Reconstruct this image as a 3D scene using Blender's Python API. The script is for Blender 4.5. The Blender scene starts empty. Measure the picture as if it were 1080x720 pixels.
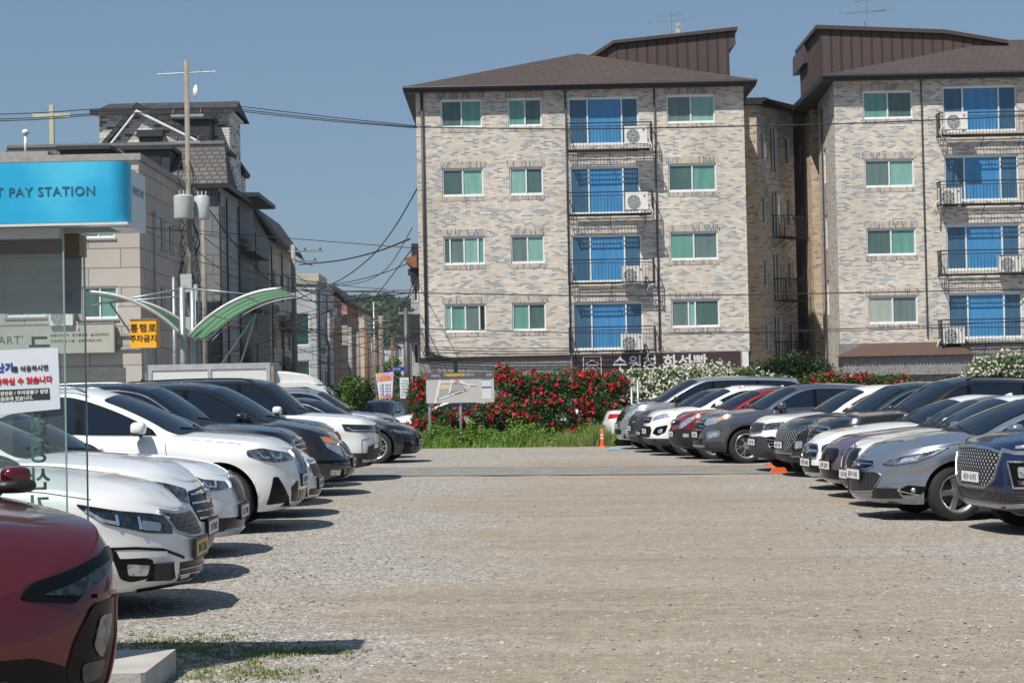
import bpy, bmesh, math, random
import numpy as np
from mathutils import Vector, Matrix
from mathutils.geometry import delaunay_2d_cdt

random.seed(7); RNG = np.random.default_rng(7)
SC = bpy.context.scene
COL = SC.collection
PI = math.pi

# ---------------------------------------------------------------- camera maths
FPX = 2000.0; HCAM = 1.6
PITCH = math.radians(1.518); ROLL = math.radians(1.2)
CF = Vector((0, math.cos(PITCH), math.sin(PITCH)))
R0 = Vector((1, 0, 0)); U0 = Vector((0, -math.sin(PITCH), math.cos(PITCH)))
CR = R0*math.cos(ROLL) - U0*math.sin(ROLL)
CU = U0*math.cos(ROLL) + R0*math.sin(ROLL)
def at(px, py, D):
    """world point at distance Y = D seen at photograph pixel (px, py)"""
    d = CF + CR*((px-540)/FPX) - CU*((py-360)/FPX)
    d = d*(D/d.y)
    return Vector((d.x, D, HCAM+d.z))
def ground_at(px, py, z=0.0):
    d = CF + CR*((px-540)/FPX) - CU*((py-360)/FPX)
    t = (z-HCAM)/d.z
    return Vector((d.x*t, d.y*t, z))

# ---------------------------------------------------------------- materials
MATS = {}
def nt(m):
    m.use_nodes = True
    return m.node_tree.nodes, m.node_tree.links
def bsdf(m): return next(n for n in m.node_tree.nodes if n.type == 'BSDF_PRINCIPLED')
def srgb(*c):
    f = lambda v: ((v/255.0)/12.92 if v/255.0 <= .04045 else ((v/255.0+.055)/1.055)**2.4)
    return tuple(f(v) for v in c)
def mat(name, col, rough=.5, metal=0.0, coat=0.0, noise=.06, nscale=6.0, spec=.5, bump=0.0, bscale=40.0, **kw):
    if name in MATS: return MATS[name]
    m = bpy.data.materials.new(name); N, L = nt(m)
    b = bsdf(m)
    b.inputs['Base Color'].default_value = (*col, 1)
    b.inputs['Roughness'].default_value = rough
    b.inputs['Metallic'].default_value = metal
    b.inputs['Coat Weight'].default_value = coat
    b.inputs['Coat Roughness'].default_value = .04
    b.inputs['Specular IOR Level'].default_value = spec
    if noise > 0:
        tc = N.new('ShaderNodeTexCoord'); nz = N.new('ShaderNodeTexNoise')
        nz.inputs['Scale'].default_value = nscale; nz.inputs['Detail'].default_value = 4
        L.new(tc.outputs['Object'], nz.inputs['Vector'])
        mr = N.new('ShaderNodeMapRange')
        mr.inputs['From Min'].default_value = .25; mr.inputs['From Max'].default_value = .75
        mr.inputs['To Min'].default_value = 1-noise; mr.inputs['To Max'].default_value = 1+noise
        L.new(nz.outputs['Fac'], mr.inputs['Value'])
        mx = N.new('ShaderNodeVectorMath'); mx.operation = 'SCALE'
        mx.inputs[0].default_value = col
        L.new(mr.outputs['Result'], mx.inputs['Scale'])
        L.new(mx.outputs['Vector'], b.inputs['Base Color'])
        mr2 = N.new('ShaderNodeMapRange')
        mr2.inputs['From Min'].default_value = .3; mr2.inputs['From Max'].default_value = .7
        mr2.inputs['To Min'].default_value = max(0, rough-.04); mr2.inputs['To Max'].default_value = rough+.06
        L.new(nz.outputs['Fac'], mr2.inputs['Value']); L.new(mr2.outputs['Result'], b.inputs['Roughness'])
        if bump > 0:
            n2 = N.new('ShaderNodeTexNoise'); n2.inputs['Scale'].default_value = bscale
            n2.inputs['Detail'].default_value = 5
            L.new(tc.outputs['Object'], n2.inputs['Vector'])
            bp = N.new('ShaderNodeBump'); bp.inputs['Strength'].default_value = bump
            bp.inputs['Distance'].default_value = .02
            L.new(n2.outputs['Fac'], bp.inputs['Height']); L.new(bp.outputs['Normal'], b.inputs['Normal'])
    MATS[name] = m
    return m

def paint(name, col, metal=0.0, rough=.32, flake=True):
    """car paint: base with a clear coat and a thin uneven film of dust"""
    if name in MATS: return MATS[name]
    m = bpy.data.materials.new(name); N, L = nt(m); b = bsdf(m)
    b.inputs['Metallic'].default_value = metal
    b.inputs['Coat Weight'].default_value = 1.0
    b.inputs['Coat Roughness'].default_value = .03
    b.inputs['Roughness'].default_value = rough
    tc = N.new('ShaderNodeTexCoord'); nz = N.new('ShaderNodeTexNoise')
    nz.inputs['Scale'].default_value = 3.0; nz.inputs['Detail'].default_value = 6
    L.new(tc.outputs['Object'], nz.inputs['Vector'])
    sep = N.new('ShaderNodeSeparateXYZ'); L.new(tc.outputs['Object'], sep.inputs[0])
    low = N.new('ShaderNodeMapRange'); low.inputs['From Min'].default_value = .55; low.inputs['From Max'].default_value = .15
    low.inputs['To Min'].default_value = .0; low.inputs['To Max'].default_value = .28
    L.new(sep.outputs['Z'], low.inputs['Value'])
    mul = N.new('ShaderNodeMath'); mul.operation = 'MULTIPLY_ADD'
    L.new(nz.outputs['Fac'], mul.inputs[0]); L.new(low.outputs['Result'], mul.inputs[1]); mul.inputs[2].default_value = .015
    mx = N.new('ShaderNodeMix'); mx.data_type = 'RGBA'
    mx.inputs['A'].default_value = (*col, 1); mx.inputs['B'].default_value = (.33, .28, .22, 1)
    L.new(mul.outputs[0], mx.inputs['Factor']); L.new(mx.outputs['Result'], b.inputs['Base Color'])
    cr = N.new('ShaderNodeMapRange'); cr.inputs['From Min'].default_value = .35; cr.inputs['From Max'].default_value = .8
    cr.inputs['To Min'].default_value = .02; cr.inputs['To Max'].default_value = .12
    L.new(nz.outputs['Fac'], cr.inputs['Value']); L.new(cr.outputs['Result'], b.inputs['Coat Roughness'])
    MATS[name] = m
    return m

# ---------------------------------------------------------------- mesh builder
class MB:
    def __init__(s): s.v = []; s.f = []; s.m = []; s.mats = []; s.cur = 0
    def use(s, m):
        if m not in s.mats: s.mats.append(m)
        s.cur = s.mats.index(m); return s
    def add(s, vs, fs):
        o = len(s.v); s.v += [tuple(p) for p in vs]
        for f in fs: s.f.append(tuple(i+o for i in f)); s.m.append(s.cur)
        return s
    def box(s, x0, y0, z0, x1, y1, z1, M=None):
        vs = [Vector((x, y, z)) for z in (z0, z1) for y in (y0, y1) for x in (x0, x1)]
        if M is not None: vs = [M @ p for p in vs]
        return s.add(vs, [(0,2,3,1),(4,5,7,6),(0,1,5,4),(2,6,7,3),(0,4,6,2),(1,3,7,5)])
    def cbox(s, c, d, M=None):
        return s.box(c[0]-d[0]/2, c[1]-d[1]/2, c[2]-d[2]/2, c[0]+d[0]/2, c[1]+d[1]/2, c[2]+d[2]/2, M)
    def tube(s, pts, r, n=8, cap=True, radii=None):
        pts = [Vector(p) for p in pts]; vs = []; fs = []
        prev = None
        for i, p in enumerate(pts):
            t = (pts[min(i+1, len(pts)-1)] - pts[max(i-1, 0)])
            if t.length < 1e-9: t = Vector((0,0,1))
            t.normalize()
            if prev is None:
                a = Vector((0,0,1)) if abs(t.z) < .9 else Vector((1,0,0))
                u = t.cross(a).normalized()
            else:
                u = (prev - t*prev.dot(t))
                u = u.normalized() if u.length > 1e-6 else t.orthogonal().normalized()
            prev = u; w = t.cross(u)
            rr = radii[i] if radii else r
            for k in range(n):
                a = 2*PI*k/n
                vs.append(p + (u*math.cos(a) + w*math.sin(a))*rr)
        for i in range(len(pts)-1):
            for k in range(n):
                a = i*n+k; b = i*n+(k+1) % n
                fs.append((a, b, b+n, a+n))
        if cap:
            fs.append(tuple(range(n-1, -1, -1))); fs.append(tuple(range((len(pts)-1)*n, len(pts)*n)))
        return s.add(vs, fs)
    def prism(s, poly, axis, a0, a1):
        """poly of 2-D points extruded along axis ('x','y','z') from a0 to a1"""
        def P(q, a):
            return {'x': (a, q[0], q[1]), 'y': (q[0], a, q[1]), 'z': (q[0], q[1], a)}[axis]
        n = len(poly); vs = [P(q, a0) for q in poly] + [P(q, a1) for q in poly]
        fs = [tuple(range(n)), tuple(range(2*n-1, n-1, -1))]
        fs += [(i, i+n, (i+1) % n + n, (i+1) % n) for i in range(n)]
        return s.add(vs, fs)
    def lathe(s, prof, n, M, close=False):
        """prof: list of (axial, radius) about local Y axis"""
        vs = []; fs = []
        for (a, r) in prof:
            for k in range(n):
                t = 2*PI*k/n
                vs.append(M @ Vector((r*math.cos(t), a, r*math.sin(t))))
        m = len(prof)
        for i in range(m-1 if not close else m):
            for k in range(n):
                a = i*n+k; b = i*n+(k+1) % n; c = ((i+1) % m)*n+(k+1) % n; d = ((i+1) % m)*n+k
                fs.append((a, d, c, b))
        return s.add(vs, fs)
    def ellipsoid(s, c, r, nu=12, nv=8, e=1.0, M=None):
        vs = []; fs = []
        sg = lambda v, p: math.copysign(abs(v)**p, v)
        for j in range(nv+1):
            ph = -PI/2 + PI*j/nv
            for i in range(nu):
                th = 2*PI*i/nu
                p = Vector((c[0]+r[0]*sg(math.cos(ph), e)*sg(math.cos(th), e), c[1]+r[1]*sg(math.cos(ph), e)*sg(math.sin(th), e), c[2]+r[2]*sg(math.sin(ph), e)))
                vs.append(M @ p if M is not None else p)
        for j in range(nv):
            for i in range(nu):
                a = j*nu+i; b = j*nu+(i+1) % nu
                fs.append((a, b, b+nu, a+nu))
        return s.add(vs, fs)
    def build(s, name, m=None, parent=None, smooth=False, angle=None, recalc=True, weld=False):
        me = bpy.data.meshes.new(name)
        me.from_pydata([tuple(p) for p in s.v], [], s.f)
        if m is not None and not s.mats: s.mats = [m] if not isinstance(m, (list, tuple)) else list(m)
        for q in s.mats: me.materials.append(q)
        if len(s.mats) > 1: me.polygons.foreach_set('material_index', s.m)
        if recalc or weld:
            bm = bmesh.new(); bm.from_mesh(me)
            if weld: bmesh.ops.remove_doubles(bm, verts=bm.verts, dist=weld if isinstance(weld, float) else 1e-4)
            if recalc: bmesh.ops.recalc_face_normals(bm, faces=bm.faces)
            bm.to_mesh(me); bm.free()
        if smooth or angle:
            me.polygons.foreach_set('use_smooth', [True]*len(me.polygons))
            if angle: me.set_sharp_from_angle(angle=math.radians(angle))
        me.update()
        o = bpy.data.objects.new(name, me); COL.objects.link(o)
        if parent is not None: o.parent = parent
        return o

def tag(o, label=None, cat=None, group=None, kind=None):
    if label: o['label'] = label
    if cat: o['category'] = cat
    if group: o['group'] = group
    if kind: o['kind'] = kind
    return o
def empty(name, loc=(0,0,0), rz=0.0, label=None, cat=None, group=None):
    o = bpy.data.objects.new(name, None); COL.objects.link(o)
    o.empty_display_size = .2
    o.location = loc; o.rotation_euler = (0, 0, rz)
    return tag(o, label, cat, group)
def text_obj(s, size, M, m, name='lettering', parent=None, depth=.004, align='LEFT', spacing=1.0, bold=0.0):
    cu = bpy.data.curves.new('txt', 'FONT'); cu.body = s; cu.size = size; cu.extrude = depth
    cu.align_x = align; cu.space_character = spacing; cu.offset = bold
    cu.resolution_u = 3
    t = bpy.data.objects.new('txt', cu)
    me = bpy.data.meshes.new_from_object(t)
    bpy.data.objects.remove(t); bpy.data.curves.remove(cu)
    me.transform(M); me.materials.clear(); me.materials.append(m)
    o = bpy.data.objects.new(name, me); COL.objects.link(o)
    if parent is not None: o.parent = parent
    return o
def face_y(x, y, z, yaw=0.0):
    """text matrix: text upright, readable from -Y"""
    return Matrix.Translation((x, y, z)) @ Matrix.Rotation(yaw, 4, 'Z') @ Matrix.Rotation(PI/2, 4, 'X')

def pchip(xs, ys, x):
    xs = np.asarray(xs, float); ys = np.asarray(ys, float); x = np.asarray(x, float)
    if xs[0] > xs[-1]: xs = xs[::-1]; ys = ys[::-1]
    h = np.diff(xs); d = np.diff(ys)/h
    m = np.zeros_like(ys)
    for i in range(1, len(xs)-1):
        if d[i-1]*d[i] > 0:
            w1 = 2*h[i]+h[i-1]; w2 = h[i]+2*h[i-1]
            m[i] = (w1+w2)/(w1/d[i-1]+w2/d[i])
    m[0] = d[0]; m[-1] = d[-1]
    xc = np.clip(x, xs[0], xs[-1])
    i = np.clip(np.searchsorted(xs, xc)-1, 0, len(xs)-2)
    t = (xc-xs[i])/h[i]
    return ((1+2*t)*(1-t)**2)*ys[i] + t*(1-t)**2*h[i]*m[i] + t*t*(3-2*t)*ys[i+1] + t*t*(t-1)*h[i]*m[i+1]
def sstep(a, b, x):
    t = np.clip((np.asarray(x, float)-a)/(b-a), 0, 1); return t*t*(3-2*t)
# ================================================================ cars
def pip(poly, x, y):
    c = False; n = len(poly); j = n-1
    for i in range(n):
        xi, yi = poly[i]; xj, yj = poly[j]
        if (yi > y) != (yj > y) and x < (xj-xi)*(y-yi)/(yj-yi)+xi: c = not c
        j = i
    return c
def seg_dist(poly, x, y):
    d = 1e9; n = len(poly)
    for i in range(n):
        x0, y0 = poly[i]; x1, y1 = poly[(i+1) % n]
        dx, dy = x1-x0, y1-y0; L = dx*dx+dy*dy
        t = 0 if L == 0 else max(0, min(1, ((x-x0)*dx+(y-y0)*dy)/L))
        d = min(d, math.hypot(x-x0-t*dx, y-y0-t*dy))
    return d
def round_poly(poly, r=.02, n=3):
    out = []; m = len(poly)
    for i in range(m):
        p0 = Vector(poly[i-1]); p = Vector(poly[i]); p1 = Vector(poly[(i+1) % m])
        a = (p0-p); b = (p1-p); la, lb = a.length, b.length
        if la < 1e-6 or lb < 1e-6: out.append(tuple(p)); continue
        ra = min(r, la*.4, lb*.4); A = p+a/la*ra; B = p+b/lb*ra
        for k in range(n+1):
            t = k/n; q = A*(1-t)**2 + p*2*t*(1-t) + B*t*t
            out.append((q.x, q.y))
    return out
def decal_mesh(mb, poly, surf, off=.006, depth=.014, grid=.05):
    pts = []
    n = len(poly)
    for i in range(n):
        x0, y0 = poly[i]; x1, y1 = poly[(i+1) % n]
        k = max(1, int(math.hypot(x1-x0, y1-y0)/grid))
        for j in range(k): pts.append((x0+(x1-x0)*j/k, y0+(y1-y0)*j/k))
    nb = len(pts)
    xs = [p[0] for p in poly]; ys = [p[1] for p in poly]
    gx = min(xs)+grid/2
    while gx < max(xs):
        gy = min(ys)+grid/2
        while gy < max(ys):
            if pip(poly, gx, gy) and seg_dist(poly, gx, gy) > grid*.45: pts.append((gx, gy))
            gy += grid
        gx += grid
    edges = [(i, (i+1) % nb) for i in range(nb)]
    vs, es, fs, ov, oe, of = delaunay_2d_cdt([Vector(p) for p in pts], edges, [], 1, 1e-5)
    U = np.array([[v.x, v.y] for v in vs])
    if not len(U): return
    P = surf(U[:, 0], U[:, 1], off)
    o = [tuple(p) for p in P]
    faces = [tuple(f) for f in fs]
    cnt = {}
    for f in faces:
        for k in range(len(f)):
            e = (f[k], f[(k+1) % len(f)]); cnt[e] = cnt.get(e, 0)+1
    be = [e for e in cnt if (e[1], e[0]) not in cnt]
    Q = surf(U[:, 0], U[:, 1], off-depth)
    used = sorted({i for e in be for i in e}); mp = {u: len(o)+k for k, u in enumerate(used)}
    o += [tuple(Q[u]) for u in used]
    for a, b in be: faces.append((b, a, mp[a], mp[b]))
    mb.add(o, faces)
def ribbon_mesh(mb, pts, w, surf, off=.006, closed=False, step=.05):
    P = []
    n = len(pts); m = n if closed else n-1
    for i in range(m):
        x0, y0 = pts[i]; x1, y1 = pts[(i+1) % n]
        k = max(1, int(math.hypot(x1-x0, y1-y0)/step))
        for j in range(k): P.append((x0+(x1-x0)*j/k, y0+(y1-y0)*j/k))
    if not closed: P.append(pts[-1])
    N = len(P); U = []; OFF = []
    for i in range(N):
        if closed: a, b = P[i-1], P[(i+1) % N]
        else: a, b = P[max(i-1, 0)], P[min(i+1, N-1)]
        t = Vector((b[0]-a[0], b[1]-a[1]))
        t = t.normalized() if t.length > 1e-9 else Vector((1, 0)); q = Vector((-t.y, t.x))
        for s_, o_ in ((-.5, -.004), (-.36, off), (.36, off), (.5, -.004)):
            U.append((P[i][0]+q.x*w*s_, P[i][1]+q.y*w*s_)); OFF.append(o_)
    U = np.array(U)
    V = surf(U[:, 0], U[:, 1], np.array(OFF))
    fs = []
    for i in range(N if closed else N-1):
        a = i*4; b = ((i+1) % N)*4
        for k in range(3): fs.append((a+k, a+k+1, b+k+1, b+k))
    mb.add([tuple(v) for v in V], fs)

BASE = dict(L=4.75, W=.92, H=1.46, Lf=.70, nf=2.15, Lr=.5, nr=2.6, oh=.92, wb=2.80, R=.335, gap=.055,
    bot=[(0, .20), (-.5, .19), (-1.4, .24), (-3.6, .24), (-4.3, .26), (-5.2, .30)],
    sh=[(0, .70), (-.35, .80), (-.8, .88), (-1.35, .95), (-2.4, .97), (-3.6, 1.02), (-5.2, 1.02)],
    side=[(0, .09), (.08, .045), (.25, .014), (.42, .004), (.6, .008), (.74, .0), (.87, .014), (1, .065)],
    nose=[(0, .11), (.1, .03), (.3, .0), (.6, .015), (.85, .06), (1, .15)],
    tail=[(0, .14), (.2, .0), (.5, .0), (.8, .04), (1, .12)],
    dome=.055, xc=-1.30, xwt=-2.15, zwt=1.40, xp=-2.7, xrt=-3.5, zrt=1.38, xrb=-4.25, k=.40, ws=.16, crown=.075, wins=.10,
    dlo_end=-3.95, bp=[-2.55, -3.45], bulge=.014)
def spec(**kw):
    d = dict(BASE); d.update(kw); return d
SUV = dict(L=4.7, W=.945, H=1.67, Lf=.66, nf=2.35, oh=.88, wb=2.80, R=.365, gap=.06,
    bot=[(0, .26), (-.5, .24), (-1.4, .27), (-3.6, .27), (-4.3, .32), (-5.2, .36)],
    sh=[(0, .90), (-.3, .98), (-.8, 1.04), (-1.25, 1.08), (-2.4, 1.10), (-3.6, 1.14), (-5.2, 1.14)],
    xc=-1.18, xwt=-1.98, zwt=1.60, xp=-2.6, xrt=-3.95, zrt=1.58, xrb=-4.5, k=.30, dlo_end=-4.25, bp=[-2.45, -3.40], dome=.05)
def suv(**kw):
    d = dict(BASE); d.update(SUV); d.update(kw); return d

class Car:
    def __init__(c, s):
        c.s = s; c.W = s['W']; c.L = s['L']
        n = s['nf']; ph = np.linspace(0, PI/2, 90)
        fx = -s['Lf']*(1-np.cos(ph)**(2/n)); fy = s['W']*np.sin(ph)**(2/n)
        n = s['nr']; ph = np.linspace(PI/2, 0, 60)
        rx = -s['L']+s['Lr']*(1-np.cos(ph)**(2/n)); ry = s['W']*np.sin(ph)**(2/n)
        mx = np.linspace(-s['Lf'], -s['L']+s['Lr'], 60)[1:-1]
        X = np.concatenate([fx, mx, rx]); Y = np.concatenate([fy, np.full_like(mx, s['W']), ry])
        a = np.concatenate([[0], np.cumsum(np.hypot(np.diff(X), np.diff(Y)))])
        keep = np.concatenate([[True], np.diff(a) > 1e-6]); X, Y, a = X[keep], Y[keep], a[keep]
        c.A = a[-1]
        c.ga = np.linspace(0, c.A, 700)
        c.gx = np.interp(c.ga, a, X); c.gy = np.interp(c.ga, a, Y)
        tx = np.gradient(c.gx, c.ga); ty = np.gradient(c.gy, c.ga)
        nx, ny = ty, -tx; l = np.hypot(nx, ny)
        c.gnx = nx/l; c.gny = ny/l
        for _ in range(6):
            c.gnx[1:-1] = (c.gnx[:-2]+2*c.gnx[1:-1]+c.gnx[2:])/4; c.gny[1:-1] = (c.gny[:-2]+2*c.gny[1:-1]+c.gny[2:])/4
        c.xw = (-s['oh'], -s['oh']-s['wb'])
        c.Ra = s['R']+s['gap']
        c.tx = np.linspace(-c.L-.6, .3, 1200); c.tv = np.linspace(0, 1, 400)
        c.tS = pchip(*zip(*s['sh']), c.tx); c.tB = pchip(*zip(*s['bot']), c.tx)
        c.ti = [pchip(*zip(*s[k]), c.tv) for k in ('side', 'nose', 'tail')]
        c.tT = c.T0(c.tx)
    def S(c, x): return np.interp(x, c.tx, c.tS)
    def B(c, x): return np.interp(x, c.tx, c.tB)
    def T(c, x): return np.interp(x, c.tx, c.tT)
    def aY(c, y): return float(np.interp(y, c.gy[:250], c.ga[:250]))
    def aX(c, x): return float(np.interp(-x, -c.gx, c.ga))
    def pt(c, q):
        """(u,z): u>=0 is y measured across the nose, u<0 is x behind the nose"""
        return (c.aY(q[0]) if q[0] >= 0 else c.aX(q[0]), q[1])
    def _P(c, a, z):
        sg = np.where(a < 0, -1.0, 1.0); a = np.abs(a)
        x = np.interp(a, c.ga, c.gx); y = np.interp(a, c.ga, c.gy)
        nx = np.interp(a, c.ga, c.gnx); ny = np.interp(a, c.ga, c.gny)
        B = c.B(x); S = c.S(x); v = np.clip((z-B)/(S-B), 0, 1)
        s = c.s
        ins = np.interp(v, c.tv, c.ti[0])*ny**2
        ins = ins + np.where(nx > 0, np.interp(v, c.tv, c.ti[1]), np.interp(v, c.tv, c.ti[2]))*nx**2
        fl = s.get('flare', .018)
        for xw in c.xw:
            ins = ins - fl*np.exp(-((x-xw)/.40)**2)*np.exp(-((v-.55)/.35)**2)*ny**2
        ins = ins + s.get('waist', .012)*np.exp(-((x-(c.xw[0]+c.xw[1])/2)/.8)**2)*np.exp(-((v-.45)/.2)**2)*ny**2
        return np.stack([x-nx*ins, (y-ny*ins)*sg, z+0*x], -1)
    def P(c, a, z, off=0.0):
        a = np.asarray(a, float); z = np.asarray(z, float)
        p = c._P(a, z)
        e = .012
        da = c._P(a+e, z)-c._P(a-e, z); dz = c._P(a, z+e)-c._P(a, z-e)
        n = np.cross(da, dz); l = np.linalg.norm(n, axis=-1, keepdims=True); l[l < 1e-9] = 1
        n = n/l
        # outward: nose at a=0 looks to +x
        cen = np.stack([np.full_like(a, -c.L/2), 0*a, z], -1)
        sgn = np.sign(np.sum(n*(p-cen), -1, keepdims=True))
        return p + n*sgn*np.asarray(off).reshape(-1, 1) if np.ndim(off) else p + n*sgn*off
    def side(c, sg):
        """surface in (x,z) on side sg"""
        def f(x, z, off):
            a = np.interp(-np.asarray(x), -c.gx, c.ga)*sg
            return c.P(a, z, off)
        return f
    def hood_z(c, x, y, ys):
        s = c.s; q = np.clip(np.abs(y)/np.maximum(ys, 1e-3), 0, 1)
        d = s['dome']*sstep(0.0, .45, -x)*sstep(0, .3, x+c.L)
        z = c.S(x)+d*(1-q**2.6)
        cr = s.get('crease', .008)
        z = z + cr*np.exp(-((np.abs(y)-(.42+.0*x))/.06)**2)*sstep(.1, .5, -x)*sstep(0, .15, (1-q))
        return z
    def top(c, x, y, off):
        x = np.asarray(x, float); y = np.asarray(y, float)
        ys = np.interp(-x, -c.gx, c.gy)-.06
        return np.stack([x, y, c.hood_z(x, y, ys)+off], -1)
    # ---- greenhouse
    def T0(c, x):
        s = c.s
        zc = float(c.S(s['xc']))+s['dome']-.012
        zr = float(c.S(s['xrb']))+.02
        xm = (s['xc']+s['xwt'])/2; zm = (zc+s['zwt'])/2+.035
        pts = [(s['xc'], zc), (xm, zm), (s['xwt'], s['zwt']), (s['xwt']-.22, (s['zwt']+s['H'])/2+.012), (s['xp'], s['H']), (s['xrt'], s['zrt']),
               ((s['xrt']+s['xrb'])/2, (s['zrt']+zr)/2+.04), (s['xrb'], zr)]
        return pchip(*zip(*pts), x)
    def cab(c, x):
        s = c.s; x = np.asarray(x, float)
        T = c.T(x); zb = c.S(x)-.04; h = np.maximum(T-zb, .01)
        crown = np.minimum(s['crown'], .42*h); E = T-crown
        yb = c.W-s['wins']-.05*sstep(s['xp'], s['xc'], x)-.04*sstep(s['xrt'], s['xrb'], x)
        yr = yb-s['k']*(E-zb)
        fw = sstep(s['xwt']-.7, s['xwt']+.1, x); rw = sstep(s['xrt']+.6, s['xrt']-.1, x)
        sh = s['ws']*fw-.10*rw
        return T, zb, E, crown, yb, yr, sh
    def section(c, x):
        T, zb, E, crown, yb, yr, sh = [float(q) for q in c.cab(x)]
        ss = np.linspace(0, 1, 7); y1 = yb-c.s['k']*(E-zb)*ss+c.s['bulge']*4*ss*(1-ss); z1 = zb+(E-zb)*ss
        q = np.linspace(1, 0, 11)[1:]; y2 = yr*q; z2 = E+crown*(1-q**2.3)
        y = np.concatenate([y1, y2]); z = np.concatenate([z1, z2])
        for _ in range(3):
            y[1:-1] = (y[:-2]+2*y[1:-1]+y[2:])/4; z[1:-1] = (z[:-2]+2*z[1:-1]+z[2:])/4
        xx = x-sh*(np.abs(y)/yb)**2.2
        return xx, y, z
    def cside(c, sg):
        def f(x, z, off):
            x = np.asarray(x, float); z = np.asarray(z, float)
            T, zb, E, crown, yb, yr, sh = c.cab(x)
            s_ = np.clip((z-zb)/(E-zb), 0, 1)
            y = yb-c.s['k']*(z-zb)+c.s['bulge']*4*s_*(1-s_)
            k = c.s['k']; nn = math.hypot(1, k)
            return np.stack([x, sg*(y+off/nn), z+off*k/nn], -1)
        return f
    def cscreen(c, x, y, off):
        x = np.asarray(x, float); y = np.asarray(y, float)
        T, zb, E, crown, yb, yr, sh = c.cab(x)
        q = np.abs(y); z = E+crown*(1-q**2.3)
        e = .01; sl = (c.T(x+e)-c.T(x-e))/(2*e); nn = np.sqrt(1+sl**2)
        Y = y*yr
        return np.stack([x-sh*(np.abs(Y)/yb)**2.2-off*sl/nn, Y, z+off/nn], -1)

WHEELS = {}
def wheel_meshes(R, style, dark, tyre_m, rim_m, disc_m):
    key = (round(R, 3), style, rim_m.name)
    if key in WHEELS: return WHEELS[key]
    I = Matrix.Identity(4); rr = R*.72
    t = MB()
    t.lathe([(-.10, rr*.98), (-.112, rr+.02), (-.112, R-.045), (-.10, R-.012), (-.085, R-.002), (-.03, R), (-.028, R-.008), (-.02, R-.008), (-.018, R), (.018, R), (.02, R-.008), (.028, R-.008), (.03, R),
             (.085, R-.002), (.10, R-.012), (.112, R-.045), (.116, R-.075), (.112, rr+.02), (.10, rr*.98), (0, rr*.96)], 56, I, close=True)
    r = MB()
    r.lathe([(.085, rr-.035), (.104, rr-.018), (.108, rr-.002), (.10, rr+.006), (.09, rr), (-.08, rr-.01), (-.08, rr-.03), (.02, rr-.045)], 48, I, close=True)
    r.lathe([(.09, 0.0001), (.094, .02), (.09, .036), (.085, .068), (.03, .075), (.03, .0001)], 28, I)
    def spoke(ang, w0, w1, r0=.055, r1=None, y0=.086, y1=.092, skew=0.0):
        r1 = r1 or rr-.022; M = Matrix.Rotation(-ang, 4, 'Y')
        vs = []
        for (rad, w, y, th, sk) in ((r0, w0, y0, .035, 0), ((r0+r1)/2, (w0+w1)/2*.85, y0+.004, .03, skew*.4), (r1, w1, y1, .035, skew)):
            vs += [M @ Vector((rad, y-th, -w/2+sk)), M @ Vector((rad, y, -w/2*.7+sk)), M @ Vector((rad, y, w/2*.7+sk)), M @ Vector((rad, y-th, w/2+sk))]
        fs = []
        for k in (0, 4):
            for j in range(4): fs.append((k+j, k+(j+1) % 4, k+4+(j+1) % 4, k+4+j))
        r.add(vs, fs+[(3, 2, 1, 0), (8, 9, 10, 11)])
    if style == 'five':
        for i in range(5): spoke(2*PI*i/5+.3, .075, .09)
    elif style == 'double':
        for i in range(5):
            spoke(2*PI*i/5+.3-.05, .035, .035, skew=-.045); spoke(2*PI*i/5+.3+.05, .035, .035, skew=.045)
    elif style == 'split':
        for i in range(6):
            spoke(2*PI*i/6+.2, .05, .02, r1=rr*.6); spoke(2*PI*i/6+.2, .022, .03, r0=rr*.45, skew=-.05); spoke(2*PI*i/6+.2, .022, .03, r0=rr*.45, skew=.05)
    else:
        for i in range(10): spoke(2*PI*i/10+.1, .026, .034, skew=.02 if i % 2 else -.02)
    d = MB()
    d.use(disc_m).lathe([(.03, .0001), (.03, .09), (.02, .09), (.02, R*.5), (.008, R*.5), (.008, .0001)], 32, I)
    d.use(dark).lathe([(-.02, .0001), (-.02, rr-.02), (-.03, rr-.02), (-.03, .0001)], 32, I)
    out = []
    for mb, nm, m, ang in ((d, 'wheel', None, 30), (t, 'tyre', tyre_m, 35), (r, 'rim', rim_m, 35)):
        o = mb.build(nm, m, angle=ang, smooth=True); out.append(o.data); bpy.data.objects.remove(o)
    WHEELS[key] = out
    return out

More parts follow.
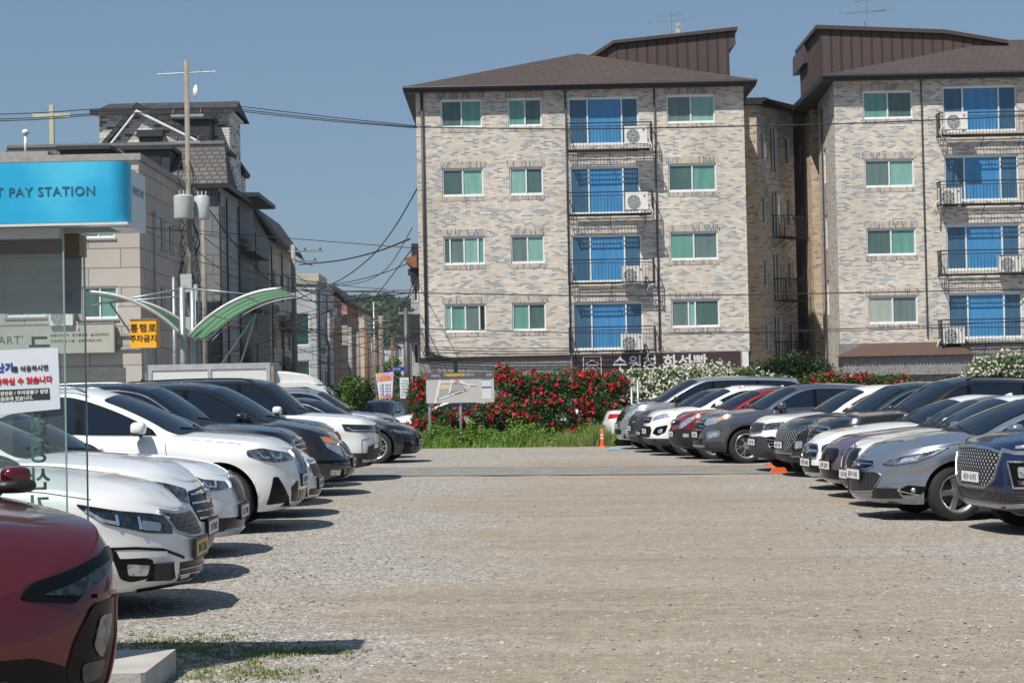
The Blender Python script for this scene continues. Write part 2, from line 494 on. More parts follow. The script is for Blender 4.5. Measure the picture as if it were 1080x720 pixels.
def M_init():
    g = {}
    g['black'] = mat('black_plastic', (.012, .012, .013), .45, noise=.15, nscale=15)
    g['clad'] = mat('grey_cladding', (.035, .037, .04), .6, noise=.15, nscale=15)
    g['gloss'] = mat('gloss_black', (.004, .004, .005), .22, noise=0, spec=.25)
    g['chrome'] = mat('chrome', (.75, .76, .78), .12, 1.0, noise=.04)
    g['satin'] = mat('satin_trim', (.45, .46, .48), .3, .9, noise=.04)
    g['tyre'] = mat('tyre_rubber', (.022, .021, .02), .85, noise=.25, nscale=9, bump=.2, bscale=60)
    g['rim'] = mat('alloy', (.50, .51, .53), .32, .85, noise=.08)
    g['rimdark'] = mat('dark_alloy', (.16, .165, .17), .35, .8, noise=.08)
    g['disc'] = mat('brake_disc', (.18, .175, .17), .45, .9, noise=.1)
    g['well'] = mat('wheel_well', (.008, .008, .008), .9, noise=.1)
    g['plate'] = mat('number_plate', (.72, .74, .74), .4, noise=.05)
    g['plate_y'] = mat('yellow_plate', (.50, .36, .09), .4, noise=.08)
    g['ink'] = mat('plate_ink', (.02, .02, .025), .5, noise=0)
    g['amber'] = mat('amber_lens', (.75, .20, .03), .2, coat=1, noise=0)
    g['redlens'] = mat('red_lens', (.45, .015, .015), .15, coat=1, noise=.1, nscale=30)
    # tinted glass
    for nm, col, sp in (('glass', (.005, .010, .019), .75), ('glass_teal', (.03, .07, .075), .5)):
        m = mat(nm, col, .03, noise=0, spec=sp); g[nm] = m
    # headlamp lens: dark bowl with reflector facets
    m = bpy.data.materials.new('lamp_lens'); N, L = nt(m); b = bsdf(m)
    tc = N.new('ShaderNodeTexCoord'); vo = N.new('ShaderNodeTexVoronoi'); vo.inputs['Scale'].default_value = 26
    L.new(tc.outputs['Object'], vo.inputs['Vector'])
    cr = N.new('ShaderNodeValToRGB'); cr.color_ramp.elements[0].color = (.05, .055, .062, 1); cr.color_ramp.elements[1].color = (.20, .22, .25, 1)
    cr.color_ramp.elements[0].position = .3; cr.color_ramp.elements[1].position = .8
    sp = N.new('ShaderNodeSeparateColor'); L.new(vo.outputs['Color'], sp.inputs[0]); L.new(sp.outputs[0], cr.inputs[0])
    L.new(cr.outputs[0], b.inputs['Base Color']); b.inputs['Metallic'].default_value = .6; b.inputs['Roughness'].default_value = .2
    b.inputs['Coat Weight'].default_value = 1; b.inputs['Coat Roughness'].default_value = .02
    g['lens'] = m
    m2 = m.copy(); m2.name = 'lamp_lens_clear'
    e = next(n for n in m2.node_tree.nodes if n.type == 'VALTORGB').color_ramp.elements
    e[0].color = (.36, .38, .42, 1); e[1].color = (.62, .65, .70, 1); g['lensc'] = m2
    m3 = m.copy(); m3.name = 'lamp_lens_smoked'
    e = next(n for n in m3.node_tree.nodes if n.type == 'VALTORGB').color_ramp.elements
    e[0].color = (.012, .013, .016, 1); e[1].color = (.05, .056, .065, 1); g['lensd'] = m3
    # honeycomb grille
    m = bpy.data.materials.new('grille_mesh'); N, L = nt(m); b = bsdf(m)
    tc = N.new('ShaderNodeTexCoord'); vo = N.new('ShaderNodeTexVoronoi'); vo.inputs['Scale'].default_value = 34
    vo.feature = 'DISTANCE_TO_EDGE'; vo.inputs['Randomness'].default_value = .0
    L.new(tc.outputs['Object'], vo.inputs['Vector'])
    cr = N.new('ShaderNodeValToRGB'); cr.color_ramp.elements[0].color = (.035, .036, .038, 1); cr.color_ramp.elements[1].color = (.003, .003, .003, 1)
    cr.color_ramp.elements[0].position = .06; cr.color_ramp.elements[1].position = .2
    L.new(vo.outputs['Distance'], cr.inputs[0]); L.new(cr.outputs[0], b.inputs['Base Color'])
    b.inputs['Roughness'].default_value = .35
    bp = N.new('ShaderNodeBump'); bp.inputs['Distance'].default_value = .02; bp.invert = True
    L.new(vo.outputs['Distance'], bp.inputs['Height']); L.new(bp.outputs['Normal'], b.inputs['Normal'])
    g['mesh'] = m
    return g
G = M_init()

def rear_face(c, root, f, pm):
    s = c.s
    # rear screen and lamps kept simple but real
    z = float(c.S(-c.L+.2))
    for sg in (1, -1):
        a0 = c.A-.42; a1 = c.A-.95
        mb = MB(); decal_mesh(mb, [(a, b) for a, b in ((a1, z-.16), (a0, z-.19), (a0, z-.06), (a1, z-.05))], lambda a, zz, o, sg=sg: c.P(np.asarray(a)*sg, zz, o), .008)
        mb.build('tail_light', G['redlens'], root, angle=40, smooth=True)
    mb = MB(); p = c.P(np.array([c.A-.001]), np.array([z-.32]))[0]
    mb.cbox((-c.L-.004, 0, z-.32), (.02, .50, .11)); mb.build('number_plate', G['plate'], root)

def make_car(name, s, pm, face, loc, rz, label, cat, group, wheels='double', rim='rim', glass='glass', rail=None, steer=0.0,
             clad=0.0, archtrim=False, chrome_dlo=False, roof_m=None, handle=True, mirror_m=None, rear=True, plate_txt=None, clad_m='clad', full=True):
    c = Car(s); root = empty(name, loc, rz, label, cat, group)
    blk = G['black']
    # ------------ body shell
    nst = int(c.A/.034); av = np.linspace(0, c.A, nst)
    nv = 24; vv = np.linspace(0, 1, nv)
    ax = np.interp(av, c.ga, c.gx)
    Bx = c.B(ax); Sx = c.S(ax)
    mb = MB(); mb.mats = [pm, G[clad_m], G['well']]
    idx = {}
    verts = []; faces = []; fm = []
    for sg in (1, -1):
        for i in range(nst):
            zz = Bx[i]+vv*(Sx[i]-Bx[i])
            pp = c.P(np.full(nv, av[i])*sg, zz)
            if i in (0, nst-1): pp[:, 1] = 0.0
            for j in range(nv): idx[(sg, i, j)] = len(verts); verts.append(list(pp[j]))
        removed = set()
        for i in range(nst-1):
            for j in range(nv-1):
                q = [idx[(sg, i, j)], idx[(sg, i+1, j)], idx[(sg, i+1, j+1)], idx[(sg, i, j+1)]]
                cx = sum(verts[k][0] for k in q)/4; cz = sum(verts[k][2] for k in q)/4; cy = sum(verts[k][1] for k in q)/4
                if abs(cy) > c.W*.6 and any(math.hypot(cx-xw, cz-s['R']) < c.Ra for xw in c.xw):
                    removed.update(q); continue
                faces.append(q if sg > 0 else q[::-1])
                zc_ = cz
                fm.append(1 if zc_ < clad else 0)
        used = {k for q in faces for k in q}
        for k in removed & used:
            v = verts[k]
            xw = min(c.xw, key=lambda x: abs(x-v[0]))
            dx, dz = v[0]-xw, v[2]-s['R']; l = math.hypot(dx, dz)
            if l < c.Ra+.06: v[0] = xw+dx/l*c.Ra; v[2] = s['R']+dz/l*c.Ra
    # top
    K = 17; tt = np.linspace(1, -1, K); tt = np.sign(tt)*np.abs(tt)**.85
    for i in range(nst-1):
        pass
    rows = []
    for i in range(nst):
        e = c.P(np.array([av[i]]), np.array([Sx[i]]))[0]
        ys = max(e[1], 1e-4) if 0 < i < nst-1 else 1e-4
        y = tt*ys
        x = np.full(K, e[0])
        zt = c.hood_z(x, y, ys); zt[0] = zt[-1] = Sx[i]
        zt = zt - (c.S(x)-Sx[i])*1.0
        rows.append([len(verts)+k for k in range(K)]); verts += [list(q) for q in np.stack([x, y, zt], -1)]
    for i in range(nst-1):
        for k in range(K-1):
            faces.append([rows[i][k], rows[i+1][k], rows[i+1][k+1], rows[i][k+1]]); fm.append(0)
    mb.v = [tuple(v) for v in verts]; mb.f = [tuple(f) for f in faces]; mb.m = fm
    mb.build('body', None, root, angle=38, smooth=True, weld=2e-4)
    # ------------ underside and wheel wells
    u = MB()
    yi = c.W-.16; zb = float(c.B(-2))+.02
    for x0, x1 in ((-.12, c.xw[0]+c.Ra+.0), (c.xw[0]-c.Ra, c.xw[1]+c.Ra), (c.xw[1]-c.Ra, -c.L+.2)):
        if x0 > x1:
            w0 = .62 if x0 > -.2 else yi
            u.prism([(x0, -w0), (x0, w0), (x1, yi), (x1, -yi)], 'z', zb, zb+.12)
    for xw in c.xw:
        for sg in (1, -1):
            n = 26; vs = []; fs = []
            for k in range(n+1):
                t = PI*1.08*k/n-PI*.04
                for yy in (c.W+.0, c.W-.33):
                    x = xw+c.Ra*1.0*math.cos(t); z = s['R']+c.Ra*math.sin(t)
                    if yy == c.W:
                        aa = float(np.interp(-x, -c.gx, c.ga))
                        yy = abs(c.P(np.array([aa]), np.array([z]))[0][1])-.006
                    vs.append((x, sg*yy, z))
            for k in range(n): fs.append((2*k, 2*k+1, 2*k+3, 2*k+2))
            u.add(vs, fs)
            t_ = [xw+c.Ra*math.cos(PI*k/12) for k in range(13)]
            u.prism([(xw+c.Ra*math.cos(PI*k/14), s['R']+c.Ra*math.sin(PI*k/14)) for k in range(15)]+[(xw-c.Ra, zb), (xw+c.Ra, zb)], 'y', sg*(c.W-.34), sg*(c.W-.33))
    u.build('underbody', G['well'], root)
    # ------------ cabin shell
    xs = np.concatenate([np.linspace(s['xc'], s['xwt']-.3, 30), np.linspace(s['xwt']-.4, s['xrt']+.1, 14), np.linspace(s['xrt'], s['xrb'], 16)])
    cb = MB(); vs = []; fs = []; m_ = None
    for x in xs:
        xx, y, z = c.section(float(x)); n = len(y)
        full_ = [(xx[k], y[k], z[k]) for k in range(n)]+[(xx[k], -y[k], z[k]) for k in range(n-2, -1, -1)]
        m_ = len(full_); vs += full_
    for i in range(len(xs)-1):
        for k in range(m_-1):
            fs.append((i*m_+k, (i+1)*m_+k, (i+1)*m_+k+1, i*m_+k+1))
    fs.append(tuple(range(m_))); fs.append(tuple((len(xs)-1)*m_+k for k in range(m_-1, -1, -1)))
    cb.add(vs, fs); cb.build('roof', roof_m or pm, root, angle=45, smooth=True)
    gm = G[glass]
    # windscreen
    def band(x0, x1, qm=.93):
        mbx = MB(); poly = round_poly([(x0, -qm), (x0, qm), (x1, qm*.97), (x1, -qm*.97)], .06)
        return poly
    mb = MB(); poly = band(s['xc']-.035, s['xwt']+.02)
    decal_mesh(mb, poly, lambda x, y, o: c.cscreen(x, y, o), .007, .02, .09)
    mb.build('windscreen', gm, root, angle=40, smooth=True)
    mb = MB(); poly = band(s['xc']+.0, s['xc']-.07, .9)
    decal_mesh(mb, poly, lambda x, y, o: c.cscreen(x, y, o), .012, .03, .06)
    mb.build('cowl_panel', blk, root, angle=40, smooth=True)
    for y0, y1 in ((.78, .1), (.05, -.62)):
        mb = MB(); ribbon_mesh(mb, [(s['xc']-.03, y0), (s['xc']-.13, y1)], .022, lambda x, y, o: c.cscreen(x, y, o), .022, step=.08)
        mb.build('wiper', blk, root)
    if full:
        mb = MB(); decal_mesh(mb, band(s['xrb']+.06, s['xrt']-.04, .84), lambda x, y, o: c.cscreen(x, y, o), .007, .02, .1)
        mb.build('rear_window', gm, root, angle=40, smooth=True)
    # side windows
    for sg in (1, -1):
        xg = np.linspace(s['xc']-.02, s['xrb'], 90)
        T, zb_, E, crown, yb, yr, sh = c.cab(xg)
        sl = np.gradient(E, xg); mg = s.get('wmargin', .05)*np.sqrt(1+sl**2)
        xr = xg-sh*(yr/yb)**2.2; zr = E-mg*.85
        xf = np.linspace(s['xc']-.1, s['dlo_end'], 60)
        ztop = np.interp(-xf, -xr, zr); zbt = c.S(xf)+.018
        ok = ztop > zbt+.012
        xf, ztop, zbt = xf[ok], ztop[ok], zbt[ok]
        if len(xf) < 5: continue
        end = [(xf[-1]+.10, ztop[-1]), (xf[-1], zbt[-1])] if ztop[-1]-zbt[-1] > .1 else [(xf[-1], zbt[-1])]
        outline = [(xf[0], zbt[0])]+[(a, b) for a, b in zip(xf[1:-4], ztop[1:-4])]+end
        sf = c.cside(sg)
        mb = MB(); decal_mesh(mb, outline+[(a, b) for a, b in zip(xf[::-1][3:-1:6], zbt[::-1][3:-1:6])], sf, .002, .012, .09)
        mb.build('window_surround', G['gloss'], root)
        cuts = [xf[0]]+list(s['bp'])+[xf[-1]-.001]
        for i in range(len(cuts)-1):
            x0 = cuts[i]-(.04 if i else .06); x1 = cuts[i+1]+.04 if i < len(cuts)-2 else cuts[i+1]+.05
            if x0-x1 < .12: continue
            gx_ = np.linspace(x0, x1, 16)
            t_ = np.interp(-gx_, -xf, ztop)-.014; b_ = np.interp(-gx_, -xf, zbt)+.010
            if i == len(cuts)-2 and ztop[-1]-zbt[-1] > .1:
                t_[-1] = t_[-2]
                top_ = [(gx_[k]+(.09 if k == 15 else 0), t_[k]) for k in range(15)]+[(gx_[-1]+.07, t_[-2])]
            else: top_ = [(gx_[k], t_[k]) for k in range(16)]
            keep = [(a, b, c2) for (a, b), c2 in zip(top_, b_) if b > c2+.006]
            if len(keep) < 3: continue
            poly = [(a, b) for a, b, _ in keep]+[(gx_[k], b_[k]) for k in range(15, -1, -3) if gx_[k] <= keep[0][0]+1e-6]
            mb = MB(); decal_mesh(mb, poly, sf, .007, .008, .09)
            mb.build('side_window', gm, root, angle=40, smooth=True)
        if chrome_dlo:
            mb = MB(); ribbon_mesh(mb, outline[:-1], .022, sf, .010)
            ribbon_mesh(mb, [(xf[0], zbt[0]), (xf[-1], zbt[-1])], .016, sf, .008)
            mb.build('window_trim', G['chrome'], root, angle=40, smooth=True)
        # mirror
        xm = xf[0]-.16; zm = float(c.S(xm))+.095
        ym = c.W+s.get('mout', .10)
        mm = MB()
        ms = s.get('msize', 1.0); mm.ellipsoid((xm, sg*ym, zm), (.085*ms, .115*ms, .074*ms), 18, 12, .66)
        mo = mm.build('side_mirror', mirror_m or pm, root, angle=60, smooth=True)
        m2 = MB(); m2.ellipsoid((xm-.012, sg*(ym-.005), zm-.048), (.082, .105, .035), 14, 8, .7)
        m2.tube([(xm-.01, sg*(c.W-.09), zm-.085), (xm-.01, sg*(ym-.06), zm-.05)], .025, 8)
        m2.build('mirror_base', blk, mo, angle=60, smooth=True)
        # seams, handles
        sd = c.side(sg)
        sm = MB()
        xa = c.xw[0]-c.Ra-.06; xb = s['bp'][0]; zs = lambda x: float(c.S(x))-.03
        b0 = float(c.B(xa))+.06
        xtop = s['xc']-.28
        ribbon_mesh(sm, [(xtop, zs(xtop)+.0), (xtop+.02-.02, zs(xtop)-.12), (xa-.02, (b0+.75)/2+.1), (xa-.02, b0), (xb, b0)], .010, sd, .0012)
        ribbon_mesh(sm, [(xb, zs(xb)), (xb, b0), (c.xw[1]+c.Ra+.12, b0)], .010, sd, .0012)
        sm.build('door_seam', G['well'], root)
        hs = MB()
        ribbon_mesh(hs, [(-.62, float(c.S(-.62))-.035), (-.95, float(c.S(-.95))-.03), (s['xc']-.05, float(c.S(s['xc']-.05))-.025)], .008, sd, .0012)
        hs.build('hood_seam', G['well'], root)
        if handle and full:
            for xh in (xb+.20, s['bp'][-1]+.22 if len(s['bp']) > 1 else xb-.8):
                mb = MB(); p = sd(np.array([xh]), np.array([float(c.S(xh))-.14]), .02)[0]
                mb.ellipsoid(tuple(p), (.095, .018, .015), 12, 6, .6); mb.build('door_handle', pm if not chrome_dlo else G['chrome'], root, smooth=True)
        if archtrim:
            for xw in c.xw:
                mb = MB(); r_ = c.Ra+.028
                pts = [(xw+r_*math.cos(t), s['R']+r_*math.sin(t)) for t in np.linspace(-.12, PI+.12, 36)]
                ribbon_mesh(mb, pts, .062, sd, .010); mb.build('arch_trim', G[clad_m], root, angle=50, smooth=True)
    if rail:
        for sg in (1, -1):
            mb = MB(); pts = []
            for x in np.linspace(s['xwt']-.25, s['xrt']+.05, 12):
                T, zb_, E, crown, yb, yr, sh = [float(q) for q in c.cab(float(x))]
                e = .0 if x in (s['xwt']-.25,) else .035
                pts.append((x, sg*(yr-.05), T-crown*.6+e))
            mb.tube(pts, .015, 6); mb.build('roof_rail', G[rail], root, smooth=True)
    if full:
        mb = MB(); x = s['xrt']+.25; z = float(c.T(x))
        mb.prism([(x+.08, z-.01), (x-.06, z+.048), (x-.09, z+.045), (x-.10, z-.01)], 'y', -.012, .012); mb.build('antenna', roof_m or pm, root)
    # ------------ wheels
    wm = wheel_meshes(s['R'], wheels, G['well'], G['tyre'], G[rim], G['disc'])
    for i, xw in enumerate(c.xw):
        for sg in (1, -1):
            w = bpy.data.objects.new('wheel', wm[0]); COL.objects.link(w); w.parent = root
            w.location = (xw, sg*(c.W-.135), s['R'])
            w.rotation_euler = (0, .5*i+.3, (0 if sg > 0 else PI)+(steer if i == 0 else 0))
            for nm, d in (('tyre', wm[1]), ('rim', wm[2])):
                o = bpy.data.objects.new(nm, d); COL.objects.link(o); o.parent = w
    # ------------ face
    surf = lambda a, z, o: c.P(a, z, o)
    for it in face:
        kind, nm, mk, pts = it[0], it[1], it[2], it[3]
        o = it[4] if len(it) > 4 else {}
        off = o.get('off', .006); par = root; rnd = o.get('r', .02)
        m = pm if mk == 'paint' else G[mk]
        if kind in ('d', 'rb'):               # mirrored pair
            P2 = [c.pt(q) for q in pts]
            for sg in (1, -1):
                mb = MB(); sf = (lambda a, z, o_, sg=sg: c.P(np.asarray(a)*sg, z, o_))
                if kind == 'd': decal_mesh(mb, round_poly(P2, rnd), sf, off, .016, o.get('g', .045))
                else: ribbon_mesh(mb, P2, o.get('w', .02), sf, off, o.get('closed', False), .04)
                mb.build(nm, m, par, angle=50, smooth=True)
        elif kind in ('c', 'cr'):             # across the centre: half outline given from the top centre outwards
            h = [(c.aY(q[0]) if q[0] >= 0 else c.aX(q[0]), q[1]) for q in pts]
            if kind == 'c':
                poly = h+[(-a, z) for a, z in h[::-1]]
                poly = [p for i, p in enumerate(poly) if i == 0 or p != poly[i-1]]
                mb = MB(); decal_mesh(mb, round_poly(poly, rnd), surf, off, .016, .05)
            else:
                mb = MB()
                if o.get('loop'): 
                    poly = h+[(-a, z) for a, z in h[::-1]]; ribbon_mesh(mb, round_poly(poly, .03), o.get('w', .02), surf, off, True, .04)
                else:
                    ribbon_mesh(mb, [(-a, z) for a, z in h[::-1]]+h, o.get('w', .02), surf, off, False, .04)
            mb.build(nm, m, par, angle=50, smooth=True)
        elif kind == 'plate':
            z = pts; x = float(c.P(np.array([0.001]), np.array([z]))[0][0])+.004
            mb = MB(); mb.use(G['black']).cbox((x-.003, 0, z), (.018, .56 if not o.get('short') else .37, .15 if not o.get('short') else .19))
            mb.use(m).cbox((x+.006, 0, z), (.008, .52 if not o.get('short') else .335, .11 if not o.get('short') else .155))
            po = mb.build('number_plate', None, root)
            if plate_txt:
                Mt = Matrix.Translation((x+.0112, 0, z-.033)) @ Matrix.Rotation(PI/2, 4, 'Z') @ Matrix.Rotation(PI/2, 4, 'X')
                text_obj(plate_txt, .088, Mt, G['ink'], 'plate_number', po, .0008, 'CENTER', 1.05, .001)
        elif kind == 'badge':
            z = pts; p = c.P(np.array([0.001]), np.array([z]))[0]
            mb = MB(); mb.lathe([(0.02, .0001), (.02, .9), (.0, 1.0)], 20, Matrix.Translation((p[0]-.005, 0, z)) @ Matrix.Rotation(-PI/2, 4, 'Z') @ Matrix.Diagonal((o.get('rx', .06), 1, o.get('rz', .035), 1)))
            mb.build('emblem', m, root, smooth=True)
        elif kind == 'blob':                    # lamp reflector / projector standing in the lens
            P2 = c.pt(pts)
            for sg in (1, -1):
                p = c.P(np.array([P2[0]*sg]), np.array([P2[1]]), -.012)[0]
                mb = MB(); mb.ellipsoid(tuple(p), o.get('s', (.035, .035, .035)), 14, 8); mb.build(nm, m, root, smooth=True)
    if rear: rear_face(c, root, {}, pm)
    return root, c
# ================================================================ the parked cars
SLOPE = .010
def gz(x, y=0):
    x = max(-14.0, min(12.0, x)); z = SLOPE*(4-x)
    if y > 58: z -= .45*float(sstep(58, 66, y))
    return z
P_WHITE = paint('white_paint', (.78, .79, .795)); P_WHITE2 = paint('pearl_white_paint', (.80, .795, .78))
P_BLACK = paint('black_paint', (.006, .007, .010), .2, .25); P_BLUEBLK = paint('blue_black_paint', (.010, .014, .022), .5, .28)
P_RED = paint('dark_red_paint', (.10, .002, .007), .45, .26); P_RED2 = paint('wine_red_paint', (.22, .008, .022), .4, .3)
P_SILVER = paint('silver_paint', (.42, .44, .47), .75, .3); P_STEEL = paint('steel_grey_paint', (.29, .325, .38), .75, .27)
P_GREY = paint('grey_paint', (.13, .15, .18), .7, .27); P_GREEN = paint('dark_green_paint', (.022, .034, .034), .6, .28)
P_MAUVE = paint('mauve_paint', (.22, .15, .20), .65, .28); P_NAVY = paint('navy_paint', (.007, .022, .085), .5, .26)
P_DGREY = paint('dark_grey_paint', (.045, .055, .07), .6, .3); P_ROOFB = P_BLACK

def nose_x(px, D): return at(px, 450, D).x
def park(side_, px, D, name, s, pm, face, label, cat, yaw=None, **kw):
    x = nose_x(px, D)
    if side_ == 'L': rz = math.radians(0.5 if yaw is None else yaw); tilt = math.atan(SLOPE); grp = 'cars parked in the left row'
    else: rz = math.radians(186 if yaw is None else yaw); tilt = -math.atan(SLOPE); grp = 'cars parked in the right row'
    r, c = make_car(name, s, pm, face, (x, D, gz(x, D)), rz, label, cat, grp, **kw)
    r.rotation_euler = (0, tilt, rz)
    return r, c

# front ends -------------------------------------------------------
F_SPORTSEDAN = [   # white sedan next to the booth
 ('d','headlight','lensd',[(-.115,.575),(-.135,.70),(-.21,.725),(-.45,.765),(-.73,.82),(-.64,.745),(-.52,.675),(-.27,.60)],dict(off=.008,r=.03)),
 ('rb','lamp_strip','lensc',[(-.66,.775),(-.55,.705),(-.46,.68)],dict(off=.012,w=.03)),
 ('d','lamp_reflector','satin',[(-.18,.66),(-.30,.69),(-.30,.625),(-.19,.605)],dict(off=.010)),
 ('rb','lamp_bowl','chrome',[(-.32,.715),(-.31,.63)],dict(off=.016,w=.03)),
 ('rb','lamp_bowl','chrome',[(-.46,.735),(-.45,.665)],dict(off=.016,w=.03)),
 ('c','grille','mesh',[(.0,.70),(.30,.705),(-.155,.735),(-.10,.60),(.25,.555),(0,.545)],dict(off=.004)),
 ('cr','grille_frame','satin',[(.0,.705),(.30,.71),(-.16,.745),(-.10,.59),(.25,.545),(0,.535)],dict(loop=1,w=.022,off=.014)),
 ('rb','bumper_trim','gloss',[(-.07,.40),(-.18,.475),(-.34,.50),(-.50,.505)],dict(off=.009,w=.024)),
 ('d','fog_surround','gloss',[(-.235,.41),(-.40,.46),(-.51,.505),(-.43,.29),(-.36,.265),(-.245,.285)],dict(off=.007,r=.03)),
 ('d','bumper_inlay','paint',[(-.16,.46),(-.46,.485),(-.44,.435),(-.17,.425)],dict(off=.013,r=.01)),
 ('d','fog_light','lensc',[(-.26,.375),(-.395,.395),(-.385,.315),(-.27,.305)],dict(off=.014,r=.02)),
 ('c','lower_grille','gloss',[(0,.37),(.42,.37),(-.09,.345),(-.08,.25),(.4,.235),(0,.23)],dict(off=.004)),
 ('cr','grille_slat','satin',[(.0,.325),(.42,.32)],dict(w=.010,off=.012)),
 ('cr','grille_slat','satin',[(.0,.28),(.42,.28)],dict(w=.010,off=.012)),
 ('cr','front_lip','gloss',[(0,.205),(.55,.205),(-.30,.195)],dict(w=.03,off=.010)),
 ('badge','emblem','chrome',.715,dict(rx=.055,rz=.022)),
 ('plate','plate','plate_y',.45)]
F_BIGGRILLE = [
 ('d','headlight','lens',[(.52,.66),(.50,.78),(-.25,.84),(-.62,.90),(-.50,.80),(-.2,.70)],dict(off=.008)),
 ('c','grille','gloss',[(.0,.78),(.48,.76),(.50,.66),(.36,.50),(0,.48)],dict(off=.004)),
 ('cr','grille_slat','chrome',[(0,.73),(.47,.73)],dict(w=.018,off=.014)),('cr','grille_slat','chrome',[(0,.66),(.48,.66)],dict(w=.018,off=.014)),
 ('cr','grille_slat','chrome',[(0,.59),(.43,.59)],dict(w=.018,off=.014)),('cr','grille_slat','chrome',[(0,.53),(.38,.53)],dict(w=.018,off=.014)),
 ('badge','emblem','chrome',.68,dict(rx=.075,rz=.075)),
 ('d','fog_surround','gloss',[(.66,.42),(-.42,.46),(-.36,.30),(.66,.27)],dict(off=.006)),
 ('c','lower_grille','gloss',[(0,.38),(.52,.38),(.52,.27),(0,.27)]),
 ('cr','front_lip','gloss',[(0,.22),(.62,.22),(-.3,.22)],dict(w=.04,off=.01)),
 ('plate','plate','plate',.44)]
def F_KIDNEY(dz=0.0, kh=.0, blue=False, hl='lens', tri=False):
    z = lambda v: v+dz
    f = [('d','headlight',hl,[(.42,z(.655)),(.43,z(.72+kh*.3)),(.74,z(.755+kh*.3)),(-.38,z(.80)),(-.56,z(.78)),(-.55,z(.72)),(-.36,z(.655)),(.78,z(.635))],dict(off=.009,r=.035)),
     ('rb','lamp_ring','lensc',[(-.28,z(.745)),(-.25,z(.69)),(-.17,z(.68)),(-.16,z(.73))],dict(off=.013,w=.022)),
     ('rb','lamp_ring','lensc',[(-.42,z(.755)),(-.38,z(.70)),(-.30,z(.695))],dict(off=.013,w=.022)),
     ('d','kidney_grille','gloss',[(.03,z(.74+kh)),(.30,z(.735+kh)),(.36,z(.66)),(.30,z(.53-kh)),(.08,z(.50-kh)),(.03,z(.56-kh))],dict(off=.012,r=.05)),
     ('rb','kidney_frame','satin',[(.03,z(.74+kh)),(.30,z(.735+kh)),(.36,z(.66)),(.30,z(.53-kh)),(.08,z(.50-kh)),(.03,z(.56-kh))],dict(off=.018,w=.015,closed=True)),
     ('badge','emblem','satin',z(.78+kh),dict(rx=.04,rz=.04)),
     ('plate','plate','plate',z(.42))]
    if blue: f += [('rb','kidney_stripe','blue',[(.345,z(.66)),(.30,z(.52-kh)),(.20,z(.50-kh))],dict(off=.026,w=.03))]
    return f
G['blue'] = mat('blue_trim', (.01, .16, .45), .3, coat=1)
G['rose_chrome'] = mat('rose_trim', (.5, .35, .4), .3, .8)
F_X = F_KIDNEY(.155, .02, True, 'lens') + [
 ('d','air_intake','gloss',[(-.27,.63),(-.22,.63),(-.10,.34),(-.33,.32)],dict(off=.007,r=.015)),
 ('d','lower_grille','gloss',[(.40,.58),(.58,.50),(.55,.34),(.40,.33)],dict(off=.006,r=.03)),
 ('c','lower_grille','gloss',[(0,.46),(.36,.46),(.36,.33),(0,.33)]),]
F_3 = F_KIDNEY(.0, .0, False, 'lens') + [
 ('c','lower_grille','gloss',[(0,.37),(.60,.38),(.80,.42),(.82,.30),(.6,.27),(0,.27)],dict(off=.005)),
 ('cr','front_lip','paint',[(0,.24),(.66,.24),(-.38,.24)],dict(w=.06,off=.03))]
F_KDARK = F_KIDNEY(.0, .02, False, 'lens') + [
 ('c','lower_grille','gloss',[(0,.36),(.55,.36),(.60,.26),(0,.26)],dict(off=.005)),
 ('d','air_intake','gloss',[(.62,.46),(.80,.46),(-.30,.32),(.70,.27)],dict(off=.006))]
F_SEDAN = [
 ('d','headlight','lensc',[(.50,.60),(.50,.71),(-.30,.78),(-.66,.84),(-.5,.74),(-.2,.66)],dict(off=.008)),
 ('c','grille','mesh',[(.0,.72),(.42,.71),(.47,.62),(.40,.50),(0,.48)],dict(off=.004)),
 ('cr','grille_frame','chrome',[(.0,.72),(.42,.71),(.47,.62),(.40,.50),(0,.48)],dict(loop=1,w=.028,off=.014)),
 ('d','fog_surround','gloss',[(.62,.44),(-.36,.47),(-.30,.33),(.64,.30)],dict(off=.006)),
 ('c','lower_grille','gloss',[(0,.36),(.50,.36),(.50,.28),(0,.27)]),
 ('cr','front_lip','gloss',[(0,.22),(.62,.22),(-.3,.22)],dict(w=.04,off=.01)),
 ('plate','plate','plate',.42)]
F_BIGSUV = [
 ('d','headlight','lensd',[(.60,.76),(.58,.90),(-.20,.93),(-.50,.95),(-.42,.84)],dict(off=.008)),
 ('rb','lamp_strip','lensc',[(.60,.80),(-.10,.82),(-.40,.86)],dict(off=.014,w=.02)),
 ('c','grille','gloss',[(0,.93),(.60,.91),(.58,.70),(.5,.60),(0,.58)],dict(off=.004)),
 ('cr','grille_frame','chrome',[(0,.93),(.60,.91),(.58,.70),(.5,.60),(0,.58)],dict(loop=1,w=.03,off=.014)),
 ('cr','grille_slat','chrome',[(0,.86),(.58,.85)],dict(w=.022,off=.014)),('cr','grille_slat','chrome',[(0,.79),(.58,.78)],dict(w=.022,off=.014)),
 ('cr','grille_slat','chrome',[(0,.72),(.57,.71)],dict(w=.022,off=.014)),('cr','grille_slat','chrome',[(0,.65),(.52,.65)],dict(w=.022,off=.014)),
 ('d','fog_surround','gloss',[(.64,.60),(-.28,.60),(-.26,.44),(.66,.42)],dict(off=.006)),
 ('d','fog_light','lensc',[(-.17,.54),(-.25,.54),(-.25,.48),(-.17,.48)],dict(off=.012)),
 ('plate','plate','plate',.52)]
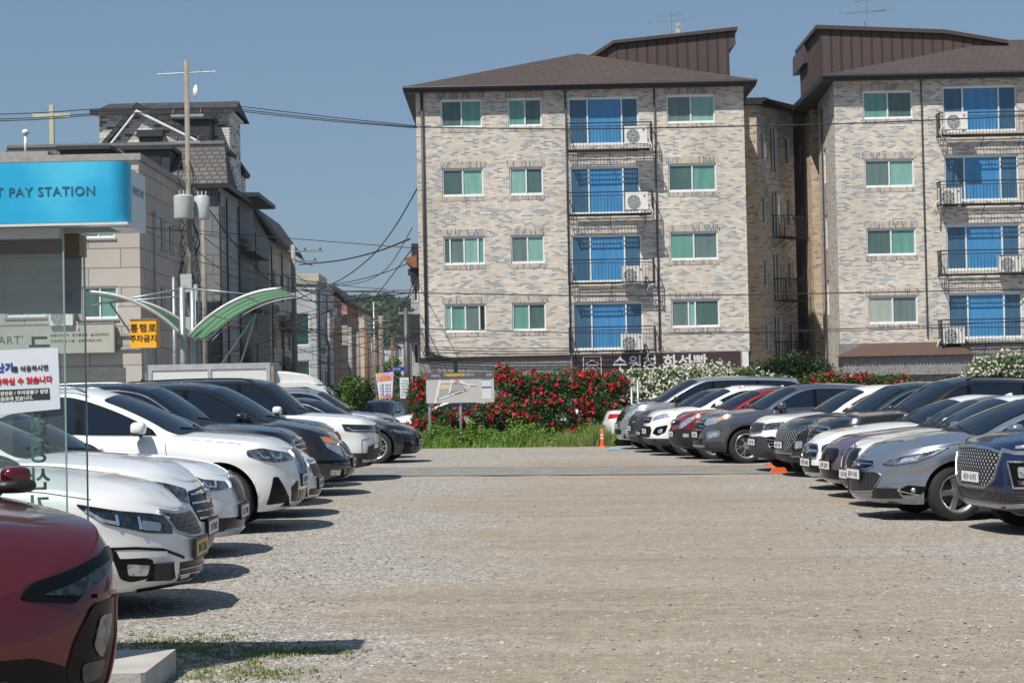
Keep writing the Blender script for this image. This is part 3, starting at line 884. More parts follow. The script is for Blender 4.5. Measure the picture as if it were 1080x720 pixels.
F_MINIVAN = [
 ('d','headlight','lensc',[(.56,.60),(.56,.74),(.80,.82),(-.44,.93),(-.34,.74),(-.12,.60)],dict(off=.010,r=.04)),
 ('d','turn_signal','amber',[(-.18,.87),(-.40,.905),(-.36,.82),(-.20,.79)],dict(off=.017,r=.03)),
 ('c','grille','mesh',[(0,.78),(.42,.77),(.40,.64),(.30,.60),(0,.60)],dict(off=.004)),
 ('cr','grille_frame','chrome',[(0,.80),(.44,.79),(.42,.63),(.30,.58),(0,.58)],dict(loop=1,w=.03,off=.014)),
 ('cr','bumper_trim','gloss',[(0,.53),(.7,.53),(-.5,.53)],dict(w=.05,off=.012)),
 ('d','fog_light','lensc',[(.66,.40),(.82,.41),(.82,.33),(.66,.32)],dict(off=.010)),
 ('c','lower_grille','gloss',[(0,.43),(.5,.42),(.46,.32),(0,.32)]),
 ('plate','plate','plate',.50)]
F_OFFROAD = [
 ('d','headlight','lensd',[(.56,.86),(.55,.98),(-.20,1.0),(-.62,1.02),(-.56,.90),(-.2,.87)],dict(off=.010,r=.03)),
 ('rb','lamp_strip','lensc',[(-.52,.965),(-.42,.91),(-.10,.90),(.60,.91)],dict(off=.016,w=.022)),
 ('c','grille','mesh',[(0,1.0),(.55,.99),(.52,.83),(0,.82)],dict(off=.006)),
 ('rb','bumper_crease','satin',[(-.12,.76),(-.26,.74),(-.26,.52)],dict(w=.02,off=.006)),
 ('c','lower_grille','clad',[(0,.58),(.60,.58),(-.10,.50),(-.22,.34),(0,.30)],dict(off=.008)),
 ('d','bumper_corner','clad',[(.68,.66),(.86,.62),(.88,.40),(.70,.36)],dict(off=.012)),
 ('cr','skid_plate','satin',[(0,.36),(.62,.36),(-.25,.37)],dict(w=.06,off=.022)),
 ('plate','plate','plate',.60)]
F_SPORTLOW = [
 ('d','headlight','lens',[(.48,.60),(.47,.69),(.8,.73),(-.50,.765),(-.58,.73),(-.4,.67),(-.12,.62)],dict(off=.009,r=.03)),
 ('rb','lamp_strip','lensc',[(-.48,.735),(-.34,.69),(-.18,.69),(-.12,.65)],dict(off=.014,w=.022)),
 ('d','kidney_grille','gloss',[(.03,.70),(.38,.70),(.42,.62),(.34,.52),(.05,.51)],dict(off=.012,r=.04)),
 ('d','air_intake','gloss',[(.54,.44),(-.25,.48),(-.30,.24),(.56,.24)],dict(off=.006)),
 ('c','lower_grille','gloss',[(0,.40),(.48,.40),(.48,.27),(0,.27)]),
 ('plate','plate','plate',.46)]
# right row
F_DIAMOND = [
 ('c','grille','diamond',[(0,.90),(.44,.89),(.66,.86),(.56,.60),(.40,.52),(0,.52)],dict(off=.010)),
 ('cr','grille_frame','satin',[(0,.915),(.46,.905),(.68,.87),(.57,.59),(.41,.50),(0,.50)],dict(loop=1,w=.03,off=.02)),
 ('rb','lamp_strip','lensc',[(-.18,.925),(-.30,.94),(-.52,.95)],dict(w=.035,off=.012)),
 ('rb','bumper_brace','satin',[(.66,.90),(-.18,.87),(-.30,.87),(-.46,.885)],dict(w=.05,off=.012)),
 ('d','headlight_surround','gloss',[(-.12,.79),(-.48,.79),(-.44,.50),(-.16,.49)],dict(off=.006,r=.06)),
 ('rb','headlight_ring','chrome',[(-.13,.78),(-.46,.78),(-.42,.52),(-.17,.51)],dict(w=.026,off=.016,closed=True)),
 ('d','headlight','lensc',[(-.20,.73),(-.38,.73),(-.37,.62),(-.21,.61)],dict(off=.014,r=.03)),
 ('d','headlight','lens',[(-.20,.59),(-.36,.59),(-.35,.54),(-.21,.54)],dict(off=.014,r=.02)),
 ('c','lower_grille','mesh',[(0,.47),(.6,.47),(-.28,.45),(-.26,.36),(0,.35)],dict(off=.005)),
 ('cr','skid_plate','satin',[(0,.31),(.62,.31),(-.3,.33)],dict(w=.05,off=.012)),
 ('plate','plate','plate',.60)]
F_CRUZE = [
 ('d','headlight','lens',[(-.20,.645),(-.22,.685),(-.36,.74),(-.62,.80),(-.92,.86),(-.72,.76),(-.55,.69),(-.32,.64)],dict(off=.009,r=.03)),
 ('d','lamp_reflector','lensc',[(-.34,.67),(-.40,.725),(-.58,.765),(-.55,.71)],dict(off=.013,r=.02)),
 ('rb','lamp_strip','satin',[(-.30,.655),(-.54,.70),(-.70,.77),(-.86,.84)],dict(w=.014,off=.013)),
 ('c','grille','gloss',[(0,.70),(.40,.69),(.40,.62),(.3,.60),(0,.59)],dict(off=.004)),
 ('cr','grille_slat','chrome',[(0,.655),(.40,.655)],dict(w=.014,off=.012)),
 ('cr','grille_frame','chrome',[(0,.585),(.32,.59),(.42,.625)],dict(w=.02,off=.014)),
 ('c','grille','mesh',[(0,.55),(.46,.56),(.52,.52),(.42,.35),(0,.33)],dict(off=.005)),
 ('cr','grille_frame','satin',[(0,.56),(.47,.57),(.54,.52),(.43,.34),(0,.32)],dict(loop=1,w=.018,off=.012)),
 ('d','fog_surround','gloss',[(-.36,.37),(-.44,.42),(-.66,.40),(-.58,.31),(-.38,.30)],dict(off=.006,r=.03)),
 ('blob','fog_light','lensc',(-.50,.36),dict(s=(.035,.035,.035))),
 ('rb','fog_trim','chrome',[(-.34,.355),(-.56,.305)],dict(w=.014,off=.012)),
 ('cr','front_lip','satin',[(0,.30),(.58,.30),(-.25,.27)],dict(w=.018,off=.010)),
 ('badge','emblem','satin',.635,dict(rx=.09,rz=.028)),
 ('plate','plate','plate',.53)]
F_MERC = [
 ('d','headlight','lens',[(.52,.58),(.50,.68),(-.20,.73),(-.50,.76),(-.42,.68),(-.1,.60)],dict(off=.009,r=.03)),
 ('c','grille','gloss',[(0,.70),(.36,.69),(.45,.62),(.42,.50),(0,.48)],dict(off=.006)),
 ('cr','grille_frame','chrome',[(0,.70),(.36,.69),(.45,.62),(.42,.50),(0,.48)],dict(loop=1,w=.022,off=.016)),
 ('cr','grille_slat','chrome',[(0,.60),(.43,.60)],dict(w=.05,off=.022)),
 ('badge','emblem','chrome',.60,dict(rx=.095,rz=.095)),
 ('d','air_intake','gloss',[(.56,.40),(-.26,.42),(-.22,.30),(.58,.27)],dict(off=.006)),
 ('c','lower_grille','gloss',[(0,.38),(.50,.38),(.48,.27),(0,.27)]),
 ('cr','front_lip','chrome',[(0,.235),(.6,.235),(-.3,.25)],dict(w=.02,off=.014)),
 ('plate','plate','plate',.42)]
F_TUSC = [
 ('d','headlight','lens',[(.50,.80),(.52,.86),(-.20,.90),(-.46,.94),(-.36,.85),(.74,.78)],dict(off=.008,r=.02)),
 ('c','grille','diamond',[(0,.86),(.55,.84),(.74,.78),(.60,.54),(.40,.46),(0,.46)],dict(off=.008)),
 ('d','headlight','lensd',[(-.08,.66),(-.28,.68),(-.32,.48),(-.12,.44)],dict(off=.008,r=.04)),
 ('d','fog_light','lensc',[(-.14,.64),(-.24,.64),(-.24,.52),(-.14,.50)],dict(off=.014,r=.03)),
 ('cr','bumper_trim','satin',[(0,.42),(.58,.42),(-.08,.37),(-.40,.36)],dict(w=.022,off=.012)),
 ('c','lower_grille','black',[(0,.38),(.60,.38),(.60,.30),(0,.30)]),
 ('plate','plate','plate',.56)]
F_SELT = [
 ('d','headlight','lens',[(.50,.80),(.50,.90),(-.20,.93),(-.44,.95),(-.42,.83),(-.1,.79)],dict(off=.008,r=.03)),
 ('c','grille','mesh',[(0,.91),(.48,.90),(.52,.82),(.44,.76),(0,.74)],dict(off=.006)),
 ('cr','grille_frame','satin',[(0,.92),(.49,.91),(.53,.82),(.45,.75),(0,.73)],dict(loop=1,w=.024,off=.014)),
 ('d','fog_surround','gloss',[(-.12,.66),(-.22,.68),(-.38,.62),(-.32,.44),(-.20,.46)],dict(off=.007,r=.03)),
 ('rb','fog_trim','satin',[(-.14,.62),(-.34,.60)],dict(w=.02,off=.014)),('rb','fog_trim','satin',[(-.17,.56),(-.33,.55)],dict(w=.02,off=.014)),
 ('rb','fog_trim','satin',[(-.20,.50),(-.31,.50)],dict(w=.02,off=.014)),
 ('d','bumper_corner','clad',[(.44,.68),(.62,.66),(-.20,.38),(.44,.30)],dict(off=.010)),
 ('c','lower_grille','clad',[(0,.66),(.44,.68),(.5,.34),(0,.32)],dict(off=.008)),
 ('plate','plate','plate',.56)]
F_SANTA = [
 ('d','headlight','lensc',[(.50,.82),(.50,.93),(-.20,.97),(-.60,1.01),(-.44,.93),(-.28,.84),(-.14,.80)],dict(off=.009,r=.03)),
 ('d','turn_signal','amber',[(-.30,.925),(-.58,1.0),(-.56,.965),(-.34,.885)],dict(off=.014,r=.01)),
 ('c','grille','gloss',[(0,.92),(.50,.91),(.54,.80),(.40,.62),(0,.60)],dict(off=.004)),
 ('cr','grille_slat','chrome',[(0,.87),(.53,.86)],dict(w=.024,off=.014)),('cr','grille_slat','chrome',[(0,.79),(.53,.78)],dict(w=.024,off=.014)),
 ('cr','grille_slat','chrome',[(0,.71),(.47,.71)],dict(w=.024,off=.014)),
 ('d','fog_surround','satin',[(-.12,.66),(-.36,.71),(-.38,.57),(-.14,.50)],dict(off=.006,r=.05)),
 ('d','fog_light','lensc',[(-.16,.62),(-.32,.665),(-.33,.585),(-.17,.54)],dict(off=.012,r=.04)),
 ('c','lower_grille','gloss',[(0,.52),(.5,.52),(.46,.42),(0,.42)]),
 ('cr','skid_plate','satin',[(0,.36),(.55,.36)],dict(w=.05,off=.014)),
 ('plate','plate','plate',.60)]
F_SMALLRED = [
 ('d','headlight','lensc',[(.52,.70),(.56,.80),(-.20,.90),(-.42,.99),(-.36,.88),(-.14,.70)],dict(off=.010,r=.03)),
 ('c','grille','gloss',[(0,.88),(.50,.88),(.46,.78),(0,.76)],dict(off=.006)),
 ('c','lower_grille','black',[(0,.66),(.60,.68),(-.20,.70),(-.50,.62),(-.46,.40),(.6,.36),(0,.36)],dict(off=.008)),
 ('d','fog_light','lensc',[(.66,.58),(.78,.58),(.78,.50),(.66,.50)],dict(off=.016,r=.02)),
 ('badge','emblem','chrome',.82,dict(rx=.06,rz=.05)),
 ('plate','plate','plate',.56)]
F_IX = [
 ('d','headlight','lensc',[(.52,.83),(.52,.92),(-.22,.98),(-.56,1.03),(-.46,.93),(-.1,.84)],dict(off=.009,r=.03)),
 ('c','grille','gloss',[(0,.93),(.40,.92),(.46,.84),(.38,.78),(0,.77)],dict(off=.005)),
 ('cr','grille_slat','satin',[(0,.85),(.44,.85)],dict(w=.03,off=.014)),
 ('c','grille','gloss',[(0,.70),(.46,.70),(.52,.60),(.44,.44),(0,.42)],dict(off=.005)),
 ('d','fog_surround','gloss',[(-.10,.54),(-.16,.68),(-.42,.74),(-.36,.56),(-.20,.48)],dict(off=.006,r=.04)),
 ('d','fog_light','lensc',[(-.20,.62),(-.31,.65),(-.29,.55),(-.21,.54)],dict(off=.012,r=.03)),
 ('plate','plate','plate',.58)]
F_TRAX = [
 ('d','headlight','lens',[(.52,.80),(.52,.92),(-.24,.95),(-.46,.97),(-.40,.82)],dict(off=.009,r=.03)),
 ('c','grille','mesh',[(0,.92),(.44,.91),(.48,.76),(.40,.54),(0,.52)],dict(off=.005)),
 ('cr','grille_frame','chrome',[(0,.77),(.48,.77)],dict(w=.04,off=.014)),
 ('d','fog_surround','gloss',[(.58,.56),(-.24,.58),(-.22,.42),(.58,.40)],dict(off=.006,r=.03)),
 ('d','fog_light','lensc',[(.66,.52),(-.10,.54),(-.10,.46),(.67,.45)],dict(off=.012,r=.02)),
 ('plate','plate','plate',.60)]
F_VAN = [
 ('d','headlight','lensc',[(.56,.78),(.58,.90),(-.26,1.02),(-.42,1.08),(-.40,.92),(-.18,.80)],dict(off=.010,r=.05)),
 ('c','grille','gloss',[(0,1.0),(.48,.98),(.50,.84),(.40,.76),(0,.75)],dict(off=.005)),
 ('cr','grille_slat','chrome',[(0,.93),(.50,.92)],dict(w=.03,off=.014)),('cr','grille_slat','chrome',[(0,.85),(.50,.84)],dict(w=.03,off=.014)),
 ('c','lower_grille','gloss',[(0,.52),(.5,.52),(.46,.40),(0,.40)]),
 ('d','fog_light','lensc',[(.66,.52),(.82,.53),(.82,.44),(.66,.43)],dict(off=.010)),
 ('plate','plate','plate',.62)]
F_FUTURE = [   # dark red crossover at the very front
 ('d','daytime_lamp','gloss',[(.36,.76),(.42,.82),(-.10,.86),(-.34,.925),(-.37,.88),(-.14,.80),(.60,.72)],dict(off=.010,r=.02)),
 ('d','lamp_strip','lensd',[(.46,.765),(.60,.795),(-.16,.84),(-.28,.875),(-.20,.815),(.62,.75)],dict(off=.016,r=.012)),
 ('d','headlight','gloss',[(-.06,.44),(-.08,.58),(-.13,.71),(-.27,.72),(-.25,.58),(-.17,.36),(-.08,.34)],dict(off=.010,r=.04)),
 ('d','lamp_reflector','lens',[(-.12,.54),(-.15,.66),(-.22,.66),(-.20,.58),(-.15,.48)],dict(off=.017,r=.03)),
 ('d','lamp_reflector','lensd',[(-.09,.48),(-.17,.48),(-.15,.41),(-.09,.40)],dict(off=.017,r=.03)),
 ('rb','lamp_frame','redpaint',[(-.14,.74),(-.29,.74),(-.275,.58),(-.19,.35)],dict(w=.018,off=.018)),
 ('c','lower_grille','gloss',[(0,.54),(.40,.53),(.54,.48),(.60,.34),(0,.32)],dict(off=.008)),
 ('plate','plate','plate',.38)]
G['redpaint'] = P_RED2
# diamond pattern grille
def _diamond():
    m = bpy.data.materials.new('diamond_grille'); N, L = nt(m); b = bsdf(m)
    tc = N.new('ShaderNodeTexCoord'); mp = N.new('ShaderNodeMapping'); mp.inputs['Rotation'].default_value = (PI/4, 0, 0); mp.inputs['Scale'].default_value = (0, 20, 20)
    ck = N.new('ShaderNodeTexVoronoi'); ck.inputs['Randomness'].default_value = 0; ck.inputs['Scale'].default_value = 1.0
    L.new(tc.outputs['Object'], mp.inputs[0]); L.new(mp.outputs[0], ck.inputs['Vector'])
    cr = N.new('ShaderNodeValToRGB'); cr.color_ramp.elements[0].color = (.55, .57, .6, 1); cr.color_ramp.elements[1].color = (.01, .01, .012, 1)
    cr.color_ramp.elements[0].position = .22; cr.color_ramp.elements[1].position = .34
    L.new(ck.outputs['Distance'], cr.inputs[0]); L.new(cr.outputs[0], b.inputs['Base Color'])
    b.inputs['Metallic'].default_value = .5; b.inputs['Roughness'].default_value = .25
    bp = N.new('ShaderNodeBump'); bp.inputs['Distance'].default_value = .02; bp.invert = True
    L.new(ck.outputs['Distance'], bp.inputs['Height']); L.new(bp.outputs['Normal'], b.inputs['Normal'])
    return m
G['diamond'] = _diamond()

# ---- left row, near to far
park('L', -72, 7.25, 'red_crossover', suv(L=4.3, H=1.56, zwt=1.50, zrt=1.46, msize=.62, mout=.01, W=.90, Lf=.55, nf=2.6, oh=.82, xc=-1.05, xwt=-1.9, nose=[(0,.12),(.1,.03),(.3,.0),(.6,.0),(.85,.02),(1,.05)],
     sh=[(0,.76),(-.10,.85),(-.22,.93),(-.38,.99),(-.6,1.03),(-1.1,1.06),(-2.4,1.10),(-3.6,1.2),(-5,1.2)], dome=.05, dlo_end=-3.9, xrt=-3.5, xrb=-4.1),
     P_RED, F_FUTURE, 'dark red crossover cut off by the left edge, nearest of all the cars', 'car', clad=.30, plate_txt='52다 7140', yaw=-55)
park('L', 210, 14.0, 'white_sedan', spec(oh=1.0, nf=1.95, sh=[(0,.725),(-.3,.82),(-.75,.90),(-1.3,.96),(-2.4,.98),(-3.6,1.03),(-5.2,1.03)], dome=.09, Lf=.76, xc=-1.38, xwt=-2.2),
     P_WHITE2, F_SPORTSEDAN, 'white sedan behind the glass booth, with black-edged fog light and yellow plate', 'car', chrome_dlo=True, plate_txt='38나 5216')
park('L', 222, 16.3, 'white_sedan', spec(oh=.95, H=1.5, zwt=1.44, zrt=1.42, sh=[(0,.82),(-.3,.91),(-.75,.98),(-1.25,1.02),(-2.4,1.02),(-3.6,1.06),(-5.2,1.06)], dome=.07, xc=-1.3),
     P_WHITE, F_BIGGRILLE, 'white car just beyond the yellow-plate sedan, dark chrome-barred grille above its plate', 'car', plate_txt='21러 0473')
park('L', 256, 18.8, 'white_sedan', spec(H=1.44, W=.90, oh=.82, sh=[(0,.765),(-.3,.83),(-.8,.90),(-1.4,.95),(-2.4,.97),(-3.6,1.0),(-5.2,1.0)], xc=-1.45, xwt=-2.25),
     P_WHITE, F_3, 'low white sedan with twin kidney grille tucked in front of the white SUV', 'car', plate_txt='63도 9902')
park('L', 320, 22.2, 'white_suv', suv(oh=.87, R=.375, sh=[(0,.93),(-.3,1.0),(-.8,1.06),(-1.25,1.09),(-2.4,1.11),(-3.6,1.15),(-5.2,1.15)], Lf=.66, flare=.035, xc=-1.18, xwt=-2.15, zwt=1.58),
     P_WHITE, F_X, 'white SUV with blue-edged kidney grille and triangular bumper intake', 'car', rail='satin', wheels='split', clad=.0, plate_txt='157보 3308', steer=-.08)
park('L', 337, 24.6, 'white_sedan', spec(H=1.46, sh=[(0,.74),(-.3,.82),(-.8,.90),(-1.4,.97),(-2.4,.98),(-3.6,1.02),(-5.2,1.02)]),
     P_WHITE2, F_SEDAN, 'white sedan whose nose shows past the blue-grille SUV, under the black SUV hood', 'car', chrome_dlo=True, plate_txt='09구 6425')
park('L', 324, 27.0, 'black_suv', suv(L=4.95, H=1.75, W=.98, zwt=1.68, zrt=1.68, sh=[(0,.97),(-.3,1.03),(-.8,1.09),(-1.3,1.12),(-2.4,1.13),(-3.6,1.15),(-5.2,1.15)], xc=-1.3, xwt=-2.1, dlo_end=-4.6, xrt=-4.2, xrb=-4.8),
     P_BLUEBLK, F_BIGSUV, 'black SUV with chrome window line and chrome-barred grille in the left row', 'car', chrome_dlo=True, rail='satin', plate_txt='44무 8120')
park('L', 373, 29.6, 'black_minivan', suv(L=5.1, H=1.76, W=.99, zwt=1.69, zrt=1.70, oh=.95, Lf=.8, nf=2.3, sh=[(0,.80),(-.3,.93),(-.8,1.06),(-1.2,1.12),(-2.4,1.12),(-3.6,1.14),(-5.2,1.14)], nose=[(0,.12),(.15,.02),(.35,.0),(.55,.03),(.8,.12),(1,.24)],
     xc=-1.12, xwt=-2.05, bp=[-2.5,-3.6], dlo_end=-4.8, xrt=-4.7, xrb=-5.0, k=.22, R=.35), P_BLACK, F_MINIVAN, 'black minivan with orange turn signals in clear headlights', 'car', plate_txt='70조 2651')
park('L', 361, 32.2, 'black_sedan', suv(H=1.60, zwt=1.53, zrt=1.50, sh=[(0,.96),(-.3,1.03),(-.8,1.09),(-1.25,1.11),(-2.4,1.1),(-3.6,1.12),(-5.2,1.12)]),
     P_BLACK, F_TRAX, 'black car whose hood shows between the minivan and the white off-roader', 'car', plate_txt='11허 4377')
park('L', 400, 34.6, 'white_offroader', suv(L=4.97, H=1.86, W=1.0, zwt=1.78, zrt=1.80, R=.385, Lf=.55, nf=3.0, sh=[(0,1.04),(-.3,1.10),(-.8,1.14),(-1.3,1.17),(-2.4,1.19),(-3.6,1.22),(-5.2,1.22)],
     nose=[(0,.16),(.15,.08),(.3,.02),(.5,.0),(.75,.01),(.9,.03),(1,.12)], xc=-1.25, xwt=-1.95, k=.24, dlo_end=-4.7, xrt=-4.5, xrb=-4.85), P_WHITE, F_OFFROAD, 'tall white off-roader with dark lower bumper, last before the paved strip', 'car', rail='gloss', clad=.50, roof_m=P_BLACK, mirror_m=P_WHITE, plate_txt='305우 1189')
park('L', 443.5, 43.0, 'black_sedan', spec(L=4.95, H=1.48, W=.935, R=.36, oh=.88, sh=[(0,.72),(-.3,.80),(-.8,.88),(-1.5,.96),(-2.4,.98),(-3.6,1.02),(-5.2,1.02)], xc=-1.5, xwt=-2.35, zwt=1.42), P_BLUEBLK, F_SPORTLOW,
     'black sports sedan with ten-spoke silver wheels beyond the paved strip', 'car', chrome_dlo=True, wheels='ten', rim='rim', plate_txt='88마 5034', yaw=-6)
park('L', 426, 46.0, 'white_suv', suv(H=1.70, zwt=1.62, zrt=1.60, L=4.7), P_SILVER, F_TRAX, 'silver-white SUV with roof rails behind the black sports sedan', 'car', rail='satin', plate_txt='29소 7716')
# ---- right row, near to far
park('R', 1022, 20.4, 'navy_suv', suv(L=4.75, W=.955, R=.375, oh=.86, nf=2.9, Lf=.6, sh=[(0,.955),(-.3,1.0),(-.8,1.05),(-1.3,1.09),(-2.4,1.11),(-3.6,1.14),(-5.2,1.14)], nose=[(0,.14),(.12,.04),(.3,.0),(.6,.0),(.85,.02),(.93,.03),(1,.10)], xc=-1.35, xwt=-2.1),
     P_NAVY, F_DIAMOND, 'navy SUV with diamond-pattern grille cut off by the right edge', 'car', chrome_dlo=True, plate_txt='42누 6193', clad=.32)
park('R', 897, 22.9, 'steel_sedan', spec(L=4.66, W=.905, H=1.465, oh=1.0, Lf=.95, nf=1.95, R=.325, sh=[(0,.72),(-.25,.79),(-.7,.875),(-1.2,.94),(-2.2,.97),(-3.5,1.02),(-5.2,1.03)], dome=.09, crease=.012,
     xc=-1.18, xwt=-2.15, zwt=1.40, side=[(0,.10),(.08,.05),(.25,.02),(.40,.012),(.55,.018),(.68,.002),(.80,.0),(.9,.016),(1,.06)]), P_STEEL, F_CRUZE, 'steel grey sedan with long swept headlights beside the navy SUV', 'car', wheels='five', plate_txt='20수 9145', steer=.12)
park('R', 890, 25.2, 'white_hatchback', spec(L=4.35, W=.90, H=1.45, zwt=1.40, zrt=1.38, oh=.80, sh=[(0,.77),(-.3,.83),(-.8,.90),(-1.3,.96),(-2.4,.98),(-3.6,1.04),(-5.2,1.04)], xrt=-3.5, xrb=-4.1, xc=-1.25, xwt=-2.05),
     P_WHITE, F_KDARK, 'white hatchback with black twin grille between the steel sedan and the mauve car', 'car', plate_txt='16거 0826')
park('R', 868, 27.3, 'mauve_sedan', spec(L=4.7, W=.91, H=1.43, oh=.80, sh=[(0,.745),(-.3,.81),(-.8,.87),(-1.4,.93),(-2.4,.96),(-3.6,1.0),(-5.2,1.0)], xc=-1.45, xwt=-2.2, zwt=1.37, dome=.06), P_MAUVE, F_SPORTLOW,
     'mauve low sedan squeezed between two white cars in the right row', 'car', plate_txt='31버 5570')
park('R', 848, 29.5, 'white_sedan', spec(L=4.7, W=.91, H=1.44, oh=.82, sh=[(0,.74),(-.3,.81),(-.8,.885),(-1.5,.96),(-2.4,.97),(-3.6,1.0),(-5.2,1.0)], xc=-1.5, xwt=-2.3, dome=.07, zwt=1.37), P_WHITE2, F_MERC,
     'white sedan with one thick chrome bar and round emblem in its grille', 'car', plate_txt='175루 3842')
park('R', 855, 31.7, 'black_suv', suv(L=4.95, W=.98, H=1.73, zwt=1.66, zrt=1.66, sh=[(0,.98),(-.3,1.04),(-.8,1.09),(-1.4,1.13),(-2.4,1.14),(-3.6,1.16),(-5.2,1.16)], xc=-1.4, xwt=-2.2, dlo_end=-4.5), P_BLACK, F_BIGSUV,
     'big black SUV between the dark green SUV and the white sedan', 'car', rail='gloss', plate_txt='53오 4408')
park('R', 820, 34.0, 'green_suv', suv(L=4.63, H=1.665, zwt=1.6, Lf=.68, nf=2.4, oh=.88, sh=[(0,.90),(-.3,.97),(-.8,1.04),(-1.3,1.08),(-2.4,1.10),(-3.6,1.14),(-5.2,1.14)], xc=-1.25, xwt=-2.1), P_GREEN, F_TUSC,
     'dark green SUV with wide jewelled grille and white-lit hood edge', 'car', clad=.40, chrome_dlo=True, plate_txt='68더 1947')
park('R', 792, 36.0, 'white_suv', suv(L=4.4, W=.91, H=1.62, zwt=1.55, zrt=1.54, oh=.84, R=.345, sh=[(0,.95),(-.3,1.0),(-.8,1.04),(-1.2,1.07),(-2.4,1.08),(-3.6,1.12),(-5.2,1.12)], xrt=-3.7, xrb=-4.2, dlo_end=-4.0), P_WHITE2, F_SELT,
     'small white SUV with slatted black bumper intake at the paved strip', 'car', clad=.46, archtrim=True, roof_m=P_WHITE2, plate_txt='34저 7283')
park('R', 732, 40.8, 'grey_suv', suv(L=4.7, W=.94, H=1.68, zwt=1.61, zrt=1.6, oh=.93, R=.368, Lf=.70, sh=[(0,.93),(-.3,1.0),(-.8,1.06),(-1.25,1.10),(-2.4,1.12),(-3.6,1.18),(-5.2,1.2)], xc=-1.15, xwt=-2.05), P_GREY, F_SANTA,
     'grey SUV with orange headlight corners and two-tone alloy wheels beyond the paved strip', 'car', clad=.46, archtrim=True, wheels='split', chrome_dlo=True, plate_txt='27호 8051', steer=.1)
park('R', 707, 43.3, 'red_crossover', suv(L=4.2, W=.89, H=1.60, zwt=1.53, zrt=1.50, oh=.80, Lf=.62, R=.34, sh=[(0,.92),(-.3,1.0),(-.8,1.05),(-1.1,1.08),(-2.4,1.10),(-3.6,1.16),(-5.2,1.2)], xrt=-3.4, xrb=-4.0, dlo_end=-3.8, xc=-1.05, xwt=-1.9), P_RED2, F_SMALLRED,
     'red crossover with black lower bumper beside the grey SUV', 'car', clad=.44, archtrim=True, clad_m='black', wheels='five', plate_txt='19모 3365')
park('R', 679, 45.7, 'white_suv', suv(L=4.41, W=.91, H=1.66, zwt=1.58, zrt=1.56, oh=.88, sh=[(0,.95),(-.3,1.03),(-.8,1.08),(-1.1,1.11),(-2.4,1.13),(-3.6,1.2),(-5.2,1.25)], xrt=-3.6, xrb=-4.2, dlo_end=-4.0, xc=-1.08, xwt=-1.95), P_WHITE2, F_IX,
     'white SUV with large black hooked fog light recess beyond the red crossover', 'car', clad=.42, rail='satin', plate_txt='50가 2217')
park('R', 663, 48.2, 'grey_hatchback', suv(L=4.25, W=.89, H=1.60, zwt=1.54, oh=.85, sh=[(0,.94),(-.3,1.0),(-.8,1.05),(-1.1,1.08),(-2.4,1.10),(-3.6,1.15),(-5.2,1.2)], xrt=-3.5, xrb=-4.05, dlo_end=-3.9), P_DGREY, F_TRAX,
     'dark grey small car between the silver van and the white SUV', 'car', clad=.42, plate_txt='62머 9038')
park('R', 649, 50.8, 'silver_van', suv(L=5.12, W=.96, H=1.92, zwt=1.84, zrt=1.86, oh=.85, Lf=.75, nf=2.4, R=.345, sh=[(0,1.0),(-.25,1.09),(-.6,1.17),(-.95,1.22),(-2.4,1.22),(-3.6,1.24),(-5.2,1.24)],
     nose=[(0,.10),(.12,.02),(.3,.0),(.55,.03),(.8,.10),(1,.22)], xc=-.95, xwt=-2.05, k=.18, bp=[-2.5,-3.7], dlo_end=-4.9, xrt=-4.85, xrb=-5.1, xp=-3.0), P_SILVER, F_VAN,
     'tall silver passenger van in front of the white rose bushes', 'car', plate_txt='76나 1402', mirror_m=G['black'])
_r, _c = park('R', 637, 54.2, 'white_sedan', spec(L=4.8, H=1.45), P_WHITE, F_SEDAN, 'white sedan parked tail-first at the far right end, red tail light showing', 'car', yaw=8, plate_txt='85조 3190')
# this one stands the other way round: its tail is toward the lane
xx = nose_x(637, 54.2); _r.location = (xx+4.8*math.cos(math.radians(8)), 54.2+4.8*math.sin(math.radians(8)), gz(xx+2, 54.2))
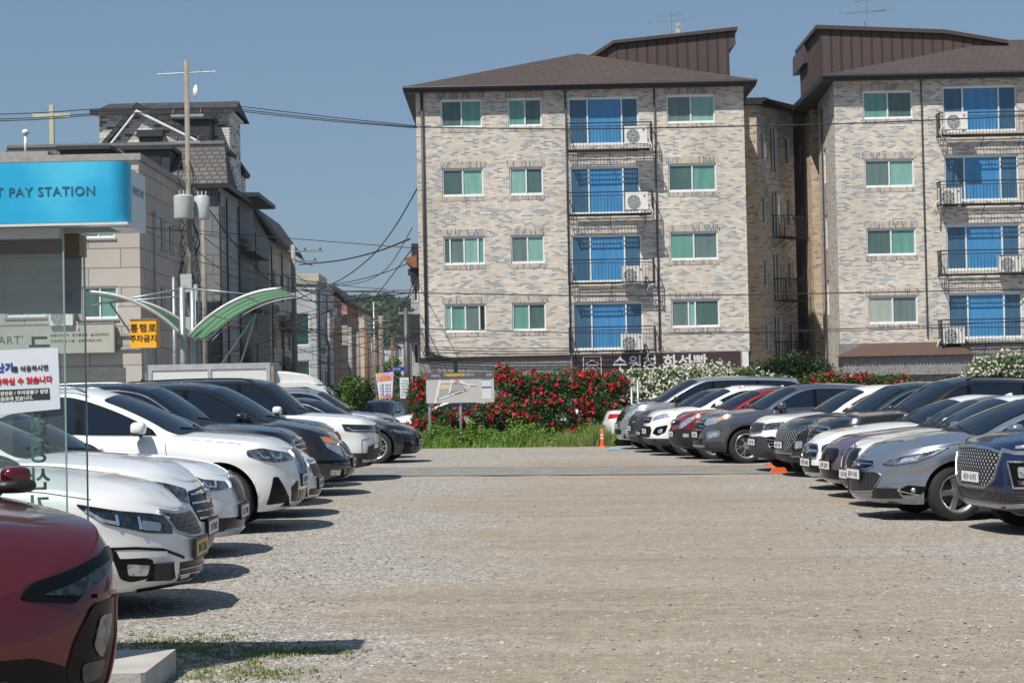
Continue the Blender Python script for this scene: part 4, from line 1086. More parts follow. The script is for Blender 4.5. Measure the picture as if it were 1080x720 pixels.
# ================================================================ ground, strip, hill
def ground_mat():
    m = bpy.data.materials.new('gravel_ground'); N, L = nt(m); b = bsdf(m)
    tc = N.new('ShaderNodeTexCoord')
    def noise(sc, det=5, vec=None, rough=.55):
        n = N.new('ShaderNodeTexNoise'); n.inputs['Scale'].default_value = sc; n.inputs['Detail'].default_value = det
        n.inputs['Roughness'].default_value = rough
        L.new(vec or tc.outputs['Object'], n.inputs['Vector']); return n.outputs['Fac']
    def mapping(sx, sy, rz=0):
        mp = N.new('ShaderNodeMapping'); mp.inputs['Scale'].default_value = (sx, sy, 1); mp.inputs['Rotation'].default_value = (0, 0, rz)
        L.new(tc.outputs['Object'], mp.inputs[0]); return mp.outputs[0]
    def ramp(f, stops):
        r = N.new('ShaderNodeValToRGB'); e = r.color_ramp.elements
        while len(e) < len(stops): e.new(.5)
        for k, (p, c_) in enumerate(stops): e[k].position = p; e[k].color = (*c_, 1) if len(c_) == 3 else c_
        L.new(f, r.inputs[0]); return r.outputs[0]
    def mixc(f, a, c_, mode='MIX'):
        x = N.new('ShaderNodeMix'); x.data_type = 'RGBA'; x.blend_type = mode
        for k, v in (('Factor', f), ('A', a), ('B', c_)):
            if isinstance(v, (float, int)): x.inputs[k].default_value = v
            elif isinstance(v, tuple): x.inputs[k].default_value = (*v, 1)
            else: L.new(v, x.inputs[k])
        return x.outputs['Result']
    # stones, two sizes
    def stones(sc, seed):
        v = N.new('ShaderNodeTexVoronoi'); v.inputs['Scale'].default_value = sc
        L.new(mapping(1, .8, seed), v.inputs['Vector'])
        sp = N.new('ShaderNodeSeparateColor'); L.new(v.outputs['Color'], sp.inputs[0])
        return v.outputs['Distance'], sp.outputs[0], sp.outputs[1]
    d1, c1, s1 = stones(42, .3); d2, c2, s2 = stones(90, .9)
    scol = ramp(c1, [(0, (.09, .086, .08)), (.18, (.18, .175, .17)), (.40, (.30, .29, .275)), (.62, (.36, .30, .235)), (.8, (.42, .40, .375)), (1, (.62, .60, .56))])
    scol2 = ramp(c2, [(0, (.16, .145, .13)), (.5, (.33, .305, .275)), (1, (.52, .48, .43))])
    gravel = mixc(.32, scol, scol2)
    dust = ramp(noise(.9, 9, mapping(.22, 1.5, .03), .68), [(.25, (.215, .168, .118)), (.45, (.285, .232, .173)), (.60, (.325, .270, .207)), (.78, (.36, .315, .258))])
    dust = mixc(.22, dust, scol2, 'MIX')
    big = noise(.16, 6, mapping(.35, 1.3, .05), .62)       # streaks along the driving direction across the lot
    med = noise(1.1, 6, mapping(.4, 1.2), .65)
    ad = N.new('ShaderNodeMath'); ad.operation = 'MULTIPLY_ADD'; L.new(med, ad.inputs[0]); ad.inputs[1].default_value = .55; L.new(big, ad.inputs[2])
    sep = N.new('ShaderNodeSeparateXYZ'); L.new(tc.outputs['Object'], sep.inputs[0])
    # loose gravel gathers beside the parked rows and by the far edge, the lane is driven bare
    def maprange(v, a, b_, c_, d_):
        r = N.new('ShaderNodeMapRange'); r.inputs['From Min'].default_value = a; r.inputs['From Max'].default_value = b_
        r.inputs['To Min'].default_value = c_; r.inputs['To Max'].default_value = d_; L.new(v, r.inputs['Value']); return r.outputs['Result']
    def add(a, b_):
        x = N.new('ShaderNodeMath'); x.operation = 'ADD'
        for k, v in enumerate((a, b_)):
            if isinstance(v, float): x.inputs[k].default_value = v
            else: L.new(v, x.inputs[k])
        return x.outputs[0]
    left = maprange(sep.outputs['X'], -1.6, .5, .20, -.06); right = maprange(sep.outputs['X'], 2.4, 4.2, -.02, .14)
    far = maprange(sep.outputs['Y'], 36, 41, 0, .20)
    tot = add(add(ad.outputs[0], left), add(right, far))
    mask = ramp(tot, [(.72, (0, 0, 0)), (.93, (1, 1, 1))])
    col = mixc(mask, dust, gravel)
    # scattered single stones on the bare dust
    st = ramp(s1, [(.955, (0, 0, 0)), (.965, (1, 1, 1))])
    col = mixc(st, col, scol)
    dk = ramp(noise(9, 6, rough=.7), [(.30, (.74, .73, .72)), (.6, (1.06, 1.06, 1.06))])
    col = mixc(1.0, col, dk, 'MULTIPLY')
    dk2 = ramp(noise(60, 3, rough=.7), [(.30, (.58, .57, .56)), (.62, (1.18, 1.18, 1.18))])
    col = mixc(1.0, col, dk2, 'MULTIPLY')
    L.new(col, b.inputs['Base Color']); b.inputs['Roughness'].default_value = .95; b.inputs['Specular IOR Level'].default_value = .2
    inv = N.new('ShaderNodeMath'); inv.operation = 'SUBTRACT'; inv.inputs[0].default_value = 1; L.new(d1, inv.inputs[1])
    hm = N.new('ShaderNodeMath'); hm.operation = 'MULTIPLY'; L.new(inv.outputs[0], hm.inputs[0]); L.new(mask, hm.inputs[1])
    h2 = N.new('ShaderNodeMath'); h2.operation = 'MULTIPLY_ADD'; L.new(noise(30, 6, rough=.7), h2.inputs[0]); h2.inputs[1].default_value = .8; L.new(hm.outputs[0], h2.inputs[2])
    bp = N.new('ShaderNodeBump'); bp.inputs['Strength'].default_value = .7; bp.inputs['Distance'].default_value = .011
    L.new(h2.outputs[0], bp.inputs['Height']); L.new(bp.outputs['Normal'], b.inputs['Normal'])
    return m
GRAV = ground_mat()
def build_ground():
    xs = sorted(set([-900, -400, -200, -100, -60, -40, -25, -18, -14]+[x*.5-12 for x in range(49)]+[14, 18, 25, 40, 60, 100, 200, 400, 900]))
    ys = [-40, 0, 4]+[5+.75*k for k in range(71)]+[60, 62, 64, 66, 70, 80, 100, 150, 250, 400, 700, 1200, 2500]
    rng = random.Random(3)
    vs = []; fs = []
    for y in ys:
        for x in xs:
            z = gz(x, y)+(rng.uniform(-.006, .006) if abs(x) < 12 and y < 56 else 0)
            vs.append((x, y, z))
    n = len(xs)
    for j in range(len(ys)-1):
        for i in range(n-1): fs.append((j*n+i, j*n+i+1, (j+1)*n+i+1, (j+1)*n+i))
    me = MB(); me.add(vs, fs); o = me.build('ground', GRAV, smooth=True, recalc=False); tag(o, kind='structure')
build_ground()
def sheet(name, corners, m, dz, nx=10):
    """a strip laid on the sloping ground; corners near-left, near-right, far-right, far-left"""
    a, b, c_, d = corners; vs = []; fs = []
    for i in range(nx+1):
        t = i/nx
        for p in (a.lerp(b, t), d.lerp(c_, t)): vs.append((p.x, p.y, gz(p.x, p.y)+dz))
    for i in range(nx): fs.append((2*i, 2*i+2, 2*i+3, 2*i+1))
    mb = MB(); mb.add(vs, fs); o = mb.build(name, m, recalc=False); tag(o, kind='structure'); return o
ASPH = mat('old_asphalt', (.20, .193, .185), .9, noise=.22, nscale=2.5, bump=.4, bscale=70)
def gpt(px, py):
    p = ground_at(px, py, .05)
    for _ in range(5): p = ground_at(px, py, gz(p.x, p.y))
    return p
def line_y(x, far):                                    # the strip runs almost across the lane
    return (39.3 if far else 35.2)-.10*(x-1)
sa, sb, sc_, sd_ = [Vector((x, line_y(x, f), 0)) for x, f in ((-16, 0), (14, 0), (14, 1), (-16, 1))]
sheet('asphalt_path', (sa, sb, sc_, sd_), ASPH, .012, 40)
LINE = mat('faded_yellow_line', (.58, .34, .08), .8, noise=.25, nscale=3)
for far in (0, 1):
    x = -12.0; k = 0; rng = random.Random(5+far)
    while x < 9:
        ln = rng.uniform(1.2, 3.2) if far else rng.uniform(.8, 1.8); gap = rng.uniform(.1, .5) if far else rng.uniform(.4, 1.4)
        y0 = lambda q: line_y(q, far)+(-.25 if far else .12)
        sheet('lane_line', (Vector((x, y0(x), 0)), Vector((x+ln, y0(x+ln), 0)), Vector((x+ln, y0(x+ln)+.13, 0)), Vector((x, y0(x)+.13, 0))), LINE, .017, 2)
        x += ln+gap
# blue marked bay by the silver van
q = [gpt(640, 474.5), gpt(672, 474), gpt(668, 471.5), gpt(642, 472)]
sheet('bay_marking', q, mat('bay_blue', (.20, .33, .42), .8, noise=.2), .006, 2)
# street behind the hedge
sheet('road', (Vector((-18, 61, 0)), Vector((60, 61, 0)), Vector((60, 70, 0)), Vector((-18, 70, 0))), ASPH, .012, 4)
sheet('side_road', (Vector((-12.5, 70, 0)), Vector((-5.3, 70, 0)), Vector((-8, 400, 0)), Vector((-40, 400, 0))), ASPH, .010, 4)

# loose stones lying on the gravel: real little rocks
def stones_mesh():
    rng = np.random.default_rng(11)
    ico = bmesh.new(); bmesh.ops.create_icosphere(ico, subdivisions=1, radius=1)
    V0 = np.array([v.co[:] for v in ico.verts]); F0 = np.array([[v.index for v in f.verts] for f in ico.faces]); ico.free()
    n = 15000
    y = 9.5+25*rng.random(n)**1.7; px = rng.random(n)*1200-60; x = (px-540)/2000*y
    k = np.exp(-((x+2.2)/1.2)**2)+.45*np.exp(-((x-3.6)/1.3)**2)+.16
    keep = rng.random(n) < k; x, y = x[keep], y[keep]; n = len(x)
    r = .005+.010*rng.random(n)**2.2
    S = r[:, None]*np.stack([rng.uniform(.8, 1.5, n), rng.uniform(.7, 1.3, n), rng.uniform(.5, .85, n)], 1)
    a = rng.random(n)*6.28; ca, sa_ = np.cos(a), np.sin(a)
    V = V0[None]*S[:, None]*(1+.25*(rng.random((n, len(V0), 1))-.5))
    X = V[..., 0]*ca[:, None]-V[..., 1]*sa_[:, None]+x[:, None]; Y = V[..., 0]*sa_[:, None]+V[..., 1]*ca[:, None]+y[:, None]
    Z = V[..., 2]+np.array([gz(a_, b_) for a_, b_ in zip(x, y)])[:, None]+r[:, None]*.25
    P = np.stack([X, Y, Z], -1).reshape(-1, 3)
    F = (F0[None]+(np.arange(n)*len(V0))[:, None, None]).reshape(-1, 3)
    me = bpy.data.meshes.new('stones'); me.from_pydata(P.tolist(), [], F.tolist())
    ms = [mat('stone_a', (.30, .29, .28), .9, noise=.2), mat('stone_b', (.42, .39, .35), .9, noise=.2), mat('stone_c', (.16, .155, .15), .9, noise=.2), mat('stone_d', (.34, .26, .20), .9, noise=.2)]
    for q in ms: me.materials.append(q)
    mi = np.repeat(rng.choice(4, n, p=[.4, .3, .2, .1]), len(F0)); me.polygons.foreach_set('material_index', mi.astype(np.int32))
    me.update(); o = bpy.data.objects.new('loose_stones', me); COL.objects.link(o); tag(o, 'loose grey and tan stones scattered over the gravel lot', kind='stuff')
stones_mesh()

# ---------------------------------------------------------------- leaves, flowers, grass (numpy meshes)
def leaf_mat(name, c0, c1, trans=.25):
    if name in MATS: return MATS[name]
    m = bpy.data.materials.new(name); N, L = nt(m); b = bsdf(m)
    tc = N.new('ShaderNodeNewGeometry'); r = N.new('ShaderNodeValToRGB')
    r.color_ramp.elements[0].color = (*c0, 1); r.color_ramp.elements[1].color = (*c1, 1)
    L.new(tc.outputs['Random Per Island'], r.inputs[0]); L.new(r.outputs[0], b.inputs['Base Color'])
    b.inputs['Roughness'].default_value = .5; b.inputs['Specular IOR Level'].default_value = .35
    tr = N.new('ShaderNodeBsdfTranslucent'); L.new(r.outputs[0], tr.inputs[0]); mx = N.new('ShaderNodeMixShader'); mx.inputs[0].default_value = trans
    out = next(n for n in N if n.type == 'OUTPUT_MATERIAL')
    L.new(b.outputs[0], mx.inputs[1]); L.new(tr.outputs[0], mx.inputs[2]); L.new(mx.outputs[0], out.inputs[0])
    MATS[name] = m; return m
def quads_mesh(name, P, m, parent=None):
    """P: (n, k, 3) polygons"""
    n, k = P.shape[:2]
    me = bpy.data.meshes.new(name)
    me.vertices.add(n*k); me.vertices.foreach_set('co', P.reshape(-1).astype(np.float32))
    me.loops.add(n*k); me.loops.foreach_set('vertex_index', np.arange(n*k, dtype=np.int32))
    me.polygons.add(n); me.polygons.foreach_set('loop_start', np.arange(0, n*k, k, dtype=np.int32))
    me.materials.append(m); me.update(); me.validate()
    o = bpy.data.objects.new(name, me); COL.objects.link(o)
    if parent is not None: o.parent = parent
    return o
def rand_leaves(rng, C, size, up=.35, asp=.6):
    n = len(C); nrm = rng.normal(size=(n, 3)); nrm[:, 2] = np.abs(nrm[:, 2])+up; nrm[:, 1] -= .25
    nrm /= np.linalg.norm(nrm, axis=1)[:, None]
    a = np.cross(nrm, rng.normal(size=(n, 3))); a /= np.linalg.norm(a, axis=1)[:, None]; b = np.cross(nrm, a)
    s = size*rng.uniform(.6, 1.3, n); L_ = a*s[:, None]; W_ = b*(s*asp)[:, None]
    return np.stack([C-L_, C-L_*.2+W_*.55+nrm*(s*.1)[:, None], C+L_, C-L_*.2-W_*.55+nrm*(s*.1)[:, None]], 1)
def blob_points(rng, lobes, n, shell=.55):
    """points in/near the surface of ellipsoid lobes [(cx,cy,cz,rx,ry,rz)]"""
    L_ = np.array(lobes); wt = (L_[:, 3]*L_[:, 5]+L_[:, 4]*L_[:, 5]); wt = wt/wt.sum()
    k = rng.choice(len(L_), n, p=wt); d = rng.normal(size=(n, 3)); d /= np.linalg.norm(d, axis=1)[:, None]
    r = shell+(1.08-shell)*rng.random(n)**.6
    return L_[k, :3]+d*r[:, None]*L_[k, 3:], d
def flower_polys(rng, C, D_, size, petals=3):
    out = []
    n = len(C)
    for _ in range(petals):
        nrm = D_+rng.normal(size=(n, 3))*.7; nrm[:, 1] -= .3; nrm /= np.linalg.norm(nrm, axis=1)[:, None]
        a = np.cross(nrm, rng.normal(size=(n, 3))); a /= np.linalg.norm(a, axis=1)[:, None]; b = np.cross(nrm, a)
        s = (size*rng.uniform(.7, 1.25, n))[:, None]; c0 = C+rng.normal(size=(n, 3))*s*.22
        ang = [k*PI/3 for k in range(6)]
        out.append(np.stack([c0+(a*math.cos(t)+b*math.sin(t))*s+nrm*s*(.25 if k % 2 else -.1) for k, t in enumerate(ang)], 1))
    return np.concatenate(out)
# ================================================================ buildings
def node_uv(N, L):
    """wall coordinates from world position: (along the wall, height)"""
    g = N.new('ShaderNodeNewGeometry'); sp = N.new('ShaderNodeSeparateXYZ'); L.new(g.outputs['Position'], sp.inputs[0])
    sn = N.new('ShaderNodeSeparateXYZ'); L.new(g.outputs['True Normal'], sn.inputs[0])
    ax = N.new('ShaderNodeMath'); ax.operation = 'ABSOLUTE'; L.new(sn.outputs['X'], ax.inputs[0])
    gt = N.new('ShaderNodeMath'); gt.operation = 'GREATER_THAN'; L.new(ax.outputs[0], gt.inputs[0]); gt.inputs[1].default_value = .6
    mx = N.new('ShaderNodeMix'); L.new(gt.outputs[0], mx.inputs['Factor']); L.new(sp.outputs['X'], mx.inputs['A']); L.new(sp.outputs['Y'], mx.inputs['B'])
    cb = N.new('ShaderNodeCombineXYZ'); L.new(mx.outputs['Result'], cb.inputs['X']); L.new(sp.outputs['Z'], cb.inputs['Y'])
    return cb.outputs[0]
def brick_mat(name, stops, mortar, bw=.23, bh=.076, ms=.008, rough=.85, vary=.1, swap=False, stain=.12, bump=.4, patch=0.0):
    m = bpy.data.materials.new(name); N, L = nt(m); b = bsdf(m); uv = node_uv(N, L)
    if swap:
        s_ = N.new('ShaderNodeSeparateXYZ'); L.new(uv, s_.inputs[0]); c_ = N.new('ShaderNodeCombineXYZ')
        L.new(s_.outputs['Y'], c_.inputs['X']); L.new(s_.outputs['X'], c_.inputs['Y']); uv2 = c_.outputs[0]
    else: uv2 = uv
    br = N.new('ShaderNodeTexBrick'); br.inputs['Scale'].default_value = 1.0
    br.inputs['Brick Width'].default_value = bw; br.inputs['Row Height'].default_value = bh; br.inputs['Mortar Size'].default_value = ms
    br.inputs['Color1'].default_value = (0, 0, 0, 1); br.inputs['Color2'].default_value = (1, 1, 1, 1); br.inputs['Mortar'].default_value = (0, 0, 0, 1)
    br.inputs['Mortar Smooth'].default_value = .1; br.inputs['Bias'].default_value = 0
    L.new(uv2, br.inputs['Vector'])
    fac = br.outputs['Color']
    if patch:
        # clusters of like bricks
        nz = N.new('ShaderNodeTexNoise'); nz.inputs['Scale'].default_value = 1.5; nz.inputs['Detail'].default_value = 6
        mpp = N.new('ShaderNodeMapping'); mpp.inputs['Scale'].default_value = (1, 3, 1); L.new(uv, mpp.inputs[0]); L.new(mpp.outputs[0], nz.inputs['Vector'])
        ma = N.new('ShaderNodeMath'); ma.operation = 'MULTIPLY_ADD'; L.new(nz.outputs['Fac'], ma.inputs[0]); ma.inputs[1].default_value = patch
        sb_ = N.new('ShaderNodeMath'); sb_.operation = 'SUBTRACT'; L.new(fac, sb_.inputs[0]); sb_.inputs[1].default_value = patch/2; L.new(sb_.outputs[0], ma.inputs[2]); fac = ma.outputs[0]
    r = N.new('ShaderNodeValToRGB'); r.color_ramp.interpolation = 'CONSTANT' if len(stops) > 2 else 'LINEAR'; e = r.color_ramp.elements
    while len(e) < len(stops): e.new(.5)
    for k, (p, c_) in enumerate(stops): e[k].position = p; e[k].color = (*c_, 1)
    L.new(fac, r.inputs[0])
    mx = N.new('ShaderNodeMix'); mx.data_type = 'RGBA'; L.new(br.outputs['Fac'], mx.inputs['Factor']); L.new(r.outputs[0], mx.inputs['A']); mx.inputs['B'].default_value = (*mortar, 1)
    nz2 = N.new('ShaderNodeTexNoise'); nz2.inputs['Scale'].default_value = .35; nz2.inputs['Detail'].default_value = 7
    mp = N.new('ShaderNodeMapping'); mp.inputs['Scale'].default_value = (1, .45, 1); L.new(uv, mp.inputs[0]); L.new(mp.outputs[0], nz2.inputs['Vector'])
    mr = N.new('ShaderNodeMapRange'); mr.inputs['From Min'].default_value = .3; mr.inputs['From Max'].default_value = .7
    mr.inputs['To Min'].default_value = 1-stain; mr.inputs['To Max'].default_value = 1+stain*.6; L.new(nz2.outputs['Fac'], mr.inputs['Value'])
    sc_ = N.new('ShaderNodeVectorMath'); sc_.operation = 'SCALE'; L.new(mx.outputs['Result'], sc_.inputs[0]); L.new(mr.outputs['Result'], sc_.inputs['Scale'])
    L.new(sc_.outputs[0], b.inputs['Base Color']); b.inputs['Roughness'].default_value = rough
    bp = N.new('ShaderNodeBump'); bp.inputs['Strength'].default_value = bump; bp.inputs['Distance'].default_value = .008; bp.invert = True
    L.new(br.outputs['Fac'], bp.inputs['Height']); L.new(bp.outputs['Normal'], b.inputs['Normal'])
    return m
BRICK = brick_mat('mixed_brick', [(0, (.25, .27, .30)), (.18, (.37, .375, .38)), (.34, (.56, .495, .415)), (.60, (.61, .54, .455)), (.78, (.57, .455, .335)), (.90, (.67, .62, .54))], (.61, .57, .515), bw=.23, bh=.072, ms=.009, patch=.18, stain=.17)
SOLDIER = brick_mat('soldier_brick', [(0, (.17, .19, .225)), (.30, (.28, .29, .31)), (.5, (.47, .38, .29)), (.8, (.53, .435, .33))], (.50, .45, .39), bw=.25, bh=.08, ms=.012, swap=True)
OBRICK = brick_mat('orange_brick', [(0, (.22, .20, .18)), (.12, (.50, .36, .24)), (.5, (.58, .44, .30)), (.8, (.64, .52, .38))], (.55, .48, .40), bw=.25, bh=.08, ms=.010)
DBRICK = brick_mat('umber_brick', [(0, (.30, .30, .31)), (.25, (.48, .45, .41)), (.7, (.56, .51, .45)), (.9, (.64, .59, .52))], (.53, .50, .46), bw=.25, bh=.08, ms=.010)
WBRICK = brick_mat('white_brick', [(0, (.16, .13, .11)), (.16, (.45, .42, .38)), (.3, (.66, .64, .60)), (.8, (.72, .70, .66))], (.38, .35, .31), bw=.42, bh=.15, ms=.018)
PBRICK = brick_mat('pink_brick', [(0, (.30, .15, .12)), (.5, (.42, .24, .19)), (1, (.48, .30, .24))], (.40, .30, .26), bw=.3, bh=.1)
RBRICK = brick_mat('rust_brick', [(0, (.22, .10, .06)), (.5, (.30, .15, .09)), (1, (.36, .2, .12))], (.30, .22, .17), bw=.3, bh=.1)
STONE = brick_mat('stone_panel', [(0, (.44, .40, .355)), (.5, (.47, .43, .385)), (1, (.50, .455, .41))], (.22, .20, .18), bw=2.4, bh=.72, ms=.022, stain=.18)
GREYP = brick_mat('grey_panel', [(0, (.16, .17, .18)), (1, (.20, .21, .22))], (.08, .085, .09), bw=3.0, bh=.9, ms=.02, stain=.15)
LPANEL = brick_mat('pale_panel', [(0, (.36, .38, .40)), (1, (.42, .44, .46))], (.2, .2, .21), bw=3.0, bh=1.0, ms=.02, stain=.2)
PLAST = brick_mat('beige_plaster', [(0, (.42, .37, .30)), (1, (.46, .41, .335))], (.30, .27, .23), bw=2.2, bh=1.1, ms=.012, stain=.2)
GRANITE = mat('granite', (.22, .215, .21), .8, noise=.5, nscale=14)
TILE = brick_mat('brown_tile', [(0, (.060, .043, .038)), (1, (.072, .051, .044))], (.040, .029, .026), bw=.30, bh=.17, ms=.02, bump=.6, stain=.15)
DTILE = brick_mat('grey_tile', [(0, (.10, .092, .085)), (1, (.14, .128, .118))], (.05, .047, .044), bw=.36, bh=.24, ms=.035, bump=1, stain=.3)
BTILE = brick_mat('black_tile', [(0, (.035, .037, .04)), (1, (.06, .062, .066))], (.015, .015, .017), bw=.6, bh=.3, ms=.03, bump=1, stain=.3)
RIB = brick_mat('brown_ribbed_metal', [(0, (.075, .052, .046)), (1, (.085, .058, .05))], (.04, .028, .025), bw=40, bh=.42, ms=.05, swap=True, bump=1, stain=.05)
EAVE = mat('dark_eave', (.020, .018, .018), .5, noise=.1); BROWNM = mat('brown_metal', (.07, .047, .040), .5, noise=.1)
WHITEF = mat('white_window_frame', (.72, .73, .73), .4, noise=.05); STEELM = mat('galvanised_steel', (.36, .38, .40), .4, .6, noise=.12)
RAILM = mat('black_railing', (.02, .02, .022), .5, noise=.1); CABLE = mat('black_cable', (.02, .02, .021), .7, noise=0)
DARKW = mat('charcoal_metal', (.03, .033, .038), .5, noise=.15)
def winglass(name, c0, c1, rough=.08):
    m = bpy.data.materials.new(name); N, L = nt(m); b = bsdf(m)
    uv = node_uv(N, L); nz = N.new('ShaderNodeTexNoise'); nz.inputs['Scale'].default_value = 1.6; nz.inputs['Detail'].default_value = 3
    mp = N.new('ShaderNodeMapping'); mp.inputs['Scale'].default_value = (3, .35, 1); L.new(uv, mp.inputs[0]); L.new(mp.outputs[0], nz.inputs['Vector'])
    r = N.new('ShaderNodeValToRGB'); r.color_ramp.elements[0].color = (*c0, 1); r.color_ramp.elements[1].color = (*c1, 1); r.color_ramp.elements[0].position = .3; r.color_ramp.elements[1].position = .7
    L.new(nz.outputs['Fac'], r.inputs[0]); L.new(r.outputs[0], b.inputs['Base Color']); b.inputs['Roughness'].default_value = rough; b.inputs['Specular IOR Level'].default_value = .6
    n3 = N.new('ShaderNodeTexNoise'); n3.inputs['Scale'].default_value = .8; L.new(uv, n3.inputs['Vector'])
    bp = N.new('ShaderNodeBump'); bp.inputs['Strength'].default_value = .15; bp.inputs['Distance'].default_value = .03; L.new(n3.outputs['Fac'], bp.inputs['Height']); L.new(bp.outputs['Normal'], b.inputs['Normal'])
    return m
TEAL = winglass('teal_curtain_glass', (.10, .25, .215), (.15, .33, .28)); TEALD = winglass('dark_teal_glass', (.06, .11, .105), (.085, .15, .14))
BLUEG = winglass('blue_glass', (.045, .20, .42), (.07, .26, .50)); BLUED = winglass('dark_blue_glass', (.04, .10, .17), (.055, .13, .22)); DARKG = winglass('dark_glass', (.012, .014, .016), (.03, .035, .04))
GREENG = winglass('green_glass', (.02, .06, .055), (.04, .11, .10))
PIPE = mat('dark_downpipe', (.05, .05, .055), .5, noise=.1)

def frame_M(p0, p1):
    """local (u, depth, z) -> world for a wall running p0 -> p1 (left to right seen from outside); depth grows into the building"""
    d = Vector((p1[0]-p0[0], p1[1]-p0[1], 0)).normalized(); n = Vector((-d.y, d.x, 0))
    return Matrix(((d.x, n.x, 0, p0[0]), (d.y, n.y, 0, p0[1]), (0, 0, 1, 0), (0, 0, 0, 1)))
def holes_wall(mb, M, u0, u1, z0, z1, holes, rev=.14):
    us = sorted({u0, u1}|{h[k] for h in holes for k in (0, 1) if u0 < h[k] < u1}); zs = sorted({z0, z1}|{h[k] for h in holes for k in (2, 3) if z0 < h[k] < z1})
    for i in range(len(us)-1):
        for j in range(len(zs)-1):
            cu, cz = (us[i]+us[i+1])/2, (zs[j]+zs[j+1])/2
            if any(h[0] < cu < h[1] and h[2] < cz < h[3] for h in holes): continue
            mb.add([M @ Vector(p) for p in ((us[i], 0, zs[j]), (us[i+1], 0, zs[j]), (us[i+1], 0, zs[j+1]), (us[i], 0, zs[j+1]))], [(0, 1, 2, 3)])
    for a, b, c_, d in holes:
        q = [(a, c_), (b, c_), (b, d), (a, d)]
        for k in range(4):
            (x0, y0), (x1, y1) = q[k], q[(k+1) % 4]
            mb.add([M @ Vector(p) for p in ((x0, 0, y0), (x0, rev, y0), (x1, rev, y1), (x1, 0, y1))], [(0, 1, 2, 3)])
def window(par, M, u0, u1, z0, z1, glasses, splits=None, fw=.055, rev=.05, fm=WHITEF, name='window', sill=None, lintel=None):
    """frame bars + one pane mesh whose lights have their own glass"""
    n = len(glasses); splits = splits or [i/n for i in range(n+1)]
    f = MB(); B_ = lambda a, b, c_, d, y0=rev, y1=rev+.07: f.box(a, y0, c_, b, y1, d, M)
    B_(u0, u1, z0, z0+fw); B_(u0, u1, z1-fw, z1); B_(u0, u0+fw, z0+fw, z1-fw); B_(u1-fw, u1, z0+fw, z1-fw)
    for k, s_ in enumerate(splits[1:-1]):
        u = u0+(u1-u0)*s_; B_(u-fw*.5, u+fw*.5, z0+fw, z1-fw, rev+.008, rev+.06)
    if n > 1 and fw > .05:                       # sash rails
        for k in range(n):
            a = u0+(u1-u0)*splits[k]; b = u0+(u1-u0)*splits[k+1]
            B_(a+fw, b-fw*.5, z0+fw, z0+fw*1.7, rev+.02, rev+.055); B_(a+fw, b-fw*.5, z1-fw*1.7, z1-fw, rev+.02, rev+.055)
    fo = f.build(name, fm, par)
    g = MB()
    for k, gm in enumerate(glasses):
        a = u0+(u1-u0)*splits[k]; b = u0+(u1-u0)*splits[k+1]; y = rev+.045+.012*(k % 2)
        g.use(gm).add([M @ Vector(p) for p in ((a+.01, y, z0+.01), (b-.01, y, z0+.01), (b-.01, y, z1-.01), (a+.01, y, z1-.01))], [(0, 1, 2, 3)])
    g.build('pane', None, fo, recalc=False)
    if sill:
        s_ = MB(); s_.box(u0-.06, -.05, z0-.07, u1+.06, .05, z0-.003, M); s_.build('sill', sill, fo)
    if lintel:
        s_ = MB(); s_.box(u0-.1, -.006, z1+.002, u1+.1, .03, z1+.26, M); s_.build('lintel', lintel, fo)
        s_ = MB(); s_.box(u0-.05, -.012, z0-.18, u1+.05, .03, z0-.002, M); s_.build('sill', lintel, fo)
    return fo
def railing(par, M, u0, u1, z0, z1, out=.62, name='balcony_railing', floor=True, m=RAILM, step=.13):
    r = MB()
    for (a, b, y) in ((u0, u1, -out),):
        r.box(a, y-.02, z1-.04, b, y+.02, z1, M); r.box(a, y-.015, z0, b, y+.015, z0+.03, M); r.box(a, y-.012, z1-.16, b, y+.012, z1-.135, M)
        u = a
        while u < b: r.box(u, y-.007, z0, u+.013, y+.007, z1-.14, M); u += step
    for u in (u0, u1-.03):
        r.box(u, -out, z1-.04, u+.03, 0, z1, M); r.box(u, -out, z0, u+.03, 0, z0+.03, M)
        y = -out+.1
        while y < 0: r.box(u, y, z0, u+.018, y+.018, z1-.04, M); y += step
        r.box(u, -out-.02, z0-.05, u+.035, -out+.02, z1, M)
    if floor:
        for k in range(6): r.box(u0, -out+k*.11, z0-.02, u1, -out+k*.11+.02, z0+.0, M)
    for u in (u0+.25, (u0+u1)/2, u1-.3):
        r.tube([M @ Vector((u, -out, z0)), M @ Vector((u, 0, z0-.38))], .014, 5)
    return r.build(name, m, par)
CASE = mat('ac_white_casing', (.70, .70, .67), .5, noise=.12, nscale=4); GRILLE = mat('ac_grille', (.10, .105, .11), .5, noise=.1); PHOSE = mat('white_hose', (.55, .56, .57), .5, noise=.1)
AC_SRC = None
